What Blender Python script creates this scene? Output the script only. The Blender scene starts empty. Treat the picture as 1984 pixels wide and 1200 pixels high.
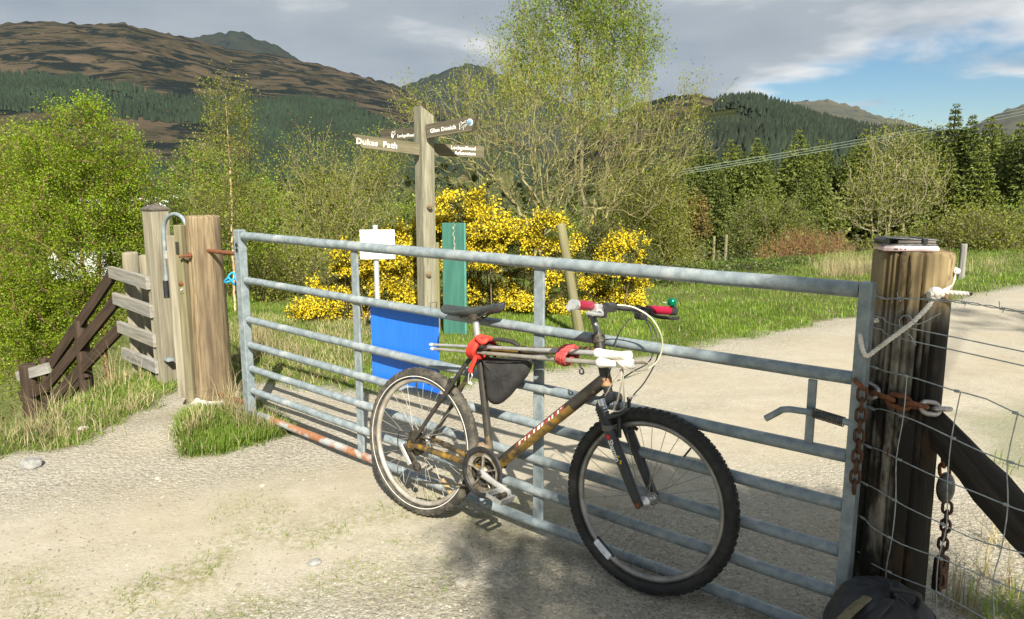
import bpy, bmesh, math, random
import numpy as np
from mathutils import Vector, Matrix, Quaternion

# ------------------------------------------------------------------ camera, sky, sun, exposure
S = bpy.context.scene
COL = S.collection
FPX, CX, CY, EYE = 1430.0, 992.0, 600.0, 1.44          # photograph is 1984 x 1200
PITCH = math.atan(242 / FPX)
cam_d = bpy.data.cameras.new('camera'); cam = bpy.data.objects.new('camera', cam_d); COL.objects.link(cam)
cam.location = (0, 0, EYE); cam.rotation_euler = (math.pi / 2 - PITCH, 0, 0)
cam_d.sensor_width = 36; cam_d.lens = FPX / 1984 * 36; cam_d.clip_start = 0.05; cam_d.clip_end = 20000
S.camera = cam
SUN_AZ, SUN_EL = math.radians(170), math.radians(39)     # clockwise from +Y; the sun stands behind the camera
SUN_TO = Vector((math.sin(SUN_AZ) * math.cos(SUN_EL), math.cos(SUN_AZ) * math.cos(SUN_EL), math.sin(SUN_EL)))
sun_d = bpy.data.lights.new('sun', 'SUN'); sun_d.energy = 5.0; sun_d.angle = math.radians(0.53); sun_d.color = (1, .93, .8)
sun = bpy.data.objects.new('sun', sun_d); COL.objects.link(sun)
sun.rotation_euler = SUN_TO.to_track_quat('Z', 'Y').to_euler(); sun.location = SUN_TO * 50
S.view_settings.view_transform = 'Standard'; S.view_settings.look = 'None'
S.view_settings.exposure = 1.1; S.view_settings.gamma = 1
S.cycles.use_denoising = True
S.cycles.max_bounces = 6; S.cycles.diffuse_bounces = 2; S.cycles.glossy_bounces = 2; S.cycles.transmission_bounces = 3; S.cycles.transparent_max_bounces = 4; S.cycles.volume_bounces = 0
S.cycles.caustics_reflective = S.cycles.caustics_refractive = False

W = bpy.data.worlds.new('World'); S.world = W; W.use_nodes = True
def build_world():
    nt = W.node_tree; nt.nodes.clear(); N = nt.nodes.new; L = nt.links.new
    out = N('ShaderNodeOutputWorld'); bg = N('ShaderNodeBackground'); L(bg.outputs[0], out.inputs[0])
    sky = N('ShaderNodeTexSky'); sky.sky_type = 'NISHITA'; sky.sun_disc = False
    sky.sun_elevation = SUN_EL; sky.sun_rotation = SUN_AZ; sky.altitude = 30; sky.air_density = 1.0; sky.dust_density = .4; sky.ozone_density = 2.0
    tc = N('ShaderNodeTexCoord'); sep = N('ShaderNodeSeparateXYZ'); L(tc.outputs['Generated'], sep.inputs[0])
    def M(op, a, b=None, c=None):
        n = N('ShaderNodeMath'); n.operation = op
        for i, v in enumerate((a, b, c)):
            if v is None: continue
            if hasattr(v, 'links'): L(v, n.inputs[i])
            else: n.inputs[i].default_value = v
        return n.outputs[0]
    # a cloud deck high above: direction projected on a flat layer
    zz = M('MAXIMUM', M('ADD', sep.outputs[2], .10), .03)
    u = M('DIVIDE', sep.outputs[0], zz); v = M('DIVIDE', sep.outputs[1], zz)
    cmb = N('ShaderNodeCombineXYZ'); L(u, cmb.inputs[0]); L(v, cmb.inputs[1]); cmb.inputs[2].default_value = 3.7
    n1 = N('ShaderNodeTexNoise'); n1.inputs['Scale'].default_value = 1.05; n1.inputs['Detail'].default_value = 7; n1.inputs['Roughness'].default_value = .52; n1.inputs['Distortion'].default_value = .3
    L(cmb.outputs[0], n1.inputs['Vector'])
    n2 = N('ShaderNodeTexNoise'); n2.inputs['Scale'].default_value = 1.25; n2.inputs['Detail'].default_value = 7; n2.inputs['Roughness'].default_value = .5
    L(cmb.outputs[0], n2.inputs['Vector'])
    # the deck breaks up towards the east (right)
    az = N('ShaderNodeMath'); az.operation = 'ARCTAN2'; L(sep.outputs[0], az.inputs[0]); L(sep.outputs[1], az.inputs[1])
    brk = N('ShaderNodeMapRange'); brk.interpolation_type = 'SMOOTHSTEP'
    for i, x in ((1, .10), (2, .56), (3, .0), (4, .35)): brk.inputs[i].default_value = x
    L(az.outputs[0], brk.inputs[0])
    low = N('ShaderNodeMapRange'); low.interpolation_type = 'SMOOTHSTEP'
    for i, x in ((1, .215), (2, .12), (3, .22), (4, 1.0)): low.inputs[i].default_value = x
    L(sep.outputs[2], low.inputs[0])
    thr = M('SUBTRACT', M('ADD', n1.outputs[0], .20), M('MULTIPLY', brk.outputs[0], low.outputs[0]))
    mask = N('ShaderNodeMapRange'); mask.interpolation_type = 'SMOOTHSTEP'
    for i, x in ((1, .36), (2, .52), (3, 0), (4, 1)): mask.inputs[i].default_value = x
    L(thr, mask.inputs[0])
    ramp = N('ShaderNodeValToRGB'); L(M('ADD', M('MULTIPLY', n2.outputs[0], .75), M('MULTIPLY', brk.outputs[0], .45)), ramp.inputs[0])
    e = ramp.color_ramp.elements
    e[0].position = .24; e[0].color = (.36, .425, .50, 1); e[1].position = .60; e[1].color = (1.05, 1.05, 1.05, 1)
    m = e.new(.46); m.color = (.50, .555, .61, 1)
    # Nishita, brought to background strength .1
    sc = N('ShaderNodeVectorMath'); sc.operation = 'SCALE'; sc.inputs['Scale'].default_value = .115; L(sky.outputs[0], sc.inputs[0])
    sat = N('ShaderNodeHueSaturation'); sat.inputs['Saturation'].default_value = 1.35; L(sc.outputs[0], sat.inputs['Color'])
    mix = N('ShaderNodeMixRGB'); L(mask.outputs[0], mix.inputs[0]); L(sat.outputs[0], mix.inputs[1]); L(ramp.outputs[0], mix.inputs[2])
    L(mix.outputs[0], bg.inputs[0]); bg.inputs[1].default_value = .40
build_world()

# ------------------------------------------------------------------ pixel helpers (directions only; depth from ground or plane)
_c, _s = math.cos(PITCH), math.sin(PITCH)
def ray(x, y):
    a = (x - CX) / FPX; b = -(y - CY) / FPX
    return Vector((a, _c + b * _s, -_s + b * _c))
O = Vector((0, 0, EYE))
def pg(x, y, z=0.0):
    r = ray(x, y); return O + r * ((z - EYE) / r.z)
def pd(x, y, Y):
    r = ray(x, y); return O + r * (Y / r.y)
def far(x, y, D):
    r = ray(x, y); return O + r * (D / math.hypot(r.x, r.y))

# ------------------------------------------------------------------ numpy noise
_rs = np.random.RandomState(7); _lat = _rs.rand(256, 256)
def vnoise(x, y, sc=1.0, seed=0):
    x = np.asarray(x, float) * sc + seed * 17.31; y = np.asarray(y, float) * sc + seed * 9.77
    xi = np.floor(x).astype(int); yi = np.floor(y).astype(int); fx = x - xi; fy = y - yi
    fx = fx * fx * (3 - 2 * fx); fy = fy * fy * (3 - 2 * fy)
    g = lambda i, j: _lat[i % 256, j % 256]
    return (g(xi, yi) * (1 - fx) + g(xi + 1, yi) * fx) * (1 - fy) + (g(xi, yi + 1) * (1 - fx) + g(xi + 1, yi + 1) * fx) * fy
def fbm(x, y, sc=1.0, seed=0, oct=4, gain=.5):
    t = 0; a = 1; n = 0
    for k in range(oct):
        t = t + a * vnoise(x, y, sc * 2 ** k, seed + k * 3); n += a; a *= gain
    return t / n
def sstep(a, b, x):
    t = np.clip((np.asarray(x, float) - a) / (b - a), 0, 1); return t * t * (3 - 2 * t)
def poly_sd(P, x, y):
    """signed distance to a polygon, positive inside"""
    x = np.asarray(x, float); y = np.asarray(y, float); d = np.full(x.shape, 1e9); ins = np.zeros(x.shape, bool)
    n = len(P)
    for i in range(n):
        ax, ay = P[i][0], P[i][1]; bx, by = P[(i + 1) % n][0], P[(i + 1) % n][1]
        ex, ey = bx - ax, by - ay
        t = np.clip(((x - ax) * ex + (y - ay) * ey) / (ex * ex + ey * ey + 1e-12), 0, 1)
        d = np.minimum(d, np.hypot(x - ax - t * ex, y - ay - t * ey))
        c = ((ay > y) != (by > y)); 
        with np.errstate(divide='ignore', invalid='ignore'):
            xx = (bx - ax) * (y - ay) / (by - ay if by != ay else 1e-12) + ax
        ins ^= c & (x < xx)
    return np.where(ins, d, -d)

# ------------------------------------------------------------------ object helpers
WM = {}
def nodes_mat(name):
    m = bpy.data.materials.new(name); m.use_nodes = True; nt = m.node_tree
    for n in list(nt.nodes):
        if n.type not in ('BSDF_PRINCIPLED', 'OUTPUT_MATERIAL'): nt.nodes.remove(n)
    return m, nt, nt.nodes['Principled BSDF']
def rgba(c): return (c[0], c[1], c[2], 1)
def mat(name, c1, c2=None, scale=8, detail=4, rough=.6, metal=0, bump=0, bscale=None, stretch=(1, 1, 1), c3=None, s3=2.5, t3=(.55, .68), spec=.5, lo=.35, hi=.65, dist=0, rand=0):
    """two-tone noise surface, optional third tone in larger patches, optional bump"""
    m, nt, b = nodes_mat(name); N = nt.nodes.new; L = nt.links.new
    b.inputs['Roughness'].default_value = rough; b.inputs['Metallic'].default_value = metal; b.inputs['Specular IOR Level'].default_value = spec
    if c2 is None and not bump: b.inputs['Base Color'].default_value = rgba(c1); return m
    tc = N('ShaderNodeTexCoord'); mp = N('ShaderNodeMapping'); mp.inputs['Scale'].default_value = stretch; L(tc.outputs['Object'], mp.inputs[0])
    vec = mp.outputs[0]
    if rand:
        oi = N('ShaderNodeObjectInfo'); ad = N('ShaderNodeVectorMath'); ad.operation = 'MULTIPLY_ADD'
        cb = N('ShaderNodeCombineXYZ')
        for i in range(3): L(oi.outputs['Random'], cb.inputs[i])
        ad.inputs[1].default_value = (37, 53, 71); L(cb.outputs[0], ad.inputs[0]); L(vec, ad.inputs[2]); vec = ad.outputs[0]
    n = N('ShaderNodeTexNoise'); n.inputs['Scale'].default_value = scale; n.inputs['Detail'].default_value = detail; n.inputs['Roughness'].default_value = .6; n.inputs['Distortion'].default_value = dist
    L(vec, n.inputs['Vector'])
    r = N('ShaderNodeValToRGB'); r.color_ramp.elements[0].position = lo; r.color_ramp.elements[1].position = hi
    r.color_ramp.elements[0].color = rgba(c1); r.color_ramp.elements[1].color = rgba(c2 or c1); L(n.outputs[0], r.inputs[0])
    col = r.outputs[0]
    if c3 is not None:
        n3 = N('ShaderNodeTexNoise'); n3.inputs['Scale'].default_value = s3; n3.inputs['Detail'].default_value = 5; n3.inputs['Roughness'].default_value = .65; L(vec, n3.inputs['Vector'])
        mr = N('ShaderNodeMapRange'); mr.inputs[1].default_value = t3[0]; mr.inputs[2].default_value = t3[1]; L(n3.outputs[0], mr.inputs[0])
        mx = N('ShaderNodeMixRGB'); L(mr.outputs[0], mx.inputs[0]); L(col, mx.inputs[1]); mx.inputs[2].default_value = rgba(c3); col = mx.outputs[0]
    L(col, b.inputs['Base Color'])
    if bump:
        nb = n
        if bscale:
            nb = N('ShaderNodeTexNoise'); nb.inputs['Scale'].default_value = bscale; nb.inputs['Detail'].default_value = 5; L(vec, nb.inputs['Vector'])
        bp = N('ShaderNodeBump'); bp.inputs['Strength'].default_value = min(1, bump); bp.inputs['Distance'].default_value = .004 if bump <= 1 else .004 * bump; L(nb.outputs[0], bp.inputs['Height']); L(bp.outputs[0], b.inputs['Normal'])
    return m
def leaf_mat(name, c1, c2, trans=.4, rough=.5, scale=3.0, c3=None):
    """leaf colours vary leaf by leaf (random per island) with some light passing through"""
    m = bpy.data.materials.new(name); m.use_nodes = True; nt = m.node_tree; nt.nodes.clear(); N = nt.nodes.new; L = nt.links.new
    out = N('ShaderNodeOutputMaterial'); g = N('ShaderNodeNewGeometry')
    r = N('ShaderNodeValToRGB'); r.color_ramp.elements[0].color = rgba(c1); r.color_ramp.elements[1].color = rgba(c2)
    if c3: e = r.color_ramp.elements.new(.85); e.color = rgba(c2); r.color_ramp.elements[-1].color = rgba(c3)
    L(g.outputs['Random Per Island'], r.inputs[0])
    tcl = N('ShaderNodeTexCoord'); nzl = N('ShaderNodeTexNoise'); nzl.inputs['Scale'].default_value = scale; nzl.inputs['Detail'].default_value = 3; L(tcl.outputs['Object'], nzl.inputs['Vector'])
    mrl = N('ShaderNodeMapRange'); mrl.inputs[1].default_value = .32; mrl.inputs[2].default_value = .68; mrl.inputs[3].default_value = .62; mrl.inputs[4].default_value = 1.22; L(nzl.outputs[0], mrl.inputs[0])
    vary = N('ShaderNodeHueSaturation'); L(mrl.outputs[0], vary.inputs['Value']); L(r.outputs[0], vary.inputs['Color']); r = vary
    d = N('ShaderNodeBsdfPrincipled'); d.inputs['Roughness'].default_value = rough; d.inputs['Specular IOR Level'].default_value = .35; L(r.outputs[0], d.inputs['Base Color'])
    if trans:
        t = N('ShaderNodeBsdfTranslucent'); hs = N('ShaderNodeHueSaturation'); hs.inputs['Value'].default_value = 1.25; hs.inputs['Saturation'].default_value = 1.1
        L(r.outputs[0], hs.inputs['Color']); L(hs.outputs[0], t.inputs[0])
        mx = N('ShaderNodeMixShader'); mx.inputs[0].default_value = trans; L(d.outputs[0], mx.inputs[1]); L(t.outputs[0], mx.inputs[2]); L(mx.outputs[0], out.inputs[0])
    else: L(d.outputs[0], out.inputs[0])
    return m

def tag(o, label=None, cat=None, group=None, kind=None):
    if label: o['label'] = label
    if cat: o['category'] = cat
    if group: o['group'] = group
    if kind: o['kind'] = kind
    return o
def thing(name, loc, label, cat, group=None):
    o = bpy.data.objects.new(name, None); COL.objects.link(o); o.location = loc; o.empty_display_size = .1
    WM[o.name] = Matrix.Translation(loc); return tag(o, label, cat, group)
def link(name, me, parent=None, Wm=None):
    o = bpy.data.objects.new(name, me); COL.objects.link(o); Wm = Wm or Matrix()
    WM[o.name] = Wm
    if parent is not None: o.parent = parent; o.matrix_basis = WM[parent.name].inverted() @ Wm
    else: o.matrix_basis = Wm
    return o
def mesh_np(name, V, F, material=None, smooth=False):
    """V (n,3) array, F (m,k) array of one polygon size"""
    me = bpy.data.meshes.new(name); V = np.asarray(V, np.float32); F = np.asarray(F, np.int32); m, k = F.shape
    me.vertices.add(len(V)); me.vertices.foreach_set('co', V.ravel())
    me.loops.add(m * k); me.loops.foreach_set('vertex_index', F.ravel())
    me.polygons.add(m); me.polygons.foreach_set('loop_start', np.arange(0, m * k, k, dtype=np.int32)); me.polygons.foreach_set('loop_total', np.full(m, k, np.int32))
    if smooth: me.polygons.foreach_set('use_smooth', np.ones(m, bool))
    me.update(calc_edges=True)
    if material: me.materials.append(material)
    return me
class MB:
    """collects boxes, tubes and lathes; build() links them as one mesh object"""
    def __init__(s): s.v = []; s.f = []; s.sm = []
    def add(s, V, F, smooth=True):
        o = len(s.v); s.v += [tuple(p) for p in V]; s.f += [tuple(i + o for i in f) for f in F]; s.sm += [smooth] * len(F); return s
    def tube(s, P, R, n=8, cap=True, closed=False, flat=1.0, up=None):
        P = [Vector(p) for p in P]; m = len(P)
        if not hasattr(R, '__len__'): R = [R] * m
        T = []
        for i in range(m):
            a = P[(i - 1) % m] if (closed or i) else P[0]; b = P[(i + 1) % m] if (closed or i < m - 1) else P[-1]
            t = (b - a); T.append(t.normalized() if t.length > 1e-9 else Vector((0, 0, 1)))
        u = Vector(up) if up else Vector((0, 0, 1)) if abs(T[0].z) < .9 else Vector((1, 0, 0))
        u = (u - T[0] * u.dot(T[0])).normalized(); V = []
        for i in range(m):
            if i:
                q = T[i - 1].rotation_difference(T[i]); u = q @ u; u = (u - T[i] * u.dot(T[i])).normalized()
            w = T[i].cross(u)
            for k in range(n):
                a = 2 * math.pi * k / n; V.append(P[i] + (u * math.cos(a) + w * math.sin(a) * flat) * R[i])
        F = [(i * n + k, i * n + (k + 1) % n, (i + 1) * n + (k + 1) % n, (i + 1) * n + k) for i in range(m - 1) for k in range(n)]
        if closed:
            i = m - 1; best = min(range(n), key=lambda o: (V[i * n] - V[o]).length)
            F += [(i * n + k, i * n + (k + 1) % n, (k + 1 + best) % n, (k + best) % n) for k in range(n)]
        s.add(V, F)
        if cap and not closed:
            s.add(V[:n], [tuple(range(n))[::-1]], False); s.add(V[-n:], [tuple(range(n))], False)
        return s
    def cyl(s, a, b, r, n=12, r2=None): return s.tube([a, b], [r, r if r2 is None else r2], n)
    def lathe(s, prof, M=None, n=20, smooth=True):
        M = M or Matrix(); V = []; m = len(prof)
        for r, z in prof:
            for k in range(n):
                a = 2 * math.pi * k / n; V.append(M @ Vector((r * math.cos(a), r * math.sin(a), z)))
        return s.add(V, [(i * n + k, i * n + (k + 1) % n, (i + 1) * n + (k + 1) % n, (i + 1) * n + k) for i in range(m - 1) for k in range(n)], smooth)
    def box(s, M, size, b=.0):
        x, y, z = [q / 2 for q in size]
        if b <= 0:
            V = [M @ Vector((i * x, j * y, k * z)) for i in (-1, 1) for j in (-1, 1) for k in (-1, 1)]
            return s.add(V, [(0, 1, 3, 2), (4, 6, 7, 5), (0, 4, 5, 1), (2, 3, 7, 6), (0, 2, 6, 4), (1, 5, 7, 3)], False)
        bm = bmesh.new(); bmesh.ops.create_cube(bm, size=1)
        for v in bm.verts: v.co = Vector((v.co.x * 2 * x, v.co.y * 2 * y, v.co.z * 2 * z))
        bmesh.ops.bevel(bm, geom=bm.edges[:], offset=b, segments=2, affect='EDGES', profile=.5)
        bm.verts.index_update(); V = [M @ v.co for v in bm.verts]; F = [tuple(v.index for v in f.verts) for f in bm.faces]; bm.free()
        return s.add(V, F, False)
    def prism(s, pts, depth, M, b=0):
        """polygon in local xz, thickness along local y"""
        n = len(pts); V = [M @ Vector((p[0], -depth / 2, p[1])) for p in pts] + [M @ Vector((p[0], depth / 2, p[1])) for p in pts]
        F = [tuple(range(n)), tuple(range(2 * n - 1, n - 1, -1))] + [(i, i + n, (i + 1) % n + n, (i + 1) % n) for i in range(n)]
        return s.add(V, F, False)
    def mesh(s, name, material):
        me = bpy.data.meshes.new(name); me.from_pydata(s.v, [], s.f); me.polygons.foreach_set('use_smooth', s.sm); me.materials.append(material); me.update(); return me
    def build(s, name, material, parent=None, Wm=None):
        """Wm given: vertices are local to it; else vertices are world and the origin goes to the base centre"""
        if Wm is None:
            a = np.array(s.v); c = (a.min(0) + a.max(0)) / 2; c[2] = a[:, 2].min(); s.v = [tuple(p) for p in (a - c)]; Wm = Matrix.Translation(Vector(c))
        return link(name, s.mesh(name, material), parent, Wm)
def frame(o, z, x=None):
    """matrix with origin o, local z along z, local x near x"""
    z = Vector(z).normalized(); x = Vector(x) if x is not None else (Vector((1, 0, 0)) if abs(z.x) < .9 else Vector((0, 1, 0)))
    x = (x - z * x.dot(z)).normalized(); y = z.cross(x)
    M = Matrix((x, y, z)).transposed().to_4x4(); M.translation = Vector(o); return M
def beam(name, p0, p1, w, t, material, parent=None, side=None, b=.006):
    """plank or rail from p0 to p1; local z runs along the grain; side = direction of its width w"""
    p0 = Vector(p0); p1 = Vector(p1); M = frame((p0 + p1) / 2, p1 - p0, side)
    return MB().box(Matrix(), (w, t, (p1 - p0).length), b).build(name, material, parent, M)
def rough_post(mb, h, r0, r1, rng, n=28, rings=14, amp=.012, top=None, splits=()):
    """round timber post in local space, z up from 0; uneven outline, drying splits, worn top edge"""
    zs = list(np.linspace(0, h - .012, rings)) + [h - .004, h]; V = []
    ph = [rng.uniform(0, 6.3) for _ in range(4)]
    for j, z in enumerate(zs):
        r = r0 + (r1 - r0) * z / h
        for k in range(n):
            a = 2 * math.pi * k / n
            q = r + amp * (.5 * math.sin(2 * a + ph[0] + z) + .35 * math.sin(3 * a + ph[1] + 1.7 * z) + .25 * math.sin(5 * a + ph[2] - 3 * z)) + rng.uniform(-1, 1) * amp * .12
            for (sa, sw, sd, z0) in splits:
                d = abs((a - sa + math.pi) % (2 * math.pi) - math.pi)
                if z > z0: q -= sd * max(0, 1 - d / sw)
            if j == len(zs) - 2: q -= .003
            if j == len(zs) - 1: q -= .012
            V.append((q * math.cos(a), q * math.sin(a), z + (rng.uniform(-.003, .003) if j >= len(zs) - 2 else 0)))
    m = len(zs)
    F = [(i * n + k, i * n + (k + 1) % n, (i + 1) * n + (k + 1) % n, (i + 1) * n + k) for i in range(m - 1) for k in range(n)]
    mb.add(V, F, True); mb.add(V[-n:], [tuple(range(n))], False); return mb
def text_mesh(body, size, material, extrude=.0006, align='LEFT', space=1.0, bold=0):
    cu = bpy.data.curves.new('lettering', 'FONT'); cu.body = body; cu.size = size; cu.extrude = extrude; cu.align_x = align; cu.space_character = space; cu.resolution_u = 2; cu.offset = bold; cu.space_line = .85
    o = bpy.data.objects.new('lettering', cu); COL.objects.link(o)
    dg = bpy.context.evaluated_depsgraph_get(); me = bpy.data.meshes.new_from_object(o.evaluated_get(dg)); bpy.data.objects.remove(o); bpy.data.curves.remove(cu)
    me.materials.clear(); me.materials.append(material); return me

# ------------------------------------------------------------------ the land
PLATEAU = [(-3.4, -6), (-3.15, 2.2), (-2.95, 3.5), (-2.93, 4.4), (-2.98, 5.2), (-2.75, 6.0), (-2.75, 7.3), (-3.4, 8.6), (-2.6, 11), (2, 13.2), (9, 16.5), (26, 18), (26, -6)]
def land(x, y):
    """height of the ground: a level shelf where the track runs, falling away into the glen"""
    x = np.asarray(x, float); y = np.asarray(y, float); x, y = np.broadcast_arrays(x, y)
    d = np.maximum(0, -poly_sd(PLATEAU, x + .25 * (fbm(x, y, .9, 3) - .5), y + .25 * (fbm(x, y, .9, 5) - .5)))
    z = -4.6 * (1 - np.exp(-(d ** 1.15) / 6.0))
    z = z + .5 * (fbm(x, y, .06, 21) - .5) * sstep(8, 40, d) * 2
    near = .05 * (fbm(x, y, .55, 11, 3) - .5) + .014 * (fbm(x, y, 4.5, 13, 3) - .5)
    # shallow wheel ruts along the track
    t = (x * .86 - y * .51) * 0 + (-x * .44 + y * .90)         # across the track on this side
    near = near - .012 * (np.exp(-((t - 2.55) / .22) ** 2) + np.exp(-((t - 3.9) / .25) ** 2)) * sstep(2, 0, np.maximum(0, x - .3))
    z = z + near
    hump = .06 * np.exp(-(((x + 1.95) / .30) ** 2 + ((y - 4.25) / .28) ** 2))    # grassy hump at the gate's hanging post
    return z + hump * sstep(.0, .5, -x)
def lz(x, y): return float(land(x, y))
def pt(px, py, guess=6.0):
    """where the sight line through a pixel meets the ground"""
    r = ray(px, py); t = 1.0
    while t < 400:
        p = O + r * t
        if p.z < lz(p.x, p.y): break
        t += .05
    a, b = t - .05, t
    for _ in range(12):
        m = (a + b) / 2; p = O + r * m
        if p.z < lz(p.x, p.y): b = m
        else: a = m
    return O + r * b
def on(x, y, dz=0.0): return Vector((x, y, lz(x, y) + dz))

def W2(pts): return [pg(*p)[:2] for p in pts]
VERGE = W2([(430, 742), (520, 742), (640, 752), (760, 755), (850, 745), (1050, 724), (1300, 676), (1480, 647), (1700, 604), (1850, 582), (1984, 553)]) + [(12, 12.2), (26, 16), (26, 30), (-9, 30), (-9, 6.2)]
BANK = W2([(-160, 915), (35, 886), (116, 872), (198, 828), (307, 784), (343, 748), (352, 700)]) + [(-3.0, 7), (-9, 7), (-9, 2.0)]
TUFT = W2([(346, 850), (356, 886), (425, 880), (490, 866), (548, 846), (556, 828), (512, 800), (486, 770), (440, 775), (385, 790), (362, 806)])
RIGHTG = W2([(1845, 800), (1984, 770), (2150, 770), (2150, 960), (1960, 930), (1900, 880)])
FOOT = W2([(1822, 1150), (1900, 1130), (2050, 1130), (2100, 1300), (1800, 1300)])
SPARSE = W2([(-100, 1130), (250, 1075), (520, 1010), (800, 955), (960, 960), (1030, 1000), (900, 1060), (860, 1110), (640, 1150), (500, 1230), (-100, 1330)])
def masks(x, y):
    x = np.asarray(x, float); y = np.asarray(y, float)
    jx = x + .34 * (fbm(x, y, 2.2, 31) - .5) + .10 * (fbm(x, y, 11, 33) - .5); jy = y + .34 * (fbm(x, y, 2.2, 35) - .5) + .10 * (fbm(x, y, 11, 37) - .5)
    out = -poly_sd(PLATEAU, x, y)
    g = np.maximum.reduce([sstep(-.10, .14, poly_sd(VERGE, jx, jy)), sstep(-.07, .10, poly_sd(BANK, jx, jy)), sstep(-.05, .06, poly_sd(TUFT, jx, jy)), .45 * sstep(-.1, .2, poly_sd(RIGHTG, jx, jy)), .8 * sstep(-.05, .1, poly_sd(FOOT, jx, jy)), sstep(-.1, .2, out)])
    m = sstep(-.15, .3, poly_sd(SPARSE, jx, jy)) * sstep(.36, .62, fbm(x, y, 3.2, 41))
    m = np.maximum(m, .7 * sstep(.62, .7, fbm(x, y, 2.0, 43)) * sstep(-.9, .2, poly_sd(SPARSE, jx, jy)))
    t = -x * .44 + y * .90
    fine = np.maximum(np.exp(-((t - 3.15) / .62) ** 4), 0) * sstep(1.5, .2, x - 1.2 + 0 * y)       # worn sandy strip of the track on this side
    beyond = sstep(3.3, 4.6, x * .66 + y * .75) * sstep(.1, .6, -poly_sd(VERGE, x, y) + .6 * (fbm(x, y, 1.3, 47) - .5))
    fine = np.clip(np.maximum(fine, beyond * .8) + .6 * (fbm(x, y, 1.8, 45) - .5), 0, 1)
    return g, m, fine

def ground_material():
    m, nt, b = nodes_mat('ground_gravel_and_turf'); N = nt.nodes.new; L = nt.links.new
    tc = N('ShaderNodeTexCoord'); at = N('ShaderNodeAttribute'); at.attribute_name = 'cover'; sp = N('ShaderNodeSeparateColor'); L(at.outputs['Color'], sp.inputs[0])
    def noise(sc, d=4, r=.6):
        n = N('ShaderNodeTexNoise'); n.inputs['Scale'].default_value = sc; n.inputs['Detail'].default_value = d; n.inputs['Roughness'].default_value = r; L(tc.outputs['Object'], n.inputs['Vector']); return n.outputs[0]
    def ramp(f, *st):
        r = N('ShaderNodeValToRGB'); e = r.color_ramp.elements
        for i, (p, c) in enumerate(st):
            if i < 2: e[i].position = p; e[i].color = rgba(c)
            else: k = e.new(p); k.color = rgba(c)
        L(f, r.inputs[0]); return r.outputs[0]
    def mix(f, a, c, mode='MIX'):
        x = N('ShaderNodeMixRGB'); x.blend_type = mode
        for i, q in ((0, f), (1, a), (2, c)):
            if hasattr(q, 'links'): L(q, x.inputs[i])
            else: x.inputs[i].default_value = q if i == 0 else rgba(q)
        return x.outputs[0]
    v1 = N('ShaderNodeTexVoronoi'); v1.inputs['Scale'].default_value = 95; L(tc.outputs['Object'], v1.inputs['Vector'])
    v2 = N('ShaderNodeTexVoronoi'); v2.inputs['Scale'].default_value = 38; L(tc.outputs['Object'], v2.inputs['Vector'])
    sv = N('ShaderNodeSeparateColor'); L(v1.outputs['Color'], sv.inputs[0])
    stones = ramp(sv.outputs[0], (0, (.185, .172, .142)), (1, (.43, .405, .342)), (.5, (.31, .288, .236)))
    sand = ramp(noise(9, 7, .7), (.3, (.27, .238, .18)), (.7, (.37, .337, .266)))
    grav = mix(sp.outputs[2], stones, sand)
    grav = mix(ramp(noise(1.3, 5), (.35, (0, 0, 0)), (.7, (.55, .55, .55))), grav, (.42, .395, .33))
    grav = mix(ramp(noise(.8, 4), (.45, (0, 0, 0)), (.68, (.6, .6, .6))), grav, (.30, .26, .18))
    spk = N('ShaderNodeTexNoise'); spk.inputs['Scale'].default_value = 70; spk.inputs['Detail'].default_value = 6; spk.inputs['Roughness'].default_value = .8; L(tc.outputs['Object'], spk.inputs['Vector'])
    grav = mix(ramp(spk.outputs[0], (.30, (.75, .75, .75)), (.44, (0, 0, 0))), grav, (.14, .125, .095)); grav = mix(ramp(spk.outputs[0], (.58, (0, 0, 0)), (.70, (.7, .7, .7))), grav, (.52, .49, .42))
    moss = ramp(noise(30, 4), (.3, (.10, .115, .028)), (.7, (.22, .20, .085)))
    turf = ramp(noise(5, 5), (.3, (.055, .085, .018)), (.72, (.15, .135, .055)), (.5, (.09, .11, .026)))
    c = mix(N('ShaderNodeMath').outputs[0], grav, moss) if False else grav
    mm = N('ShaderNodeMath'); mm.operation = 'MULTIPLY'; L(sp.outputs[1], mm.inputs[0]); mm.inputs[1].default_value = .8
    hf = ramp(noise(38, 5, .75), (.42, (0, 0, 0)), (.58, (1, 1, 1))); mh = N('ShaderNodeMath'); mh.operation = 'MULTIPLY'; L(mm.outputs[0], mh.inputs[0]); L(hf, mh.inputs[1])
    c = mix(mh.outputs[0], c, moss); c = mix(sp.outputs[0], c, turf)
    L(c, b.inputs['Base Color']); b.inputs['Roughness'].default_value = .92; b.inputs['Specular IOR Level'].default_value = .2
    h = N('ShaderNodeMath'); h.operation = 'MULTIPLY_ADD'; L(v1.outputs['Distance'], h.inputs[0]); h.inputs[1].default_value = -.5
    inv = N('ShaderNodeMath'); inv.operation = 'SUBTRACT'; inv.inputs[0].default_value = 1.15; L(sp.outputs[2], inv.inputs[1])
    hh = N('ShaderNodeMath'); hh.operation = 'MULTIPLY_ADD'; L(v2.outputs['Distance'], hh.inputs[0]); hh.inputs[1].default_value = -.7; L(noise(60, 5, .7), hh.inputs[2]); L(hh.outputs[0], h.inputs[2])
    bp = N('ShaderNodeBump'); bp.inputs['Distance'].default_value = .008; L(inv.outputs[0], bp.inputs['Strength']); L(h.outputs[0], bp.inputs['Height']); L(bp.outputs[0], b.inputs['Normal'])
    return m
def spread(lo, hi, step, out, grow=1.22):
    a = list(np.arange(lo, hi, step)); s = step; p = a[-1]
    while p < out: s *= grow; p += s; a.append(p)
    s = step; p = a[0]; q = []
    while p > -out: s *= grow; p -= s; q.append(p)
    return np.array(q[::-1] + a)
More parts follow.
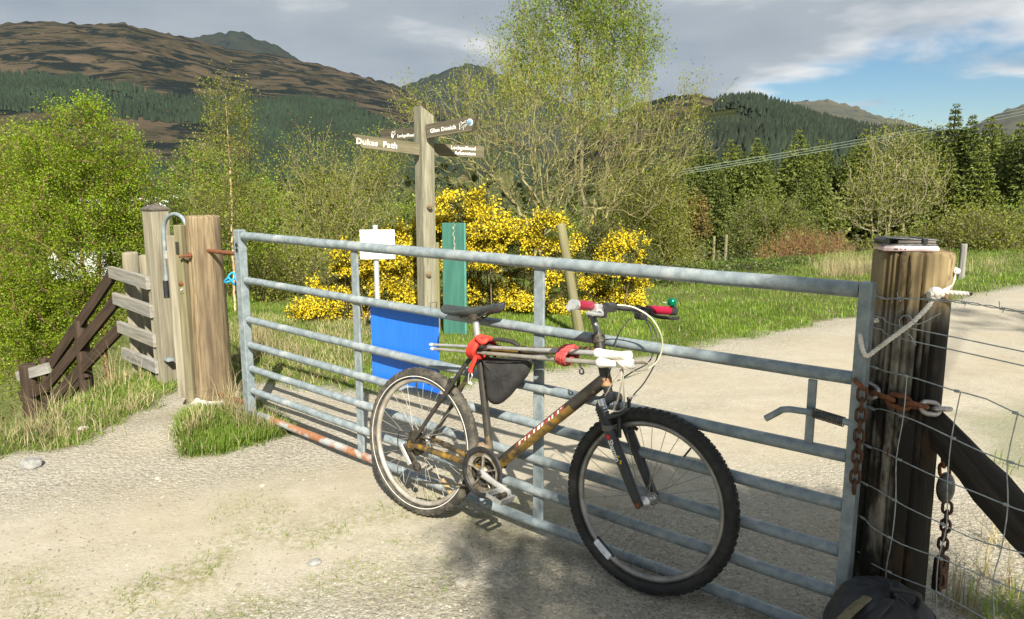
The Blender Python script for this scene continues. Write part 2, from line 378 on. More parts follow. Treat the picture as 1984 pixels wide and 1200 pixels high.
def build_ground():
    xs = spread(-4.2, 5.0, .06, 5200); ys = spread(1.1, 9.0, .055, 5200)
    X, Y = np.meshgrid(xs, ys); Z = land(X, Y); n, k = X.shape
    V = np.stack([X, Y, Z], -1).reshape(-1, 3); i = np.arange(n * k).reshape(n, k)
    F = np.stack([i[:-1, :-1], i[:-1, 1:], i[1:, 1:], i[1:, :-1]], -1).reshape(-1, 4)
    me = mesh_np('ground', V, F, ground_material(), True)
    g, m, f = masks(X.ravel(), Y.ravel()); C = np.stack([g, m, f, np.ones_like(g)], -1).astype(np.float32)
    ca = me.color_attributes.new('cover', 'FLOAT_COLOR', 'POINT'); ca.data.foreach_set('color', C.ravel())
    tag(link('ground', me), 'pale gravel track and grassy verges falling away to the glen', kind='structure')
build_ground()

# ------------------------------------------------------------------ hills
def hill_material(name, tones, rock, scale=1.0, rocky=.6, green=None):
    m, nt, b = nodes_mat(name); N = nt.nodes.new; L = nt.links.new
    tc = N('ShaderNodeTexCoord')
    def noise(sc, st=(1, 1, 1), d=8, r=.62, dist=0):
        mp = N('ShaderNodeMapping'); mp.inputs['Scale'].default_value = st; L(tc.outputs['Object'], mp.inputs[0])
        n = N('ShaderNodeTexNoise'); n.inputs['Scale'].default_value = sc * scale; n.inputs['Detail'].default_value = d; n.inputs['Roughness'].default_value = r; n.inputs['Distortion'].default_value = dist; L(mp.outputs[0], n.inputs['Vector']); return n.outputs[0]
    r = N('ShaderNodeValToRGB'); e = r.color_ramp.elements; e[0].position = .3; e[1].position = .7; e[0].color = rgba(tones[0]); e[1].color = rgba(tones[2]); q = e.new(.5); q.color = rgba(tones[1])
    L(noise(.009, (1, 1, 2.0), 10, .66), r.inputs[0])
    k = N('ShaderNodeMapRange'); k.inputs[1].default_value = rocky; k.inputs[2].default_value = rocky + .05; L(noise(.017, (.8, .8, 2.6), 12, .70, .5), k.inputs[0])
    mx = N('ShaderNodeMixRGB'); L(k.outputs[0], mx.inputs[0]); L(r.outputs[0], mx.inputs[1]); mx.inputs[2].default_value = rgba(rock); col = mx.outputs[0]
    L(col, b.inputs['Base Color']); b.inputs['Roughness'].default_value = 1; b.inputs['Specular IOR Level'].default_value = 0
    bp = N('ShaderNodeBump'); bp.inputs['Distance'].default_value = 14; bp.inputs['Strength'].default_value = .9; L(noise(.012, (1, 1, 1.5), 9, .65), bp.inputs['Height']); L(bp.outputs[0], b.inputs['Normal'])
    return m
class Hill:
    def __init__(s, name, sil, D0, D1, zb, material, label, amp=.05, nsc=.004, power=1.0, cols=260, rows=70):
        s.px = np.array([p[0] for p in sil], float); s.py = np.array([p[1] for p in sil], float); s.D0, s.D1, s.zb, s.amp, s.nsc, s.pw = D0, D1, zb, amp, nsc, power
        cx = np.linspace(s.px[0], s.px[-1], cols); tt = np.concatenate([np.linspace(0, 1, rows), np.linspace(1.03, 1.5, 10)])
        A, T = np.meshgrid(cx, tt); V = s.at(A.ravel(), T.ravel()); n, k = A.shape; i = np.arange(n * k).reshape(n, k)
        F = np.stack([i[:-1, :-1], i[:-1, 1:], i[1:, 1:], i[1:, :-1]], -1).reshape(-1, 4)
        tag(link(name, mesh_np(name, V, F, material, True)), label, kind='structure')
    def at(s, px, t):
        px = np.asarray(px, float); t = np.asarray(t, float)
        py = np.interp(px, s.px, s.py); a = (px - CX) / FPX; b = -(py - CY) / FPX
        rx, ry, rz = a, _c + b * _s, -_s + b * _c; h = np.hypot(rx, ry); D = s.D0 + (s.D1 - s.D0) * t
        x = rx / h * D; y = ry / h * D; zr = EYE + rz / h * s.D1 
        zr0 = zr; zr = zr + (fbm(px, px * 0, .09, 5, 4) - .5) * .006 * s.D1 * np.clip((t - .86) / .14, 0, 1) ** 2
        up = s.zb + (zr - s.zb) * np.where(t <= 1, np.clip(t, 0, 1) ** s.pw, np.clip(1 - (t - 1) * 1.6, 0, 1))
        nz = (fbm(x, y, s.nsc, 9, 6, .55) - .5) * 2 * s.amp * (zr - s.zb) * np.sin(np.pi * np.clip(t, 0, 1)) ** .7 * np.where(t > 1, 0, 1)
        return np.stack([x, y, up + nz], -1)
def project(P):
    P = np.asarray(P, float); y = P[..., 1] * _c - (P[..., 2] - EYE) * _s; z = P[..., 1] * _s + (P[..., 2] - EYE) * _c
    return CX + FPX * P[..., 0] / y, CY - FPX * z / y
heath = hill_material('heather_hillside', ((.036, .036, .022), (.060, .050, .035), (.094, .073, .052)), (.013, .018, .018), 1, .48)
shade = hill_material('cloud_shaded_fell', ((.020, .028, .028), (.030, .036, .032), (.04, .044, .036)), (.016, .022, .028), .7, .56)  # dark bluish tones paint in a cloud shadow over the fell
far_fell = hill_material('far_grassy_fell', ((.050, .056, .046), (.075, .075, .055), (.105, .098, .068)), (.034, .042, .046), .5, .57)
wooded = hill_material('wooded_hillside', ((.022, .032, .014), (.035, .042, .018), (.055, .058, .028)), (.02, .028, .014), 3, .6)
hill_left = Hill('heather_hill', [(-500, 120), (-200, 70), (0, 47), (70, 41), (110, 43), (150, 45), (215, 47), (240, 45), (270, 52), (330, 66), (372, 75), (440, 95), (520, 105), (580, 117), (640, 130), (700, 148), (760, 162), (800, 185), (860, 215), (940, 250), (1040, 290), (1200, 330)], 700, 2400, -6, heath, 'brown heather hillside with dark crags', .07, .0035, .95)
Hill('dark_peak', [(150, 140), (300, 95), (376, 73), (405, 66), (437, 65), (445, 60), (470, 63), (500, 76), (545, 92), (575, 113), (700, 170), (900, 260)], 2500, 3600, 60, shade, 'rocky summit with painted-in cloud shadow behind the heather hill', .04, .003, .8)
Hill('hazy_peak', [(640, 230), (760, 176), (800, 160), (850, 142), (905, 124), (950, 135), (1000, 160), (1060, 185), (1140, 220), (1200, 250)], 2600, 4200, 20, shade, 'dim peak at the head of the glen behind the budding tree', .04, .003, .8)
Hill('brown_shoulder', [(1080, 330), (1180, 230), (1230, 205), (1300, 184), (1350, 182), (1420, 200), (1500, 240), (1600, 290)], 700, 1300, -5, heath, 'low brown shoulder beside the conifer ridge', .05, .006, .8)
ridge = Hill('conifer_ridge', [(1120, 345), (1240, 275), (1300, 232), (1360, 208), (1420, 199), (1460, 198), (1500, 208), (1560, 228), (1620, 246), (1700, 260), (1800, 270), (1900, 280), (2100, 300), (2300, 330)], 330, 900, -5, wooded, 'steep ridge clothed in dark conifers', .05, .008, .75)
Hill('far_fell', [(1380, 260), (1480, 225), (1530, 201), (1560, 196), (1612, 195), (1625, 199), (1660, 207), (1700, 222), (1750, 235), (1775, 244), (1830, 256), (1900, 275)], 3400, 5000, 10, far_fell, 'sunlit craggy fell behind the conifer ridge', .06, .002, .7)
Hill('distant_slope', [(1760, 300), (1860, 260), (1900, 236), (1930, 222), (1960, 210), (1984, 204), (2100, 170), (2300, 150), (2600, 260)], 3800, 5600, 10, far_fell, 'pale distant slope at the picture edge', .05, .002, .7)

# ------------------------------------------------------------------ far conifer woods, one mass each
def cones(P, H, Wd, rng, sides=6, tiers=((.05, .65, 1.0), (.42, 1.0, .66))):
    n = len(P); V = []; F = []; o = 0
    for tier, (z0, z1, w) in enumerate(tiers):
        ang = rng.rand(n, 1) * 6.28 + np.arange(sides)[None] * 2 * np.pi / sides; rad = (Wd * w)[:, None] * (.75 + .5 * rng.rand(n, sides))
        ring = np.stack([P[:, 0:1] + rad * np.cos(ang), P[:, 1:2] + rad * np.sin(ang), P[:, 2:3] + (H * z0)[:, None] * (.7 + .6 * rng.rand(n, sides))], -1)
        tip = P + np.stack([np.zeros(n), np.zeros(n), H * z1], -1)
        V.append(np.concatenate([ring, tip[:, None]], 1).reshape(-1, 3))
        b = o + np.arange(n)[:, None] * (sides + 1); k = np.arange(sides)[None]
        F.append(np.stack([b + k, b + (k + 1) % sides, np.broadcast_to(b + sides, (n, sides))], -1).reshape(-1, 3)); o += n * (sides + 1)
    return np.concatenate(V), np.concatenate(F)
wood_dark = leaf_mat('far_conifer_needles', (.007, .016, .008), (.017, .029, .012), 0, .8, .02)
wood_mid = leaf_mat('far_plantation_needles', (.008, .020, .010), (.018, .034, .015), 0, .8, .01)
def wood(name, hl, n, xr, tr, inside, hr, label, material, seed, **kw):
    r = np.random.RandomState(seed); px = r.uniform(*xr, n); t = r.uniform(*tr, n); P = hl.at(px, t)
    X, Y = project(P); k = inside(X, Y); P = P[k]; H = r.uniform(*hr, len(P)); V, F = cones(P, H, H * r.uniform(.18, .27, len(P)), r, **kw)
    tag(link(name, mesh_np(name, V, F, material)), label, 'woodland', kind='stuff')
def left_wood(X, Y):
    top = np.interp(X, [0, 150, 260, 330, 400, 500, 560, 640, 700, 760, 900], [140, 153, 172, 190, 186, 190, 192, 196, 214, 240, 268]) + 16 * (fbm(X, X * 0, .03, 3) - .5)
    bot = np.interp(X, [0, 120, 290, 350, 420, 480, 520, 900], [212, 224, 236, 240, 242, 290, 400, 400]) + 10 * (fbm(X, X * 0, .05, 8) - .5); return ((Y > top) & (Y < bot)) | (Y > 316 + 14 * fbm(X, X * 0, .06, 6))
wood('hillside_plantation', hill_left, 38000, (-150, 1150), (.0, .62), left_wood, (6, 11), 'dark conifer plantation along the foot of the heather hill', wood_mid, 4, sides=5, tiers=((.0, 1.0, 1.1),))
wood('ridge_conifers', ridge, 9800, (1180, 2080), (.05, 1.0), lambda X, Y: (Y > np.interp(X, [1200, 1330, 1430, 1700], [400, 262, 170, 170])) & ~((X < 1500) & (Y > np.interp(X, [1330, 1420, 1500], [225, 212, 250])) & (Y < np.interp(X, [1330, 1420, 1500], [262, 252, 258]))), (7, 13.5), 'dark conifers covering the ridge on the far side of the glen', wood_dark, 5)

# ------------------------------------------------------------------ materials of the made things
galv = mat('galvanised_steel', (.165, .205, .225), (.265, .31, .33), 26, 4, .45, .08, .25, 60, c3=(.36, .39, .395), s3=9, t3=(.54, .70), spec=.4)
rust = mat('rust', (.10, .032, .014), (.22, .085, .036), 60, 5, .85, .1, .8)
rust_galv = mat('rusted_galvanised_tube', (.33, .37, .385), (.43, .47, .48), 26, 4, .5, .3, .3, 60)
post_wood = mat('weathered_round_post_wood', (.14, .10, .058), (.31, .245, .15), 60, 7, .85, 0, 1, 50, (1, 1, .08), (.09, .065, .042), 4.5, (.50, .66), .25, dist=.4)
pale_wood = mat('bleached_timber', (.165, .148, .108), (.31, .285, .215), 40, 6, .85, 0, .7, 60, (1, 1, .06), (.24, .20, .12), 2.2, (.5, .75), .25, dist=.3, rand=1)
grey_wood = mat('silvered_rail_wood', (.17, .165, .15), (.32, .31, .285), 46, 6, .85, 0, .7, 60, (1, 1, .05), (.30, .25, .17), 2.0, (.5, .75), .25, dist=.3, rand=1)
dark_wood = mat('dark_stained_timber', (.026, .017, .012), (.062, .040, .026), 40, 5, .8, 0, .7, 60, (1, 1, .06), (.09, .07, .052), 3, (.58, .74), .3, rand=1)
green_wood = mat('algae_tinted_timber', (.12, .105, .06), (.235, .208, .135), 40, 6, .85, 0, .7, 60, (1, 1, .06), (.20, .205, .075), 2.2, (.45, .65), .25, rand=1)
black_wood = mat('black_strut_timber', (.012, .010, .008), (.04, .034, .028), 40, 5, .75, 0, .9, 50, (1, 1, .07), (.10, .09, .075), 6, (.62, .72), .3)  # near-black timber with a few paler patches
def gatepost_material():
    """strainer post: ochre crown, grey weathered middle, black creosote stains doubling as painted tree shade"""
    m, nt, b = nodes_mat('creosoted_shaded_post_wood'); N = nt.nodes.new; L = nt.links.new; tc = N('ShaderNodeTexCoord')
    def noise(sc, st, d=6, r=.62, dist=.3):
        mp = N('ShaderNodeMapping'); mp.inputs['Scale'].default_value = st; L(tc.outputs['Object'], mp.inputs[0])
        n = N('ShaderNodeTexNoise'); n.inputs['Scale'].default_value = sc; n.inputs['Detail'].default_value = d; n.inputs['Roughness'].default_value = r; n.inputs['Distortion'].default_value = dist; L(mp.outputs[0], n.inputs['Vector']); return n.outputs[0]
    def ramp(f, *st):
        r = N('ShaderNodeValToRGB'); e = r.color_ramp.elements
        for i, (p, c) in enumerate(st):
            if i < 2: e[i].position = p; e[i].color = rgba(c)
            else: k = e.new(p); k.color = rgba(c)
        L(f, r.inputs[0]); return r.outputs[0]
    def mix(f, a, c):
        x = N('ShaderNodeMixRGB')
        for i, q in ((0, f), (1, a), (2, c)):
            if hasattr(q, 'links'): L(q, x.inputs[i])
            else: x.inputs[i].default_value = q if i == 0 else rgba(q)
        return x.outputs[0]
    ochre = ramp(noise(34, (1, 1, .05)), (.3, (.16, .115, .055)), (.68, (.31, .245, .135)))
    grey = ramp(noise(40, (1, 1, .05)), (.3, (.14, .125, .10)), (.68, (.31, .285, .235)))
    sp = N('ShaderNodeSeparateXYZ'); L(tc.outputs['Object'], sp.inputs[0])
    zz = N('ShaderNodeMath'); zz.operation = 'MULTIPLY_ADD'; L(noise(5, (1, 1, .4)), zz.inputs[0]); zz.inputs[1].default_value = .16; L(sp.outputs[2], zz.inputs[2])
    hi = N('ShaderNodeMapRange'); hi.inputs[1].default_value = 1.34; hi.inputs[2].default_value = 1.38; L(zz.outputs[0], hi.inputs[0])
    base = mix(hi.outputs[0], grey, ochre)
    stain_shade = noise(7, (1, 1, .28), 7, .66, .5)
    # creosote and painted tree shade together: darkest low down and on the fence side
    k = N('ShaderNodeMath'); k.operation = 'MULTIPLY_ADD'; L(sp.outputs[2], k.inputs[0]); k.inputs[1].default_value = -.34; L(stain_shade, k.inputs[2])
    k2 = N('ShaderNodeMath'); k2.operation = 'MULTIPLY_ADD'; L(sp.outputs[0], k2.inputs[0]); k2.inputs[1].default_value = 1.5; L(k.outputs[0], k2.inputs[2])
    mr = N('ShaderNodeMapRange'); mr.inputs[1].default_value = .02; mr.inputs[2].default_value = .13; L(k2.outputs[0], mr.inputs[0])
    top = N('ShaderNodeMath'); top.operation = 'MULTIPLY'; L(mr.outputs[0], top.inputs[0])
    inv = N('ShaderNodeMapRange'); inv.inputs[1].default_value = 1.31; inv.inputs[2].default_value = 1.42; inv.inputs[3].default_value = .97; inv.inputs[4].default_value = 0; L(zz.outputs[0], inv.inputs[0]); L(inv.outputs[0], top.inputs[1])  # leaves the crown clear of the painted shade, as though sunlit
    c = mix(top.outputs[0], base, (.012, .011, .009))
    sm = N('ShaderNodeMapRange'); sm.inputs[1].default_value = .54; sm.inputs[2].default_value = .63; L(noise(11, (1, 1, .35), 8, .7), sm.inputs[0])
    c = mix(sm.outputs[0], c, (.05, .034, .02))
    L(c, b.inputs['Base Color']); b.inputs['Roughness'].default_value = .85; b.inputs['Specular IOR Level'].default_value = .25
    bp = N('ShaderNodeBump'); bp.inputs['Distance'].default_value = .006; bp.inputs['Strength'].default_value = .9; L(noise(45, (1, 1, .05)), bp.inputs['Height']); L(bp.outputs[0], b.inputs['Normal'])
    return m
sign_wood = mat('weathered_signpost_wood', (.17, .158, .11), (.31, .295, .22), 44, 6, .85, 0, .7, 60, (1, 1, .08), (.13, .12, .075), 3, (.5, .72), .25, dist=.6, rand=1)
white_paint = mat('white_paint', (.72, .71, .66), (.82, .82, .79), 60, 3, .6)
blue_board = mat('blue_corrugated_plastic', (.02, .16, .72), (.025, .18, .78), 9, 3, .35, stretch=(4, 1, .6), c3=(.03, .12, .52), s3=14, t3=(.55, .8))
green_paint = mat('faded_green_painted_board', (.022, .10, .078), (.038, .145, .112), 26, 5, .6, 0, .3, None, (1, 1, .12), (.14, .17, .12), 7, (.70, .76), .4)
paper_white = mat('white_laminate', (.86, .86, .86), None, rough=.35)
black_plastic = mat('black_plastic', (.012, .012, .013), (.03, .03, .032), 40, 3, .45)
zinc = mat('zinc_pole', (.45, .48, .52), (.56, .60, .63), 20, 3, .45, .3)
blue_twine = mat('blue_baler_twine', (.01, .22, .42), (.02, .36, .60), 90, 2, .7)
rope_white = mat('white_rope', (.62, .57, .48), (.80, .77, .70), 70, 3, .9, 0, .6)
wire_mat = mat('galvanised_wire', (.26, .30, .31), (.44, .48, .48), 60, 2, .5, .5)

# ------------------------------------------------------------------ the field gate
GL = Vector((-1.5508 * 1.03, 4.2598 * 1.03, 0)); GR = Vector((.98474 * 1.03, 2.04198 * 1.03, 0)); GU = (GR - GL).normalized(); GN = Vector((GU.y, -GU.x, 0))   # GN points to the camera's side
GLEN = (GR - GL).length
if GN.y > 0: GN = -GN
def G(u, z, off=0.0): return Vector((GL.x, GL.y, 0)) + GU * u + GN * off + Vector((0, 0, z))
BARZ = [1.141, .877, .636, .481, .332, .193, .052]
def gate():
    t = thing('field_gate', G(0, 0), 'long galvanised seven-bar field gate across the gravel track', 'gate')
    rng = random.Random(3)
    for i, z in enumerate(BARZ):
        r = .024 if i == 0 else .0205; n = 16; K = 24; P = []
        for k in range(K + 1):
            u = .012 + (GLEN - .024) * k / K + (.06 * (1 - k / K) if i == 6 else 0); sag = -.010 * math.sin(math.pi * k / K) * (1 if i else .4)
            P.append(G(u, z + sag + rng.uniform(-.001, .001)))
        if i < 6: MB().tube(P, r, n).build('rail', galv, t)
        else:
            tag(MB().tube(P[:2] , r, n).build('rail_end', galv, t), 'bare galvanised end of the bottom rail')
            MB().tube(P[8:], r, n).build('rail', galv, t); tag(MB().tube(P[1:9], r * 1.02, n).build('rail_rust', rust_tube, t), 'rusted orange stretch of the bottom rail')
    X = frame((0, 0, 0), (0, 0, 1), GU)
    def stile(u, z0, z1, w, d, name, off=0):
        M = X.copy(); M.translation = G(u, (z0 + z1) / 2, off); return MB().box(Matrix(), (w, d, z1 - z0), .004).build(name, galv, t, M)
    s = stile(-.035, .02, 1.176, .062, .05, 'hanging_stile')
    stile(GLEN + .008, .02, 1.165, .036, .05, 'closing_stile')
    stile(1.075, .06, 1.118, .052, .012, 'upright', -.002); stile(2.265, .06, 1.118, .052, .012, 'upright', -.002)
    for z in (1.085, 1.055): MB().cyl(G(-.03, z, .024), G(-.03, z, .028), .013, 14).build('bolt_hole', black_plastic, s)
    # hinge pins into the post
    for z in (1.03, .10):
        MB().cyl(G(-.40, z, .02), G(-.06, z, 0), .013, 10).build('hinge_pin', rust, t)
    # sprung slam latch
    u0 = GLEN - .125
    M = X.copy(); M.translation = G(u0, (BARZ[1] + BARZ[2]) / 2 - .005, .004); br = MB().box(Matrix(), (.026, .010, BARZ[1] - BARZ[2] - .035), .002).build('latch_bracket', galv, t, M)
    zl = .755
    P = [G(u0 - .128, zl - .045, .03), G(u0 - .112, zl - .033, .03), G(u0 - .078, zl - .006, .03), G(u0 - .055, zl, .03), G(u0, zl + .001, .022), G(GLEN + .02, zl - .012, .014)]
    MB().tube(P, .0105, 12).build('latch_bolt', galv, t)
    P = []
    for k in range(17 * 10 + 1):
        a = k / 10 * 2 * math.pi; u = u0 + .014 + .088 * k / 170; f = k / 170
        P.append(G(u, zl + .001 - .012 * f + .0145 * math.cos(a), .021 - .006 * f + .0145 * math.sin(a)))
    MB().tube(P, .0018, 6).build('latch_spring', mat('dark_spring_steel', (.05, .05, .045), (.14, .13, .11), 80, 2, .5, .6), t)
    return t
rust_tube = mat('rust_streaked_tube', (.24, .095, .042), (.33, .16, .08), 30, 5, .8, .05, .5, 60, c3=(.32, .34, .34), s3=9, t3=(.50, .60))
gate_root = gate()

# blue board strapped to the back of the gate
def blue_panel():
    M = frame(G((1.097 + 1.601) / 2 * 1.03 + .01, .655, -.032), (0, 0, 1), GU); w, h = .495, .432
    t = thing('blue_board', M.translation - Vector((0, 0, h / 2)), 'plain blue plastic board fixed behind the gate rails', 'board')
    V = []; n = 60
    for k in range(n + 1):
        x = -w / 2 + w * k / n; y = (.00012 if k % 2 else -.00012) + .006 * math.sin(k / n * 3.0)
        V += [(x, y - .002, -h / 2), (x, y - .002, h / 2), (x, y + .002, -h / 2), (x, y + .002, h / 2)]
    F = []
    for k in range(n):
        a = 4 * k; b = a + 4; F += [(a, b, b + 1, a + 1), (a + 2, a + 3, b + 3, b + 2), (a + 1, b + 1, b + 3, a + 3), (a, a + 2, b + 2, b)]
    F += [(0, 1, 3, 2), (4 * n, 4 * n + 2, 4 * n + 3, 4 * n + 1)]
    MB().add(V, F, False).build('panel', blue_board, t, M)
    for sx in (-1, 1):
        p = M @ Vector((sx * (w / 2 - .02), 0, h / 2 - .012)); MB().tube([p + GN * -.004, p + GN * .03 + Vector((0, 0, .03)), p + GN * .034 + Vector((0, 0, .05)), p + Vector((0, 0, .05)) + GN * -.01, p + GN * -.004], .0016, 6).build('cable_tie', black_plastic, t)
blue_panel()

# ------------------------------------------------------------------ left: hanging post, kissing-gate posts, fence
def upright(name, loc, h, r0, r1, material, label, cat, seed, splits=(), amp=.012, parent=None, sink=.15, n=96, part='timber', group=None):
    t = thing(name, loc, label, cat, group); rng = random.Random(seed)
    M = Matrix.Translation(Vector(loc) - Vector((0, 0, sink)))
    rough_post(MB(), h + sink, r0, r1, rng, n, 18, amp, splits=splits).build(part, material, t, M); return t
lp = on(-1.965, 4.72)
left_post = upright('gate_post', lp, 1.245 - lp.z, .128, .108, post_wood, 'thick round wooden post that the gate hangs from', 'post', 11, [(4.4, .08, .014, .5), (5.2, .07, .014, .75), (4.75, .06, .010, .9), (4.1, .06, .010, .3)], .010)
def left_post_fittings():
    ln = [Vector((-1, -.15, 0)).normalized(), Vector((.75, -.66, 0)).normalized()]
    p = pd(372, 495, 4.62)
    MB().cyl(p, p + Vector((-.065, -.04, -.003)), .009, 10).build('threaded_rod', rust, left_post)
    MB().lathe([(.0, 0), (.02, 0), (.02, .014), (.009, .014)], frame(p + Vector((-.005, -.003, 0)), (-1, -.6, 0)), 6, False).build('rusty_nut', rust, left_post)
    # concrete footing
    rng = random.Random(2); V = MB(); n = 20; prof = [(.175, -.1), (.168, .03), (.15, .06), (.112, .075)]
    V.lathe(prof, Matrix.Translation(lp), n); V.v = [(x + rng.uniform(-.012, .012), y + rng.uniform(-.012, .012), z + rng.uniform(-.01, .01)) for x, y, z in V.v]
    V.build('footing', mat('weathered_concrete', (.33, .32, .28), (.48, .47, .42), 30, 5, .9, 0, .8), left_post)
left_post_fittings()
# blue twine knotted on the gate's hanging stile
def twine():
    c = G(-.075, .87, .01); P = [c + Vector((0, 0, .23)), c + Vector((.008, -.01, .12)), c + Vector((-.004, 0, .03)), c + Vector((-.03, -.02, 0)), c + Vector((-.07, -.02, -.01)), c + Vector((-.04, -.03, .018)), c + Vector((-.015, -.015, -.025)), c + Vector((-.05, -.01, .02)), c + Vector((-.02, .0, .045)), c + Vector((.0, -.01, -.01))]
    tag(MB().tube(catmull(P, 5), .0065, 7).build('baler_twine', blue_twine), 'bright blue twine knotted round the gate stile', 'twine')
def catmull(P, n=6, closed=False):
    P = [Vector(p) for p in P]; out = []; m = len(P)
    for i in range(m if closed else m - 1):
        if closed: a, b, c, d = P[(i - 1) % m], P[i], P[(i + 1) % m], P[(i + 2) % m]
        else: a, b, c, d = P[max(i - 1, 0)], P[i], P[i + 1], P[min(i + 2, m - 1)]
        for k in range(n):
            t = k / n; out.append(.5 * ((2 * b) + (c - a) * t + (2 * a - 5 * b + 4 * c - d) * t * t + (3 * b - a - 3 * c + d) * t ** 3))
    if not closed: out.append(P[-1])
    return out
twine()

def kissing_gate():
    # slim latch post just left of the round post
    b = pt(375, 792); Y = b.y
    sd = Vector((.94, -.34, 0))
    z1 = pd(366, 436, Y).z; t = thing('latch_post', b, 'slim square latch post touching the thick round post', 'post')
    beam('timber', b - Vector((0, 0, .2)), Vector((b.x, b.y, z1)), .060, .055, green_wood, t, sd, .005)
    fw = (Vector((0, -1, 0)) - sd * Vector((0, -1, 0)).dot(sd)).normalized()
    q = pd(356, 567, Y) + fw * .0; q = Vector((b.x, b.y, 0)) + fw * .029 + sd * .006
    for z, s in ((pd(356, 560, Y).z, .034),):
        M = frame(Vector((q.x, q.y, z)), (0, 0, 1), sd); pl = MB().box(Matrix(), (.03, .006, .045), .001).build('strike_plate', mat('tarnished_brass_plate', (.30, .24, .12), (.42, .36, .22), 60, 3, .5, .5), t, M)
        MB().cyl(M @ Vector((.004, 0, 0)), M @ Vector((.004, -.012, 0)), .007, 10).build('screw', zinc, pl)
    MB().lathe([(0, .016), (.012, .012), (.017, 0)], frame(Vector((q.x, q.y, pd(356, 549, Y).z)), fw), 12).build('rusty_bolt', rust, t)
    M = frame(Vector((q.x, q.y, pd(360, 480, Y).z)) - sd * .01, (0, 0, 1), sd); MB().box(Matrix(), (.022, .012, .075), .001).build('mortise', mat('dark_slot', (.03, .028, .02)), t, M)
    # tall square shutting post
    b = pt(327, 738); Y = b.y; z1 = pd(312, 408, Y).z; t = thing('square_gate_post', b, 'tall pale square post with dark pointed cap beside the footpath', 'post')
    sd2 = Vector((.80, -.60, 0)); w = .132
    beam('timber', b - Vector((0, 0, .2)), Vector((b.x, b.y, z1)), w, w, pale_wood, t, sd2, .006)
    M = frame(Vector((b.x, b.y, z1)), (0, 0, 1), sd2); h = w / 2 + .006
    MB().add([M @ Vector(v) for v in ((-h, -h, .001), (h, -h, .001), (h, h, .001), (-h, h, .001), (-h, -h, .014), (h, -h, .014), (h, h, .014), (-h, h, .014), (0, 0, .052))], [(0, 1, 5, 4), (1, 2, 6, 5), (2, 3, 7, 6), (3, 0, 4, 7), (4, 5, 8), (5, 6, 8), (6, 7, 8), (7, 4, 8), (3, 2, 1, 0)], False).build('cap', mat('wet_dark_cap', (.06, .05, .04), (.14, .12, .10), 30, 4, .4, 0, .4), t)
    # galvanised catch low on the post
    c = pd(327, 697, Y - .1); MB().box(frame(c, (0, 0, 1), sd2), (.07, .05, .02), .003).build('catch', galv, t)
    # the small swing gate between the posts, seen end on
    a = Vector((b.x, b.y, 0)) + Vector((.17, -.03, 0)); e = pd(356, 700, 4.95); e = Vector((e.x, e.y, 0))
    t2 = thing('wicket_gate', on(a.x, a.y), 'narrow wooden wicket gate standing between the two posts', 'gate'); dr = (e - a).normalized(); ln = .62; nn = Vector((0, 0, 1)).cross(dr)
    base = lz(a.x, a.y) + .06
    A = lambda u, z: Vector((a.x, a.y, base + z)) + dr * u
    beam('stile', A(0.03, 0), A(0.03, 1.02), .075, .05, pale_wood, t2, dr, .004); beam('stile', A(ln, 0), A(ln, 1.06), .075, .05, pale_wood, t2, dr, .004)
    for z in (.08, .36, .63, .98): beam('rail', A(.0, z) + nn * .032, A(ln + .02, z) + nn * .032, .095, .02, grey_wood if z > .9 else dark_wood, t2, (0, 0, 1), .003)
    beam('brace', A(.05, .12) - nn * .033, A(ln - .02, .94) - nn * .033, .08, .02, grey_wood, t2, (0, 0, 1), .003)
    # long trombone handle hooked over the gate: rises, arches over, ends in a maker's disc
    y0 = 5.0
    pts = [(323, 572), (322, 540), (320, 500), (318, 460), (318, 440), (321, 428), (328, 419), (338, 415), (348, 418), (356, 426), (361, 438), (364, 448)]
    P = [pd(x, y, y0 - .16 * max(0, (x - 318) / 46)) for x, y in pts]
    t3 = thing('latch_lever', P[0], 'curved galvanised lever handle with black rubber grip arching over the wicket gate', 'handle')
    MB().tube(catmull(P, 5), .013, 12).build('rod', galv, t3)
    MB().tube([P[0] - Vector((0, 0, .02)), P[0] + Vector((0, 0, .10))], [.019, .018], 14).build('grip', black_plastic, t3)
    c = pd(365, 450, y0 - .19); d = (O - c).normalized(); M = frame(c, d, (1, 0, 0))
    disc = MB().lathe([(0, .004), (.014, .004), (.016, .0)], M @ Matrix.Diagonal((1, 2.0, 1, 1)), 20).build('badge', mat('white_enamel', (.75, .76, .80), None, rough=.3), t3)
    MB().lathe([(0, .0048), (.0085, .0048)], M @ Matrix.Diagonal((1, 2.0, 1, 1)), 16).build('badge_centre', mat('slate_blue_enamel', (.10, .13, .22), None, rough=.3), disc)
    # pivot post behind
kissing_gate()

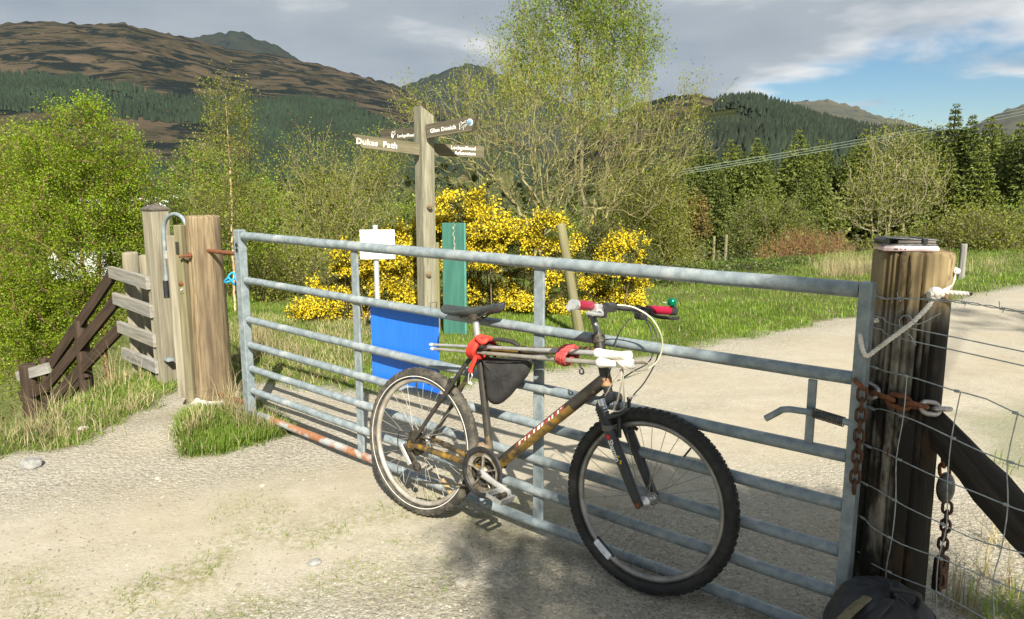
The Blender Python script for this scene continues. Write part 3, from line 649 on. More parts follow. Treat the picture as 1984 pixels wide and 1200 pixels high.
def side_fence():
    """short post-and-rail fence beside the kissing gate"""
    t = thing('post_and_rail_fence', pt(262, 720), 'short grey post-and-rail fence joining the tall square post', 'fence')
    # rails run from the square post back to the left
    b = pt(327, 738); R0 = Vector((b.x, b.y, 0)); Yl = 6.05
    rails = [((214, 527), (288, 549)), ((222, 578), (296, 604)), ((231, 633), (302, 661)), ((240, 684), (306, 712))]
    for (x0, y0), (x1, y1) in rails:
        p0 = pd(x0, y0, Yl); p1 = pd(x1, y1, b.y - .05); d = (p1 - p0).normalized(); beam('rail', p0, p1, .095, .038, grey_wood, t, (0, 0, 1), .004)
    for x, yt, yb, r, Y in ((252, 489, 716, .062, 6.0), (284, 494, 700, .055, 5.72)):
        top = pd(x, yt, Y); p = Vector((top.x, top.y, lz(top.x, top.y) - .2)); rough_post(MB(), top.z - p.z, r, r * .95, random.Random(x), 18, 8, .005).build('post', pale_wood, t, Matrix.Translation(p))
    # dark handrail stepping down the bank
    t = thing('stair_handrail', pt(70, 800), 'dark wooden handrail fence dropping down the bank beneath the birch', 'handrail')
    Ya, Yb, Yc = 6.10, 6.75, 7.0
    segs = [((218, 533), (100, 706)), ((226, 582), (84, 757)), ((233, 636), (88, 790)), ((165, 722), (98, 806))]
    ends = []
    for k, ((x0, y0), (x1, y1)) in enumerate(segs):
        f = (x0 - 100) / 120; p0 = pd(x0, y0, Ya if k < 3 else 6.4); p1 = pd(x1, y1, Yb); beam('rail', p0, p1, .10, .035, dark_wood, t, (0, 0, 1), .004); ends.append(p1)
    for (x0, y0), (x1, y1) in (((95, 713), (35, 730)), ((90, 750), (40, 768)), ((84, 788), (48, 797))):
        beam('short_rail', pd(x0, y0, Yb - .05), pd(x1, y1, Yb + .15), .10, .035, grey_wood if y0 == 713 else dark_wood, t, (0, 0, 1), .004)
    for x, yt, Y, r in ((85, 694, Yb + .02, .045), (55, 706, Yb + .12, .085), (155, 620, 6.45, .06)):
        top = pd(x, yt, Y); z0 = min(lz(top.x, top.y), top.z - .5) - .25; rough_post(MB(), top.z - z0, r, r * .95, random.Random(x), 16, 8, .005).build('post', dark_wood, t, Matrix.Translation((top.x, top.y, z0)))
side_fence()

# ------------------------------------------------------------------ finger post
def finger_post():
    b = pt(829, 645); Y = b.y; top = pd(822, 207, Y); h = top.z - b.z
    t = thing('finger_post', b, 'wooden finger post with four named arms in front of the gorse', 'signpost')
    sd = Vector((.80, .60, 0)).normalized(); fr = Vector((0, 0, 1)).cross(sd)      # sd: the post's right-hand face direction
    fr = -fr if fr.y > 0 else fr
    w = .135
    M = frame((b.x, b.y, b.z - .2), (0, 0, 1), sd); hh = h + .2
    # chamfered top sloping back
    mb = MB(); x = w / 2
    V = [(-x, -x, 0), (x, -x, 0), (x, x, 0), (-x, x, 0), (-x, -x, hh - .10), (x, -x, hh - .10), (x, x, hh - .02), (-x, x, hh - .02)]
    V = [(-x, -x, 0), (x, -x, 0), (x, x, 0), (-x, x, 0), (-x, -x, hh), (x, -x, hh - .085), (x, x, hh - .085), (-x, x, hh)]
    mb.add(V, [(0, 3, 2, 1), (0, 1, 5, 4), (1, 2, 6, 5), (2, 3, 7, 6), (3, 0, 4, 7), (4, 5, 6, 7)], False)
    mb.build('post', sign_wood, t, M)
    # knots: shallow rings on the near face
    for (kx, ky) in ((833, 399), (830, 531)):
        c = pd(kx, ky, Y - .09); d = (O - c); d.z = 0; d.normalize(); kn = MB().lathe([(0, .006), (.018, .006), (.022, .0), (.03, 0)], frame(c, d), 14); kn.build('knot', mat('dark_knot', (.12, .085, .045), (.24, .19, .11), 40, 3, .8), t)
    def arm(pa, pb, Ya, Yb, hgt, words, size, off, tip, label, dark=.0, lines=None, back=.0, xs=.5):
        """board from the post (pa) to its pointed tip (pb), text on the camera side"""
        A = pd(*pa, Ya); B = pd(*pb, Yb); d = (B - A); L_ = d.length; d.normalize(); up = Vector((0, 0, 1)); up = (up - d * up.dot(d)).normalized(); nrm = d.cross(up)
        if nrm.dot(O - A) < 0: nrm = -nrm
        x = d; flip = d.x < 0
        xd = -d if flip else d; y = up.cross(xd)      # local x to the right as seen from the camera
        M = Matrix((xd, -nrm, up)).transposed().to_4x4(); M.translation = A
        s = -1 if flip else 1; hh = hgt / 2
        pts = [(0, -hh), (s * (L_ - tip), -hh), (s * L_, hh * (1 if tip > 0 else 1)), (0, hh)] if tip > 0 else [(0, -hh), (s * L_, -hh), (s * L_, hh), (0, hh)]
        if s < 0: pts = pts[::-1]
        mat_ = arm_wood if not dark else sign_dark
        R = Matrix(((0, 0, 1, 0), (0, 1, 0, 0), (-1, 0, 0, 0), (0, 0, 0, 1)))
        mb = MB().prism(pts, .034, Matrix())
        # local frame for the grain: z along the board
        Mg = M @ R.inverted(); mb.v = [tuple(R @ Vector(v)) for v in mb.v]
        o = mb.build('arm', mat_, t, Mg); tag(o, label)
        for (txt, tx, tz, sz, al) in words:
            me = text_mesh(txt, sz, white_paint, .0012, al, 1.08, sz * .022); Mt = M @ Matrix.Translation((tx, -.0185, tz)) @ Matrix.Rotation(math.pi / 2, 4, 'X'); link('lettering', me, o, Mt)
        return o, M, s, L_
    Yf = Y - .06
    o1, M1, s1, L1 = arm((812, 289), (680, 272), Yf - .02, Yf - .28, .112, [('Dukes', -.595, -.024, .072, 'LEFT'), ('Path', -.350, -.024, .072, 'LEFT')], 0, 0, .10, 'arm reading Dukes Path')
    o2, M2, s2, L2 = arm((806, 258), (738, 263), Y + .06, Y + .42, .105, [('Lochgoilhead', -.255, -.032, .044, 'LEFT')], 0, 0, .05, 'dark arm reading Lochgoilhead', 1)
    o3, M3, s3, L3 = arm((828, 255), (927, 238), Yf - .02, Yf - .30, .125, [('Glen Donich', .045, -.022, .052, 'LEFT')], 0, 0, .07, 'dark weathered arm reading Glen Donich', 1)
    o4, M4, s4, L4 = arm((840, 290), (936, 295), Y + .02, Y + .30, .115, [('Lochgoilhead', .445, .012, .047, 'RIGHT'), ('Arboretum', .445, -.037, .047, 'RIGHT')], 0, 0, .0, 'arm reading Lochgoilhead Arboretum')
    # carved thistle-like emblem and blue round badge on the Glen Donich arm; emblem on the far Lochgoilhead arm
    def strokes(M, paths, r, parent, name):
        mb = MB()
        for p in paths: mb.tube([M @ Vector((x, -.0188, z)) for x, z in p], r, 5)
        mb.build(name, white_paint, parent)
    e = lambda cx, cz, s, P: [[(cx + x * s, cz + z * s) for x, z in p] for p in P]
    curl = [[(-1, -.9), (-.9, .4), (-.5, .8), (0, .2), (.4, .7), (1.0, .9)], [(-.7, -.2), (0, .5), (.9, .5)], [(-.5, -.6), (.2, -.2), (.9, .1)], [(-.1, -1.1), (.1, -.5), (.7, -.4), (.9, .0)]]
    strokes(M3, e(L3 * .73, .0, .04, curl), .0028, o3, 'emblem')
    c = M3 @ Vector((L3 * .86, -.0178, .012)); nrm = (M3.to_3x3() @ Vector((0, -1, 0)))
    bd = MB().lathe([(0, .003), (.030, .003), (.032, 0)], frame(c, nrm), 24).build('badge', white_paint, o3)
    MB().lathe([(0, .0042), (.024, .0042), (.025, .003)], frame(c, nrm), 24).build('badge_face', mat('blue_badge', (.09, .20, .36), (.25, .42, .58), 60, 2, .4), bd)
    strokes(M2, e(-.315, .005, .030, curl), .0035, o2, 'emblem')
    MB().lathe([(0, .002), (.018, .002), (.019, 0)], frame(M2 @ Vector((-.335, -.0175, -.022)), M2.to_3x3() @ Vector((0, -1, 0))), 14).build('emblem_disc', white_paint, o2)
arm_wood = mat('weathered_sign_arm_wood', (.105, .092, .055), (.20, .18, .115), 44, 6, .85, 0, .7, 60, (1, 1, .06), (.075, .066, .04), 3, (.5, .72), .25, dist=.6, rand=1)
sign_dark = mat('dark_weathered_sign_wood', (.07, .06, .042), (.15, .132, .09), 44, 6, .85, 0, .7, 60, (1, 1, .05), (.06, .05, .035), 3, (.55, .75), .25, dist=.6, rand=1)  # darker wood of the Glen Donich and far Lochgoilhead arms
finger_post()

def small_signs():
    # route notice on a grey pole
    p = pd(728, 475, 6.55); b = on(p.x, p.y); t = thing('route_notice', b, 'small white route notice on a grey metal pole', 'sign')
    top = pd(724, 437, 6.55).z; MB().cyl(b - Vector((0, 0, .1)), Vector((b.x, b.y, top)), .0235, 16).build('pole', zinc, t)
    MB().lathe([(0, 0.002), (.022, .002), (.0245, -.012)], Matrix.Translation((b.x, b.y, top)), 16).build('pole_cap', zinc, t)
    c = pd(731.5, 474, 6.51); xd = Vector((1, .10, 0)).normalized(); M = frame(c, (0, 0, 1), xd)
    pl = MB().box(Matrix(), (.302, .004, .258), .001).build('plate', paper_white, t, M)
    me = text_mesh('The Cowal Way', .036, mat('faded_print', (.22, .22, .28)), .0004, 'CENTER'); link('lettering', me, pl, M @ Matrix.Translation((0, -.0029, .065)) @ Matrix.Rotation(math.pi / 2, 4, 'X'))
    faint = mat('faint_print', (.70, .70, .72))
    for k, (w, z) in enumerate(((.2, -.075), (.12, -.092))): MB().box(M @ Matrix.Translation((0.01, -.0026, z)), (w, .0008, .003)).build('print_line', faint, pl)
    # green board
    b = pt(880, 647); top = pd(880, 432, b.y).z; t = thing('green_board', b, 'upright green painted board behind the gate', 'board'); M = frame((b.x, b.y, (top + b.z) / 2 - .05), (0, 0, 1), (1, -.03, 0)); h = top - b.z + .1
    MB().box(Matrix(), (.205, .03, h), .003).build('face', green_paint, t, M)
    M2 = M.copy(); M2.translation = M @ Vector((.1145, .004, 0)); MB().box(Matrix(), (.022, .036, h - .004), .003).build('edge_strip', mat('lighter_green_paint', (.05, .20, .155), (.075, .25, .20), 20, 3, .5), t, M2)
    mb = MB(); rng = random.Random(8); peel = mat('bare_peeled_wood', (.28, .24, .17), (.42, .37, .28), 60, 4, .9)
    for k in range(16):
        z = h / 2 - .02 - k * .018 + rng.uniform(-.006, .006); mb.box(M @ Matrix.Translation((rng.uniform(-.004, .018) + .004, -.0156, z)), (rng.uniform(.004, .015), .0012, rng.uniform(.012, .024)))
    tag(mb.build('peeled_patch', peel, t), 'paint peeled to bare wood', kind='stuff')
    # short timber stub beside it and the leaning stake
    p = pd(848, 600, b.y + .1); q = on(p.x, p.y); t = thing('timber_stub', q, 'narrow timber stub between the finger post and the green board', 'stake'); beam('timber', q - Vector((0, 0, .1)), Vector((q.x, q.y, pd(848, 470, b.y + .1).z)), .05, .05, green_wood, t, (1, 0, 0), .004)
    b = pt(1124, 652); a = pd(1086, 434, b.y + .1); t = thing('leaning_stake', b, 'pale round stake leaning left against the gorse', 'stake'); M = frame(b + (b - a).normalized() * .15, a - b)
    rough_post(MB(), (a - b).length + .15, .052, .046, random.Random(5), 16, 8, .004).build('timber', green_wood, t, M)
    # post across the track and thin far posts
    b = pd(1861, 545, 11.2); b = on(b.x, b.y); t = thing('fence_post', b, 'old grey fence post at the far side of the track', 'post'); rough_post(MB(), pd(1861, 473, 11.2).z - b.z + .1, .055, .05, random.Random(6), 14, 8, .006).build('timber', grey_wood, t, Matrix.Translation(b - Vector((0, 0, .1))))
    for k, (x, y0, y1, Y, lab) in enumerate(((1382, 458, 505, 14.5, 'thin grey stake in the scrub, left one of two'), (1405, 455, 508, 14.2, 'thin grey stake in the scrub, right one of two'))):
        b = pd(x, y1, Y); b = on(b.x, b.y); t = thing('stake', b, lab, 'stake', 'thin stakes in the scrub'); rough_post(MB(), max(.5, pd(x, y0, Y).z - b.z), .03, .026, random.Random(k), 12, 6, .004).build('timber', green_wood, t, Matrix.Translation(b))
small_signs()

# ------------------------------------------------------------------ the bicycle
tyre_black = mat('black_tyre_rubber', (.010, .010, .010), (.028, .027, .025), 30, 4, .75, 0, .3)
tyre_dusty = mat('dusty_tyre_rubber', (.035, .032, .027), (.15, .135, .105), 22, 5, .9, 0, .5, lo=.45, hi=.75)
rim_metal = mat('dusty_alloy_rim', (.30, .27, .22), (.50, .47, .41), 14, 4, .45, .4)
rim_grey = mat('grey_alloy_rim', (.20, .195, .18), (.34, .33, .31), 14, 4, .4, .5)
spoke_mat = mat('steel_spokes', (.30, .29, .26), None, rough=.4, metal=.6)
alloy = mat('polished_alloy', (.55, .55, .54), (.72, .72, .71), 20, 3, .3, .7)
frame_dark = mat('scuffed_black_frame_paint', (.020, .018, .015), (.045, .040, .032), 18, 5, .38, 0, .2, c3=(.16, .12, .06), s3=14, t3=(.60, .72))
frame_gold = mat('black_and_gold_frame_paint', (.028, .023, .017), (.06, .045, .025), 12, 5, .38, 0, .2, stretch=(1, 1, .35), c3=(.25, .145, .02), s3=9, t3=(.45, .58))
gold = mat('gold_frame_paint', (.24, .135, .012), (.15, .095, .025), 16, 5, .35, 0, .2, c3=(.045, .036, .022), s3=14, t3=(.46, .60))
fork_black = mat('fork_black_paint', (.014, .016, .018), (.04, .04, .042), 12, 4, .4)
chrome = mat('chrome', (.7, .7, .72), None, rough=.12, metal=1)
drive_black = mat('oily_drivetrain', (.018, .016, .013), (.10, .085, .06), 40, 4, .6, .3, .4)
red_grip = mat('metallic_crimson_grip', (.33, .008, .035), (.44, .015, .06), 14, 2, .28, .35)
bell_green = mat('green_anodised_bell', (.0, .22, .10), (.01, .34, .18), 8, 2, .2, .7)
saddle_mat = mat('black_saddle_vinyl', (.020, .026, .026), (.045, .052, .05), 20, 3, .42, 0, .15)
cloth_black = mat('black_nylon', (.014, .014, .015), (.035, .034, .034), 14, 5, .7, 0, .7, 12, c3=(.16, .13, .09), s3=16, t3=(.68, .76))
red_cloth = mat('red_strap_cloth', (.52, .018, .012), (.70, .05, .03), 16, 3, .7, 0, .5, 40)
lean = math.radians(6)
RC = on(-.4185, 3.1107); FC = on(.4662, 2.433); WB = (FC - RC).length
BX = (FC - RC).normalized(); BL = Vector((0, 0, 1)).cross(BX).normalized(); BU0 = BX.cross(BL).normalized(); BU = BU0 * math.cos(lean) + BL * math.sin(lean); BY = BU.cross(BX)
BM = Matrix((BX, BY, BU)).transposed().to_4x4(); BM.translation = RC
RW = .332
def B(x, y, z): return BM @ Vector((x, y, z))
def BP(px, py, off=0.0):
    """bike-frame point under a pixel on the bike's own plane shifted sideways by off"""
    r = ray(px, py); o = B(0, off, 0); t = BY.dot(o - O) / BY.dot(r); return BM.inverted() @ (O + r * t)
def BPw(px, py, off=0.0): return BM @ BP(px, py, off)
bike = thing('bicycle', RC, 'muddy black and gold mountain bike leaning against the gate', 'bicycle')
def bpart(mb, name, m, parent=None, label=None, kind=None):
    o = mb.build(name, m, parent or bike, BM); return tag(o, label, kind=kind)
def ring(cx, cz, R, prof, n=64):
    """sweep a closed profile [(dr, y)] round the axle"""
    V = []; m = len(prof)
    for k in range(n):
        a = 2 * math.pi * k / n
        for dr, y in prof: V.append((cx + (R + dr) * math.cos(a), y, cz + (R + dr) * math.sin(a)))
    F = [(k * m + i, k * m + (i + 1) % m, ((k + 1) % n) * m + (i + 1) % m, ((k + 1) % n) * m + i) for k in range(n) for i in range(m)]
    return V, F
def wheel(cx, front):
    cz = RW; rng = random.Random(int(cx * 10) + 2)
    rim = MB().add(*ring(cx, cz, .277, [(-.013, 0), (-.006, -.011), (.008, -.012), (.008, -.009), (-.002, 0), (.008, .009), (.008, .012), (-.006, .011)], 72))
    w = bpart(rim, 'wheel', rim_grey if front else rim_metal, label='front wheel' if front else 'rear wheel')
    hw = .026 if front else .025
    prof = [(.049 + .0 * i, 0) for i in ()] + [(.050 * math.sin(a) * .5 + .0255, hw * math.cos(a)) for a in np.linspace(-.72, math.pi + .72, 15)]
    bpart(MB().add(*ring(cx, cz, .2785, prof, 72)), 'tyre', tyre_black if front else tyre_dusty, w)
    kn = MB(); N = 74 if front else 66
    for k in range(N):
        for row, (y, tilt, sz) in enumerate(((-.019, -.75, (.011, .008, .007)), (-.007, -.25, (.010, .009, .005)), (.007, .25, (.010, .009, .005)), (.019, .75, (.011, .008, .007)))):
            a = 2 * math.pi * (k + (.5 if row in (1, 2) else 0)) / N; R = .3285 - (.008 if row in (0, 3) else 0) - (0 if front else .001)
            M = Matrix.Translation((cx + R * math.cos(a), y, cz + R * math.sin(a))) @ Matrix.Rotation(-a, 4, 'Y') @ Matrix.Rotation(tilt, 4, 'Z')
            s = sz if front else (sz[0] * .5, sz[1], sz[2]); kn.box(M, (s[2], s[1], s[0]))
    bpart(kn, 'tread', tyre_black if front else tyre_dusty, w, kind='stuff')
    sp = MB()
    for k in range(32):
        a = 2 * math.pi * k / 32; side = 1 if k % 2 else -1; b = a + (.95 if (k // 2) % 2 else -.95); y = side * .026
        sp.tube([(cx + .021 * math.cos(b), y, cz + .021 * math.sin(b)), (cx + .266 * math.cos(a), side * .002, cz + .266 * math.sin(a))], .00115, 4, False)
    bpart(sp, 'spokes', spoke_mat if front else rim_metal, w, kind='stuff')
    hub = MB(); Y = Matrix.Translation((cx, 0, cz)) @ Matrix.Rotation(math.pi / 2, 4, 'X')
    hub.lathe([(.004, -.052), (.010, -.052), (.010, -.040), (.012, -.034), (.024, -.032), (.024, -.028), (.014, -.024), (.012, 0), (.014, .024), (.024, .028), (.024, .032), (.012, .034), (.010, .052), (.004, .052)], Y, 18)
    bpart(hub, 'hub', alloy, w)
    va = math.radians(56 if front else 100); bpart(MB().cyl((cx + .262 * math.cos(va), 0, cz + .262 * math.sin(va)), (cx + .222 * math.cos(va), 0, cz + .222 * math.sin(va)), .0035, 8), 'valve', black_plastic, w)
    if front:
        c = BP(1167, 1065, -.012); M = Matrix.Translation(c) @ Matrix.Rotation(math.atan2(c.z - cz, c.x - cx) * -1, 4, 'Y'); rf = bpart(MB().box(M, (.030, .008, .082), .006), 'reflector', mat('clear_reflector', (.60, .62, .66), (.8, .82, .86), 60, 2, .15), w)
        bpart(MB().box(M @ Matrix.Translation((.0, .006, 0)), (.042, .006, .094), .004), 'reflector_mount', black_plastic, w)
    else:
        c = BP(866, 944, 0.0); M = Matrix.Translation(c) @ Matrix.Rotation(math.radians(-52), 4, 'Y'); bpart(MB().box(M, (.026, .008, .085), .006), 'reflector', mat('dusty_amber_reflector', (.30, .20, .09), (.42, .31, .17), 40, 3, .5), w)
        st = MB().add(*ring(cx, cz, .2785, [(.0125, -.0259), (.0165, -.0259), (.0165, -.0245), (.0125, -.0245)], 72)); bpart(st, 'reflective_stripe', mat('reflective_sidewall', (.62, .60, .56), None, rough=.3), w)
        for i, r in enumerate((.055, .049, .043, .037, .031, .026)):
            pass
        cs = MB()
        for i, r in enumerate((.056, .050, .044, .038, .032, .027)):
            V = []; n = 44
            for k in range(n):
                a = 2 * math.pi * k / n; q = r + (.003 if k % 2 else 0); V += [(cx + q * math.cos(a), -.030 - i * .0046, cz + q * math.sin(a)), (cx + q * math.cos(a), -.0325 - i * .0046, cz + q * math.sin(a))]
            F = [(2 * k, (2 * k + 2) % (2 * n), (2 * k + 3) % (2 * n), 2 * k + 1) for k in range(n)] + [tuple(range(0, 2 * n, 2)), tuple(range(1, 2 * n, 2))[::-1]]
            cs.add(V, F, False)
        bpart(cs, 'cassette', drive_black, w, kind='stuff')
    return w
wheel(0, False); wheel(WB, True)
def T(pts, r, n=12, **k): return MB().tube(pts, r, n, **k)
bb = Vector((.405, 0, .292)); st_top = Vector((.305, 0, .795)); hb = Vector((.922, 0, .722)); ht = Vector((.880, 0, .872))
def frame_set():
    bpart(T([bb, st_top], [.0165, .0165], 14), 'seat_tube', frame_dark)
    bpart(T([st_top + Vector((.012, 0, -.022)), ht + Vector((.012, 0, -.03))], .0155, 14), 'top_tube', frame_gold, label='black and gold top tube')
    dt0, dt1 = bb + Vector((.012, 0, .010)), hb + Vector((-.006, 0, .018))
    d = bpart(T([dt0, dt1], [.0235, .0245], 18), 'down_tube', frame_dark, label='scuffed down tube with white lettering')
    ax = (dt1 - dt0).normalized(); nrm = Vector((ax.z, 0, -ax.x))     # nrm: below the tube
    # gold lower flank as a fitted half sleeve on the camera side
    V = []; n = 10; K = 24
    for k in range(K + 1):
        p = dt0.lerp(dt1, .03 + .70 * k / K); r = .0244 + .0009
        for i in range(n + 1):
            a = math.radians(-8 + (88 * (i / n))); 
            q = p + Vector((0, -1, 0)) * r * math.cos(a) + nrm * r * math.sin(a); V.append(q)
    bpart(MB().add(V, [(k * (n + 1) + i, k * (n + 1) + i + 1, (k + 1) * (n + 1) + i + 1, (k + 1) * (n + 1) + i) for k in range(K) for i in range(n)]), 'gold_flank', gold, d)
    # worn white lettering edged with red, half of it rubbed away
    rng = random.Random(4); wp = mat('worn_white_decal', (.78, .76, .72), (.30, .22, .18), 40, 4, .5, lo=.52, hi=.64); rd = mat('worn_red_decal', (.35, .05, .035), (.12, .05, .03), 40, 4, .5)
    L_ = (dt1 - dt0).length
    def decal(u0, u1, h0, h1, m, name, lift, slant=.010):
        V = []; n = 6; K = 4
        for k in range(K + 1):
            for i in range(n + 1):
                hh = h0 + (h1 - h0) * i / n; u = u0 + (u1 - u0) * k / K + slant * hh / .02; a = hh / .0245
                p = dt0 + ax * u + Vector((0, -1, 0)) * (.0244 + lift) * math.cos(a) - nrm * (.0244 + lift) * math.sin(a); V.append(p)
        bpart(MB().add(V, [(k * (n + 1) + i, k * (n + 1) + i + 1, (k + 1) * (n + 1) + i + 1, (k + 1) * (n + 1) + i) for k in range(K) for i in range(n)]), name, m, d)
    decal(.165, .455, -.001, .019, rd, 'decal_border', .0007)
    for u0, w, h0, h1 in ((.185, .011, .002, .016), (.200, .014, .012, .017), (.222, .006, .002, .015), (.243, .012, .002, .010), (.275, .010, .003, .016), (.300, .016, .003, .016), (.322, .014, .004, .016), (.365, .009, .004, .014), (.385, .008, .003, .015), (.418, .008, .003, .015), (.433, .010, .012, .016)):
        decal(u0, u0 + w, h0, h1, wp, 'letter_mark', .0013)
    h = bpart(T([hb - (ht - hb).normalized() * .012, ht], .0205, 16), 'head_tube', frame_dark)
    bpart(T([hb - Vector((0, 0, .006)), hb + Vector((-.006, 0, .022))], .0222, 16), 'head_band', mat('rusty_head_band', (.20, .10, .04), (.34, .20, .10), 50, 3, .7), h)
    for s in (-1, 1):
        bpart(T([(0, s * .066, RW), (.10, s * .058, RW - .008), (.24, s * .040, .310), (.375, s * .030, .295)], [.010, .013, .014, .014], 12), 'chain_stay', frame_gold)
        bpart(T([(0.004, s * .066, RW + .004), (.14, s * .052, .530), (.265, s * .030, .715), (.300, s * .016, .765)], [.008, .0095, .0095, .009], 12), 'seat_stay', frame_dark)
        bpart(MB().prism([(-.018, RW - .018), (.018, RW - .022), (.03, RW + .0), (.012, RW + .022), (-.014, RW + .016)], .006, Matrix.Translation((0, s * .066, 0))), 'dropout', frame_gold)
        # V-brake arms on the rear stays
        ba = bpart(T([(.155, s * .045, .548), (.168, s * .036, .585), (.182, s * .028, .645)], [.009, .008, .007], 10), 'brake_arm', drive_black)
        bpart(MB().box(Matrix.Translation((.180, s * .020, .583)) @ Matrix.Rotation(.6, 4, 'Y'), (.05, .010, .011), .002), 'brake_pad', black_plastic, ba)
    bpart(T([(.182, -.030, .646), (.182, .034, .650)], .003, 8), 'brake_link', alloy)
    # seat post and saddle
    sp_top = Vector((.283, 0, .905)); bpart(T([st_top - Vector((-.004, 0, .02)), sp_top], .0135, 14), 'seat_post', alloy)
    bpart(T([st_top - Vector((.0, 0, .024)), st_top + Vector((-.002, 0, .006))], .0195, 14), 'seat_clamp', drive_black)
    a, b = BP(864, 600, 0), BP(978, 592, 0); sad = MB(); V = []; n = 20; K = 22
    wid = [.030, .050, .066, .074, .077, .076, .072, .066, .058, .050, .043, .037, .032, .029, .027, .0255, .0245, .0235, .0225, .021, .019, .016, .006]
    A = Vector((a.x, 0, a.z)); Bv = Vector((b.x, 0, b.z)); ax2 = (Bv - A); ln = ax2.length; ax2.normalize(); up2 = Vector((-ax2.z, 0, ax2.x))
    for k in range(K + 1):
        f = k / K; w = wid[k]; cpt = A + ax2 * (ln * f) + up2 * (.010 * (1 - f) ** 2 * 1.2 - .012 * math.sin(f * math.pi) + .006 * f); th = .030 + .010 * math.sin(math.pi * min(1, f * 1.5)) if f < .97 else .018
        for i in range(n):
            t = 2 * math.pi * i / n; yy = w * math.cos(t); z = (.010 * math.sin(t) if math.sin(t) > 0 else th * math.sin(t) * (1 - .35 * abs(math.cos(t))))
            z += -.012 * (abs(yy) / .075) ** 2; V.append(cpt + Vector((0, yy, 0)) + up2 * z)
    sad.add(V, [(k * n + i, k * n + (i + 1) % n, (k + 1) * n + (i + 1) % n, (k + 1) * n + i) for k in range(K) for i in range(n)]); sad.add(V[:n], [tuple(range(n))[::-1]]); sad.add(V[-n:], [tuple(range(n))])
    sd = bpart(sad, 'saddle', saddle_mat)
    mid = A.lerp(Bv, .5)
    for s in (-1, 1): bpart(T([A + ax2 * .05 + Vector((0, s * .03, -.012)), mid + Vector((-.05, s * .022, -.045)), mid + Vector((.04, s * .022, -.04)), A + ax2 * (ln - .05) + Vector((0, s * .01, -.01))], .0038, 8), 'saddle_rail', drive_black, sd)
    bpart(MB().box(Matrix.Translation(sp_top + Vector((.0, 0, .006))) @ Matrix.Rotation(-.2, 4, 'Y'), (.045, .052, .030), .006), 'saddle_clamp', drive_black)
frame_set()
def fork_set():
    ax = (hb - ht).normalized(); hubv = Vector((WB, 0, RW)); crown = hb + ax * .055
    steer = bpart(T([hb, crown], .017, 14), 'steerer', fork_black)
    bpart(T([hb + ax * .030, crown + ax * .022], .0215, 14), 'crown_race', chrome)
    bpart(T([crown + Vector((0, -.062, -.03)), crown + Vector((.004, -.05, 0)), crown + Vector((.006, 0, .010)), crown + Vector((.004, .05, 0)), crown + Vector((0, .062, -.03))], [.019, .021, .022, .021, .019], 12), 'fork_crown', fork_black)
    for s in (-1, 1):
        y = s * .062; top = crown + Vector((.0, y, -.02)); low = hubv + Vector((-.012, y, .012)); mid = top.lerp(low, .22)
        lg = bpart(T([mid, top.lerp(low, .5), top.lerp(low, .80), low, hubv + Vector((.004, y, -.008))], [.0215, .0200, .0185, .0165, .014], 16), 'fork_leg', fork_black, label='black fork leg with white lettering' if s < 0 else None)
        bpart(T([crown + Vector((.0, y, .008)), mid], .0145, 14), 'stanchion', chrome, lg)
        P = []; R = []
        for k in range(15): P.append(top.lerp(mid, k / 14)); R.append(.0235 if k % 2 else .0195)
        bpart(T(P, R, 16), 'gaiter', black_plastic, lg)
        bpart(T([mid + Vector((0, 0, .008)), mid + Vector((.002, 0, -.012))], .0245, 14), 'leg_cap', mat('grey_leg_cap', (.10, .10, .10), None, rough=.4), lg)
        dr = bpart(MB().lathe([(0, .008), (.010, .008), (.012, 0)], Matrix.Translation(hubv + Vector((0, s * .076, 0))) @ Matrix.Rotation(-s * math.pi / 2, 4, 'X') , 6, False), 'axle_nut', rust, lg)
        ba = bpart(T([top.lerp(low, .30) + Vector((.026, -s * .012, -.01)), top.lerp(low, .16) + Vector((.04, -s * .02, .02)), top + Vector((.055, -s * .022, .03))], [.009, .008, .006], 10), 'brake_arm', black_plastic)
        bpart(MB().box(Matrix.Translation(top.lerp(low, .22) + Vector((.045, -s * .032, .0))) @ Matrix.Rotation(.5, 4, 'Y'), (.055, .010, .012), .002), 'brake_pad', black_plastic, ba)
        if s < 0:
            me = text_mesh('Shaman', .027, white_paint, .0003, 'LEFT', .95, .0006); d = (low - mid).normalized(); yv = Vector((0, -1, 0)); xv = d; zv = xv.cross(-yv); 
            M = Matrix((xv, (yv.cross(xv)), yv)).transposed().to_4x4(); M.translation = mid + d * .045 + Vector((0, -.0212, 0)) - yv.cross(xv) * .010
            link('lettering', me, lg, BM @ M)
            bpart(MB().lathe([(0, .0012), (.007, .0008), (.009, 0)], Matrix.Translation(mid + d * .036 + Vector((-.004, -.0212, 0))) @ Matrix.Rotation(math.pi / 2, 4, 'X'), 14), 'red_dot', mat('red_decal', (.6, .01, .02), None, rough=.4), lg)
            for q, (u, v) in enumerate(((.105, .008), (.122, .010), (.13, .006))): bpart(MB().lathe([(0, .001), (.0035, .0006), (.004, 0)], Matrix.Translation(mid + d * u + Vector((v, -.0205, 0))) @ Matrix.Rotation(math.pi / 2, 4, 'X'), 10), 'yellow_dot', mat('yellow_decal', (.7, .45, .02), None, rough=.4), lg)
    tp = crown + Vector((.09, 0, .02)); bpart(T([tp + Vector((0, -.02, 0)), tp + Vector((0, .045, .004))], .003, 8), 'brake_link', alloy)
    bpart(T([crown + Vector((.03, -.07, -.055)), crown + Vector((.075, -.055, -.035)), crown + Vector((.085, 0, -.028)), crown + Vector((.075, .055, -.035)), crown + Vector((.03, .07, -.055))], .010, 10), 'fork_brace', fork_black)
fork_set()
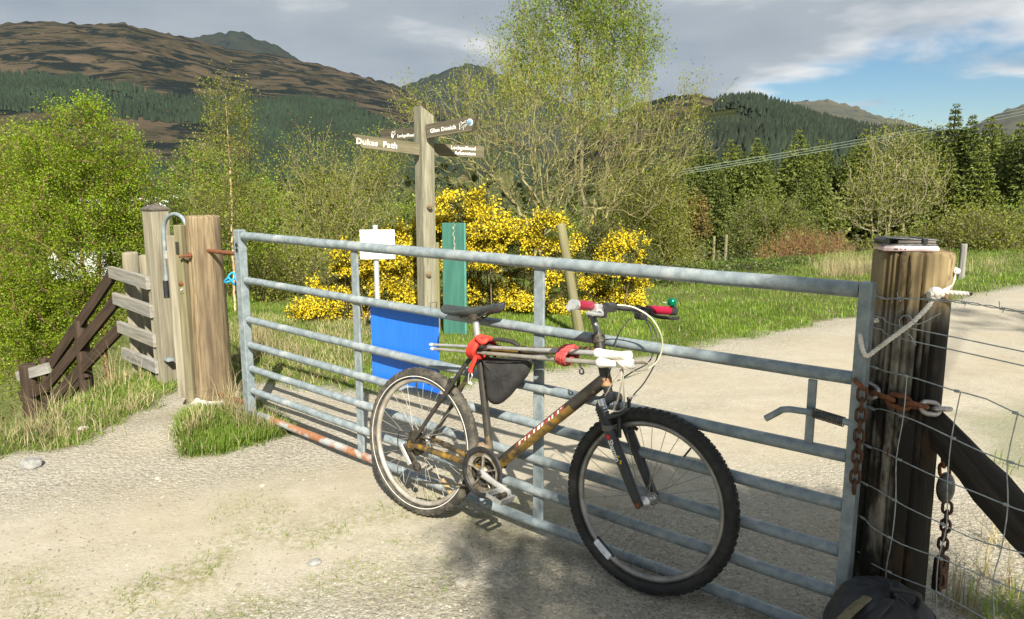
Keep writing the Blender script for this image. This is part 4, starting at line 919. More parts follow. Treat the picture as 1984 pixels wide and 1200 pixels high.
def drivetrain():
    Y = lambda y: Matrix.Translation((bb.x, y, bb.z)) @ Matrix.Rotation(math.pi / 2, 4, 'X')
    bpart(MB().cyl(bb + Vector((0, -.04, 0)), bb + Vector((0, .04, 0)), .021, 16), 'bottom_bracket', drive_black)
    g = bpart(MB().add(*ring(bb.x, bb.z, .094, [(-.010, -.066), (.010, -.066), (.012, -.063), (.010, -.060), (-.010, -.060)], 48)), 'chain_guard', black_plastic)
    # toothed ring with five arms and round windows
    sp = MB().add(*ring(bb.x, bb.z, .078, [(-.014, -.057), (.010, -.057), (.010, -.053), (-.014, -.053)], 48), smooth=False)
    for k in range(5):
        a = 2 * math.pi * k / 5 + .35; c, s_ = math.cos(a), math.sin(a); sp.tube([bb + Vector((.014 * c, -.056, .014 * s_)), bb + Vector((.045 * c, -.057, .045 * s_)), bb + Vector((.070 * c, -.056, .070 * s_))], [.013, .008, .012], 8, flat=.4, up=(0, 1, 0))
    sp.lathe([(0, .064), (.022, .064), (.024, .052)], Matrix.Translation((bb.x, 0, bb.z)) @ Matrix.Rotation(math.pi / 2, 4, 'X'), 18)
    bpart(sp, 'chainring', mat('grimy_chainring', (.16, .13, .09), (.46, .43, .37), 26, 4, .45, .5, lo=.40, hi=.62), g)
    for r, y in ((.062, -.046), (.045, -.038)): bpart(MB().add(*ring(bb.x, bb.z, r, [(-.006, y), (.006, y), (.006, y + .003), (-.006, y + .003)], 40), smooth=False), 'inner_ring', drive_black, g)
    for s, a in ((-1, math.radians(-14)), (1, math.radians(166))):
        e = bb + Vector((.168 * math.cos(a), s * .088, .168 * math.sin(a))); st = bb + Vector((0, s * .070, 0))
        ar = bpart(T([st, st.lerp(e, .5) + Vector((0, s * .004, 0)), e], [.017, .0125, .0135], 12, flat=.62, up=(0, 0, 1)), 'crank_arm', mat('satin_alloy_crank', (.44, .43, .41), (.62, .61, .59), 16, 3, .35, .5) if s < 0 else drive_black)
        bpart(MB().lathe([(0, .004), (.012, .003), (.013, 0)], Matrix.Translation(st + Vector((0, s * .012, 0))) @ Matrix.Rotation(-s * math.pi / 2, 4, 'X'), 14), 'dust_cap', black_plastic, ar)
        p = e + Vector((0, s * .058, 0)); tilt = Matrix.Rotation(math.radians(12), 4, 'Y'); M = Matrix.Translation(p) @ tilt
        pd_ = bpart(MB().cyl(e, e + Vector((0, s * .104, 0)), .0085, 12), 'pedal', alloy if s < 0 else drive_black)
        for sx in (-1, 1):
            cage = MB(); cage.box(M @ Matrix.Translation((sx * .036, 0, 0)), (.004, .086, .022), .001)
            for q in range(7): cage.box(M @ Matrix.Translation((sx * .036, -.036 + q * .012, .013)), (.003, .005, .005))
            bpart(cage, 'pedal_cage', alloy if s < 0 else drive_black, pd_)
        for q in (-1, 1): bpart(MB().box(M @ Matrix.Translation((0, q * .041, 0)), (.072, .006, .016), .002), 'pedal_side', alloy if s < 0 else drive_black, pd_)
        bpart(MB().box(M @ Matrix.Translation((0, 0, 0)), (.018, .07, .018), .003), 'pedal_body', drive_black, pd_)
    # chain: upper run, lower run, jockey cage
    ch = MB(); y = -.047
    up = [Vector((.0, y + .004, RW + .036)), Vector((bb.x, y, bb.z + .062))]; lo = [Vector((bb.x, y, bb.z - .062)), Vector((.03, y + .004, .165))]
    for a, b in (up, lo):
        n = int((b - a).length / .0127); d = (b - a).normalized()
        for k in range(n): ch.box(frame(a.lerp(b, (k + .5) / n), d, (0, 1, 0)), (.006 if k % 2 else .0075, .008, .0125))
    tag(bpart(ch, 'chain', drive_black), kind='stuff')
    a0 = Vector((0.0, -.058, RW - .02)); p1, p2 = BP(786, 868, -.055), BP(800, 903, -.055); p1 = Vector((p1.x, -.05, p1.z)); p2 = Vector((p2.x + .02, -.05, p2.z))
    cg = bpart(T([a0, p1.lerp(a0, .4), p1], [.013, .012, .014], 10, flat=.6), 'derailleur', drive_black)
    bpart(T([p1, p2], [.018, .019], 12, flat=.25, up=(1, 0, 0)), 'derailleur_cage', drive_black, cg)
    bpart(T([p1 + Vector((-.022, -.014, .01)), p2 + Vector((-.030, -.014, .006))], [.011, .013], 10, flat=.5), 'cage_plate', alloy, cg)
    for p in (p1, p2): bpart(MB().lathe([(0, .006), (.020, .005), (.020, -.005), (0, -.006)], Matrix.Translation(p) @ Matrix.Rotation(math.pi / 2, 4, 'X'), 12), 'jockey_wheel', drive_black, cg)
    q = [BP(808, 860, -.07), BP(790, 845, -.075), BP(778, 836, -.075), BP(771, 846, -.07), BP(772, 870, -.06), BP(778, 885, -.055)]; bpart(T(catmull(q, 5), .0024, 6), 'gear_cable', black_plastic)
    q = [BP(780, 905, -.06), BP(783, 935, -.06)]; bpart(T(q, .0012, 5), 'cable_end', zinc)
    # front derailleur
    bpart(MB().box(Matrix.Translation((.385, -.035, .385)) @ Matrix.Rotation(.35, 4, 'Y'), (.05, .028, .028), .005), 'front_derailleur', mat('muddy_front_mech', (.14, .09, .055), (.30, .22, .15), 50, 4, .8), label='mud-caked front derailleur')
drivetrain()
def cockpit():
    ax = (ht - hb).normalized(); q = Vector((.845, 0, .972)); hs = bpart(T([ht, ht + ax * .030], .025, 16), 'headset', drive_black)
    bpart(T([ht + ax * .03, q], .0125, 14), 'quill', mat('scratched_quill', (.10, .10, .10), (.30, .30, .30), 24, 3, .3, .6)); bc = BP(1180, 596, 0); bc = Vector((bc.x, 0, bc.z))
    bpart(T([q + ax * -.012, q + ax * .010], .0185, 14), 'stem_clamp', fork_black); bpart(T([q, q.lerp(bc, .6), bc], [.0165, .015, .016], 12), 'stem', fork_black); bpart(T([bc + Vector((0, -.028, 0)), bc + Vector((0, .028, 0))], .019, 14), 'bar_clamp', fork_black)
    # the bar runs from the near grip through the gate's gap to the far grip
    n0 = BP(1110, 590, -.275); f0 = BP(1306, 603, .275); 
    sw = Vector((0, 1, 0))
    near = Vector((n0.x, n0.y, n0.z)); farp = Vector((f0.x, f0.y, f0.z))
    hbv = bpart(T(catmull([near, near.lerp(bc, .55), bc + Vector((0, -.04, 0)), bc + Vector((0, .04, 0)), farp.lerp(bc, .55), farp], 6), .0112, 12), 'handlebar', fork_black)
    dn = (bc - near).normalized(); df = (bc - farp).normalized()
    bpart(T([near + dn * .022, near + dn * .03, near + dn * .135, near + dn * .143], [.0155, .0170, .0165, .0145], 16), 'grip', red_grip, hbv); bpart(T([farp + df * .02, farp + df * .028, farp + df * .125, farp + df * .132], [.0155, .0170, .0165, .0145], 16), 'grip', red_grip, hbv)
    # stubby bar-end tube at the near end, plug at the far end
    be = bpart(T([near + dn * -.004, near + dn * .022], .0175, 16), 'bar_end', alloy, hbv); fw = Vector((.75, -.05, .66)); 
    e0 = near + dn * .006 + Vector((-.020, -.004, -.016)); bpart(T([e0, near + dn * .010 + Vector((.012, 0, .008))], [.0135, .0135], 14, cap=False), 'bar_end_stub', alloy, hbv)
    bpart(T([e0 + Vector((.001, 0, .001)), e0 + Vector((.006, 0, .004))], .0115, 12), 'bar_end_hollow', drive_black, hbv)
    bpart(T([farp - df * .004, farp + df * .022], .0180, 16), 'end_plug', black_plastic, hbv)
    # levers
    for p, d, s, m in ((near, dn, -1, alloy), (farp, df, 1, black_plastic)):
        c = p + d * .150; lv = bpart(MB().box(frame(c + Vector((.012, 0, -.006)), d, (1, 0, 0)), (.034, .030, .042), .005), 'brake_lever', alloy if s < 0 else black_plastic, hbv)
        bpart(T(catmull([c + Vector((.030, 0, -.012)), c + Vector((.052, s * .02, -.024)), p + d * .07 + Vector((.052, 0, -.026)), p + d * .025 + Vector((.042, 0, -.024))], 4), [.0065] * 13, 8, flat=.6), 'lever_blade', alloy if s < 0 else black_plastic, lv)
        bpart(MB().box(frame(p + d * .175 + Vector((.016, 0, -.020)), d, (1, 0, 0)), (.046, .038, .034), .008), 'gear_shifter', black_plastic, lv)
    bl = bpart(MB().lathe([(0, .030), (.010, .030), (.0165, .026), (.0175, .018), (.0175, .004), (.015, .002), (0, .002)], Matrix.Translation(farp + df * .012 + Vector((0, 0, .018))), 20), 'bell', bell_green)
    bpart(MB().cyl(farp + df * .012, farp + df * .012 + Vector((0, 0, .022)), .006, 10), 'bell_post', black_plastic, bl); bpart(T([farp + df * .012 + Vector((-.016, 0, .028)), farp + df * .012 + Vector((-.038, 0, .030))], .002, 6), 'bell_striker', zinc, bl)
    def cable(pts, r, m, offs):
        P = [BP(x, y, o) for (x, y), o in zip(pts, offs)]; bpart(T(catmull(P, 6), r, 7), 'cable', m)
    pale = mat('cream_cable_housing', (.62, .62, .42), None, rough=.4)
    cable([(1196, 591), (1228, 596), (1262, 617), (1281, 650), (1282, 680), (1268, 706), (1240, 722), (1205, 735), (1188, 740)], .0026, pale, [-.14, -.12, -.10, -.08, -.06, -.05, -.05, -.045, -.04])
    cable([(1218, 600), (1246, 615), (1262, 645), (1265, 685), (1252, 706), (1230, 718), (1208, 732)], .0025, black_plastic, [.08, .06, .04, .02, .0, -.02, -.03])
    cable([(1230, 607), (1262, 628), (1276, 668), (1270, 702), (1248, 742), (1226, 768), (1214, 796)], .0025, black_plastic, [.12, .10, .08, .06, .05, .04, .03])
    cable([(1220, 618), (1203, 640), (1192, 668), (1187, 700), (1178, 730)], .0025, black_plastic, [.06, .02, -.02, -.04, -.04])
cockpit()

# ------------------------------------------------------------------ things carried on the bicycle
def carried():
    # triangular frame bag
    tl, tr, tip = BP(936, 693, -.005), BP(1034, 692, -.005), BP(962, 783, -.005); c = (tl + tr + tip) / 3
    pts2 = []
    cor = [(tl, .012), (tr, .014), (tip, .03)]
    poly = [BP(938, 700, 0), BP(940, 692, 0), BP(985, 693, 0), BP(1028, 693, 0), BP(1034, 698, 0), BP(1022, 728, 0), BP(1000, 754, 0), BP(984, 772, 0), BP(968, 783, 0), BP(955, 781, 0), BP(947, 770, 0), BP(944, 745, 0)]
    V = []; F = []; K = 7; n = len(poly); rng = random.Random(3)
    P2 = [Vector((p.x, 0, p.z)) for p in poly]; cen = sum(P2, Vector()) / n
    dense = catmull(P2, 4, True); n = len(dense)
    for s in (-1, 1):
        for k in range(K):
            f = 1 - k / K
            for i, p in enumerate(dense):
                q = cen.lerp(p, f); y = s * (.028 * (1 - f ** 3) ** .6 + .006) + rng.uniform(-.0022, .0022) * (1 if f < 1 else 0); V.append((q.x, y - .004, q.z + rng.uniform(-.001, .001)))
        V.append((cen.x, s * .036 - .004, cen.z))
    H = K * n + 1
    for si in (0, 1):
        o = si * H
        for k in range(K - 1):
            for i in range(n):
                f = (o + k * n + i, o + k * n + (i + 1) % n, o + (k + 1) * n + (i + 1) % n, o + (k + 1) * n + i); F.append(f if si else f[::-1])
        for i in range(n): f = (o + (K - 1) * n + i, o + (K - 1) * n + (i + 1) % n, o + K * n); F.append(f if si else f[::-1])
    for i in range(n): F.append((i, (i + 1) % n, H + (i + 1) % n, H + i))
    t = thing('frame_bag', BM @ tip, 'black triangular nylon bag hung inside the bicycle frame', 'bag'); MB().add(V, F).build('pouch', cloth_black, t, BM)
    z = [BP(942, 700, -.036), BP(985, 701, -.041), BP(1026, 701, -.036)]; MB().tube(z, .0022, 6).build('zip', black_plastic, t, BM)
    for x in (.36, .56): MB().add(*ring(0, 0, .0, [(0, 0)] * 3, 3)) if False else None
    for p in (BP(952, 690, 0), BP(1014, 688, 0)):
        P = [(p.x, .026 * math.cos(a), p.z + .008 + .026 * math.sin(a)) for a in np.linspace(0, 2 * math.pi, 14)[:-1]]; MB().tube(P, .009, 8, closed=True, flat=.3).build('strap', cloth_black, t, BM)
    # two walking poles laid along the top tube
    pole_m = mat('grey_anodised_pole', (.32, .32, .31), (.42, .42, .41), 30, 2, .4, .3); pole_b = mat('bronze_anodised_pole', (.28, .26, .22), (.36, .34, .30), 30, 2, .4, .3); cork = mat('white_foam_handle', (.76, .74, .68), (.84, .83, .78), 26, 3, .7)
    for nm, a, b, m, off, e, lab in (('walking_pole', (836, 668), (1152, 684), pole_m, -.052, (1221, 690), 'upper grey walking pole with white handle strapped along the bicycle'), ('walking_pole', (838, 676), (1156, 703), pole_b, -.062, (1226, 706), 'lower bronze walking pole with white handle strapped along the bicycle')):
        A = BP(*a, off + .02); C = BP(*b, off); E = BP(*e, off); t = thing(nm, BM @ A, lab, 'walking pole', 'walking poles on the bicycle')
        MB().tube([A, A.lerp(C, .34), A.lerp(C, .345), A.lerp(C, .68), A.lerp(C, .685), C], [.0062, .0066, .0080, .0080, .0095, .0095], 12).build('shaft', m, t, BM)
        MB().tube([A + (A - C).normalized() * .012, A, A + (C - A).normalized() * .010], [.003, .0075, .0065], 10).build('tip', cork, t, BM)
        d = (E - C); MB().tube([C, C + d * .04, C + d * .12, C + d * .3, C + d * .55, C + d * .75, C + d * .86, E, E + d * .03], [.010, .0165, .0185, .0150, .0142, .0135, .017, .0185, .012], 16).build('handle', cork, t, BM)
        up = Vector((0, 0, 1)); S0 = C + d * .62
        loop = [S0 + Vector((0, -.012, .012)), C + d * .80 + Vector((.0, -.024, -.004)), C + d * 1.0 + Vector((.015, -.022, -.020)), C + d * 1.28 + Vector((.02, -.01, -.012)), C + d * 1.30 + Vector((.01, .0, .008)), C + d * 1.05 + Vector((0, 0, .006))] if 'lower' in lab else [S0 + Vector((0, -.010, .016)), C + d * .52 + Vector((.0, -.016, -.008)), C + d * .62 + Vector((.0, -.02, -.016)), C + d * .78 + Vector((0, -.02, -.014))]
        MB().tube(catmull(loop, 5), .0075, 8, flat=.22, up=(0, 1, 0)).build('wrist_strap', mat('beige_webbing', (.36, .31, .24), (.46, .41, .33), 60, 2, .8), t, BM)
        if 'lower' in lab:
            hang = [BP(1206, 712, -.07), BP(1203, 745, -.075), BP(1196, 778, -.075), BP(1189, 794, -.07), BP(1199, 797, -.07), BP(1209, 788, -.07), BP(1208, 750, -.07), BP(1207, 715, -.068)]; MB().tube(catmull(hang, 5), .0062, 8, flat=.25, up=(0, 1, 0)).build('hanging_strap', mat('pale_webbing', (.46, .41, .33), (.58, .53, .45), 60, 2, .8), t, BM)
            MB().tube(catmull([BP(1203, 716, -.07), BP(1185, 745, -.06), BP(1172, 768, -.05), BP(1163, 772, -.04)], 5), .004, 7, flat=.35, up=(0, 1, 0)).build('strap_tail', mat('pale_webbing_tail', (.50, .44, .35), None, rough=.8), t, BM)
    # wraps: red scarf by the seat tube, tartan band further forward
    def wrap(cx0, cy0, coils, m, name, label, cat, rx, rz, tilt, thick):
        c = BP(cx0, cy0, -.03); t = thing(name, BM @ (c - Vector((0, 0, rz))), label, cat); rng = random.Random(cx0)
        for k in range(coils):
            o = (k - (coils - 1) / 2) * .011; P = []
            for a in np.linspace(0, 2 * math.pi, 22)[:-1]: P.append(c + Vector((o + tilt * math.sin(a) + rng.uniform(-.0012, .0012), rx * math.cos(a) * (1 + .06 * k), rz * math.sin(a) * (1 + .05 * ((k * 7) % 3)))))
            MB().tube(P, thick * rng.uniform(.9, 1.15), 9, closed=True).build('coil', m, t, BM)
        return t, c
    t, c = wrap(931, 674, 4, red_cloth, 'red_scarf', 'bright red cloth strap wound round the poles and seat tube', 'strap', .052, .040, .018, .0105)
    P = [BP(922, 690, -.085), BP(917, 704, -.09), BP(912, 716, -.088), BP(911, 722, -.086)]; MB().tube(catmull(P, 4), [.011] * 9 + [.012, .013, .012, .009], 10, flat=.5).build('tail', red_cloth, t, BM)
    P = [BP(911, 721, -.086), BP(915, 728, -.088), BP(911, 738, -.088), BP(914, 746, -.088), BP(908, 742, -.088), BP(908, 728, -.088)]; MB().tube(catmull(P, 4, True), .0026, 6, closed=True).build('snap_hook', alloy, t, BM)
    P = [BP(935, 652, -.06), BP(925, 655, -.085), BP(935, 664, -.09), BP(944, 658, -.075)]; MB().tube(catmull(P, 4), .010, 9).build('knot', red_cloth, t, BM)
    tartan = mat('tartan_band', (.36, .03, .03), (.62, .10, .09), 20, 1, .8, 0, .4, None, (1, 1, 14), (.07, .03, .03), 24, (.56, .62))
    t, c = wrap(1099, 688, 4, tartan, 'tartan_band', 'red tartan band tied round the walking poles', 'strap', .042, .032, .010, .0085)
    P = [BP(1124, 704, -.06), BP(1125, 712, -.06), BP(1130, 717, -.06), BP(1130, 724, -.06), BP(1124, 724, -.06), BP(1123, 716, -.06)]; MB().tube(catmull(P, 4), .0032, 7).build('hook', black_plastic, t, BM)
    # spare inner tube bundled on the top tube
    c = BP(975, 672, .01); P = []
    for a in np.linspace(0, 4 * math.pi, 40)[:-1]: P.append(c + Vector((.075 * math.cos(a), .016 * math.sin(a * .5), .018 * math.sin(a) + .010)))
    tag(MB().tube(P, .0075, 8).build('inner_tube', cloth_black, None, BM), 'black inner tube coiled on top of the frame bag', 'inner tube')
carried()

# ------------------------------------------------------------------ right: strainer post, wires, chain, rope, things on it
def strainer():
    c = Vector((1.185, 2.17, 0)); base = on(c.x, c.y); h = 1.250
    t = thing('strainer_post', base, 'thick cracked wooden strainer post at the latch end of the gate', 'post')
    va = math.atan2(-c.y, -c.x)      # towards the camera
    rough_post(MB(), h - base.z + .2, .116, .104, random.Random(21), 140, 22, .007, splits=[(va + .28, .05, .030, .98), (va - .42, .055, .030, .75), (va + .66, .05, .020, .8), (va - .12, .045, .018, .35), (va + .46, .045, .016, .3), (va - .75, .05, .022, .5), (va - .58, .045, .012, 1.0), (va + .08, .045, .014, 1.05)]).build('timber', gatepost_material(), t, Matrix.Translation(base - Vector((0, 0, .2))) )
    return t, c, h
sp_root, SPC, SPH = strainer()
FD = Vector((.48, -.877, 0)).normalized()         # the stock fence runs on past the camera's right
FS = Vector((FD.y, -FD.x, 0)); FS = -FS if FS.dot(O - SPC) < 0 else FS
def around(z, r, a0, a1, n=16, dz=0): return [Vector((SPC.x + r * math.cos(a), SPC.y + r * math.sin(a), z + dz * k / n)) for k, a in enumerate(np.linspace(a0, a1, n + 1))]
VA = math.atan2(-SPC.y, -SPC.x)
def stock_fence():
    t = thing('wire_fence', on(SPC.x + .25, SPC.y - .3), 'stock netting and barbed wire running from the strainer post', 'fence')
    rng = random.Random(9); zs = [.90, .775, .655, .535, .425]; L_ = 2.4; q0 = SPC + FS * .1115
    # netting: line wires wrapped round the post, stays every 15 cm with knots
    wires = {}
    for k, z in enumerate(zs + [.31, .20, .09]):
        P = around(z + .006, .113, VA + math.pi * .95 - 2 * math.pi * .0 + 0, VA + .15, 18) if k < 5 else []
        P = [p for p in P]; 
        run = []
        for s in np.linspace(.02, L_, 26):
            w = .012 * math.sin(s * 9 + k) + .006 * rng.uniform(-1, 1); run.append(q0 + FD * s + FS * (.006 * math.sin(s * 5 + k * 2)) + Vector((0, 0, z + w - .02 * math.sin(min(1, s) * math.pi))))
        P = around(z + .004, .1125, VA - 2.6, VA - .62, 20)
        wires[k] = run; MB().tube(catmull(P + run, 2), .0019, 6).build('line_wire', wire_mat, t)
        # tied-off tail wrapped back on the wire
        if k < 5:
            P2 = []
            for i in range(26):
                a = i * 1.4; b = around(z + .004, .1135, VA - .80, VA - .64, 26)[i]; P2.append(b + Vector((0, 0, .004 * math.cos(a))) + (O - b).normalized() * .003 * math.sin(a))
            MB().tube(P2, .0014, 5).build('tie_coil', wire_mat, t)
    for s in np.arange(.06, L_, .15):
        i = min(25, int(s / L_ * 25)); P = []
        for k in range(8):
            p = wires[k][i].lerp(wires[k][min(25, i + 1)], s / L_ * 25 - i); P.append(p); MB().tube([p - FD * .006, p + FD * .006], .0042, 7).build('knot', wire_mat, t)
        MB().tube(catmull([p + FD * (.010 * math.sin(j * 2.1 + s * 7)) for j, p in enumerate(P)], 3), .0017, 6).build('stay_wire', wire_mat, t)
    # two plain wires higher up
    for z, a in ((1.055, .06), (1.02, .02)):
        P = around(z, .1085, VA - 2.6, VA - .62, 18); P += [q0 + FD * s + Vector((0, 0, z - .012 - .03 * s)) for s in np.linspace(.02, L_, 14)]; MB().tube(catmull(P, 2), .0018, 6).build('line_wire', wire_mat, t)
    # barbed wire: two twisted strands with barbs
    z = 1.125; axis = around(z, .1085, VA - 2.6, VA - .62, 22, -.012) + [q0 + FD * s + Vector((0, 0, z - .010 + .012 * math.sin(s * 8) + .03 * s)) for s in np.linspace(.03, L_, 26)]
    ax = catmull(axis, 8)
    for ph in (0, math.pi):
        P = [p + Vector((0, 0, .0026)) * math.cos(i * .9 + ph) + FS * .0026 * math.sin(i * .9 + ph) for i, p in enumerate(ax)]; MB().tube(P, .0013, 5).build('barbed_strand', wire_mat, t)
    d = 0; last = ax[0]
    for i in range(1, len(ax) - 1):
        d += (ax[i] - ax[i - 1]).length
        if d > .085:
            d = 0; tv = (ax[i + 1] - ax[i]).normalized(); mb = MB()
            coil = [ax[i] + tv * (j * .0011 - .005) + Vector((0, 0, .0042)) * math.cos(j * 1.2) + FS * .0042 * math.sin(j * 1.2) for j in range(11)]
            mb.tube([coil[0] + Vector((0, 0, .014)) + FS * .006] + coil + [coil[-1] + Vector((0, 0, -.013)) + FS * .008], .0011, 5); mb.build('barb', wire_mat, t)
    P = [q0 + FD * .10 + Vector((0, 0, 1.055)), q0 + FD * .07 + Vector((0, 0, 1.075)), q0 + FD * .045 + Vector((0, 0, 1.06)), q0 + FD * .055 + Vector((0, 0, 1.03)), q0 + FD * .08 + Vector((0, 0, 1.02)), q0 + FD * .10 + Vector((0, 0, .995))]; MB().tube(catmull([P[0] + FD * .06 + Vector((0, 0, .04))] + P, 5), .0017, 6).build('loose_wire', wire_mat, t)
    # staples
    for z, a in ((1.115, -.12), (1.05, -.05), (.66, -.2), (.78, .1)):
        p = around(z, .112, VA + a, VA + a, 1)[0]; MB().tube([p + Vector((0, 0, .012)), p + Vector((0, 0, .010)) + (O - p).normalized() * .006, p - Vector((0, 0, .010)) - (p - O).normalized() * .006, p - Vector((0, 0, .012))], .0026, 6).build('staple', rust, t)
stock_fence()
def strut():
    a = SPC + FD * .07 + Vector((0, 0, .72)) ; 
    A = pd(1800, 812, SPC.y - .07); Bq = pd(1990, 1030, SPC.y - .07 - .26); d = (Bq - A).normalized(); E = A + d * ((A.z + .12) / -d.z)
    t = thing('brace_strut', on(E.x, E.y), 'black timber strut bracing the strainer post', 'strut'); rng = random.Random(5); M = frame(A - d * .02, d, Vector((0, 0, 1))); L_ = (E - A).length; V = []; n = 18; K = 22
    for k in range(K + 1):
        f = k / K; r = .045 + .016 * math.sin(f * 9) * .3 + .004 * rng.uniform(-1, 1) + (.012 * sstep(.05, .2, f))
        for i in range(n):
            a_ = 2 * math.pi * i / n; q = r * (1 + .16 * math.sin(2 * a_ + 2 * f) + .08 * math.sin(5 * a_ + f * 7)) + rng.uniform(-.002, .002); V.append((q * math.cos(a_) * 1.0, q * math.sin(a_) * .65, f * L_))
    MB().add(V, [(k * n + i, k * n + (i + 1) % n, (k + 1) * n + (i + 1) % n, (k + 1) * n + i) for k in range(K) for i in range(n)]).add(V[:n], [tuple(range(n))[::-1]]).build('timber', black_wood, t, M)
strut()
def chain_links(P, name, label, m, size=(.036, .022), r=.0046, odd=None, group=None):
    """chain along a polyline, each link its own piece, turned by 90 degrees from the last"""
    D = [0]; P = [Vector(p) for p in P]
    for i in range(1, len(P)): D.append(D[-1] + (P[i] - P[i - 1]).length)
    def at(s):
        for i in range(1, len(P)):
            if s <= D[i]: return P[i - 1].lerp(P[i], (s - D[i - 1]) / max(1e-9, D[i] - D[i - 1])), (P[i] - P[i - 1]).normalized()
        return P[-1], (P[-1] - P[-2]).normalized()
    t = thing(name, P[-1], label, 'chain'); step = size[0] - 2 * r - .001; k = 0; s = step / 2; rng = random.Random(len(P))
    while s < D[-1]:
        c, d = at(s); ref = (O - c).normalized(); M = frame(c, d, ref if k % 2 else d.cross(ref)) @ Matrix.Rotation(rng.uniform(-.3, .3), 4, 'Z'); hx, hz = size[1] / 2, size[0] / 2 - size[1] / 2
        L_ = [(hx * math.cos(a), 0, hz + hx * math.sin(a)) for a in np.linspace(0, math.pi, 7)] + [(hx * math.cos(a), 0, -hz + hx * math.sin(a)) for a in np.linspace(math.pi, 2 * math.pi, 7)]
        MB().tube([M @ Vector(p) for p in L_], r, 7, closed=True).build('link', m if not (odd and k in odd) else odd[k], t); s += step; k += 1
    return t
def hardware():
    sil = mat('worn_bright_steel_link', (.34, .30, .28), (.52, .50, .49), 40, 3, .4, .5)
    # heavy chain belted round post and stile
    belt = around(.845, .121, VA - math.pi * .42, VA + 1.15, 22, -.050)
    chain_links([G(GLEN + .018, .872, .04)] + belt[1:], 'belt_chain', 'heavy rusty chain belted round the strainer post', rust, (.060, .034), .0075, {4: sil, 8: sil, 9: sil, 11: sil})
    chain_links([G(GLEN + .028, .86, .040), G(GLEN + .028, .70, .038), G(GLEN + .026, .56, .038)], 'hanging_chain', 'rusty chain end hanging down the gate stile', mat('old_chain_rust', (.045, .022, .012), (.12, .055, .028), 60, 4, .8, .2, .5), (.042, .024), .0048)
    e = around(.80, .128, VA + .80, VA + .80, 1)[0]; e = SPC + FD * .09 + Vector((0, 0, .80)) - FS * .035; e = pd(1826, 870, SPC.y - .06)
    dark_chain = mat('dark_iron_chain', (.05, .03, .022), (.14, .075, .05), 50, 3, .6, .4)
    chain_links([pd(1828, 862, e.y), pd(1830, 915, e.y)], 'short_chain', 'short rusty chain holding the iron shackle behind the post', rust, (.044, .026), .0055)
    chain_links([pd(1836, 975, e.y), pd(1832, 1020, e.y), pd(1826, 1062, e.y), pd(1822, 1100, e.y), pd(1820, 1150, e.y)], 'loose_chain', 'loose dark chain dangling from the iron shackle', dark_chain, (.040, .024), .0048)
    c = pd(1832, 945, e.y); M = frame(c, (-.55, -.8, .1), (0, 0, 1)); sh = MB().lathe([(0, .022), (.030, .020), (.040, .010), (.040, -.010), (.030, -.020), (0, -.022)], M @ Matrix.Diagonal((1.15, .62, 1, 1)), 22)
    tag(sh.build('iron_shackle', mat('dull_iron', (.10, .10, .095), (.20, .195, .18), 30, 3, .5, .4)), 'dull iron padlock body hanging from the rusty chain', 'padlock')
    c = pd(1822, 1110, e.y + .02); tag(MB().box(frame(c, (0, 0, 1), (1, .3, 0)), (.05, .022, .11), .008).build('iron_weight', dark_chain), 'dark iron block at the lower end of the loose chain', 'weight')
hardware()
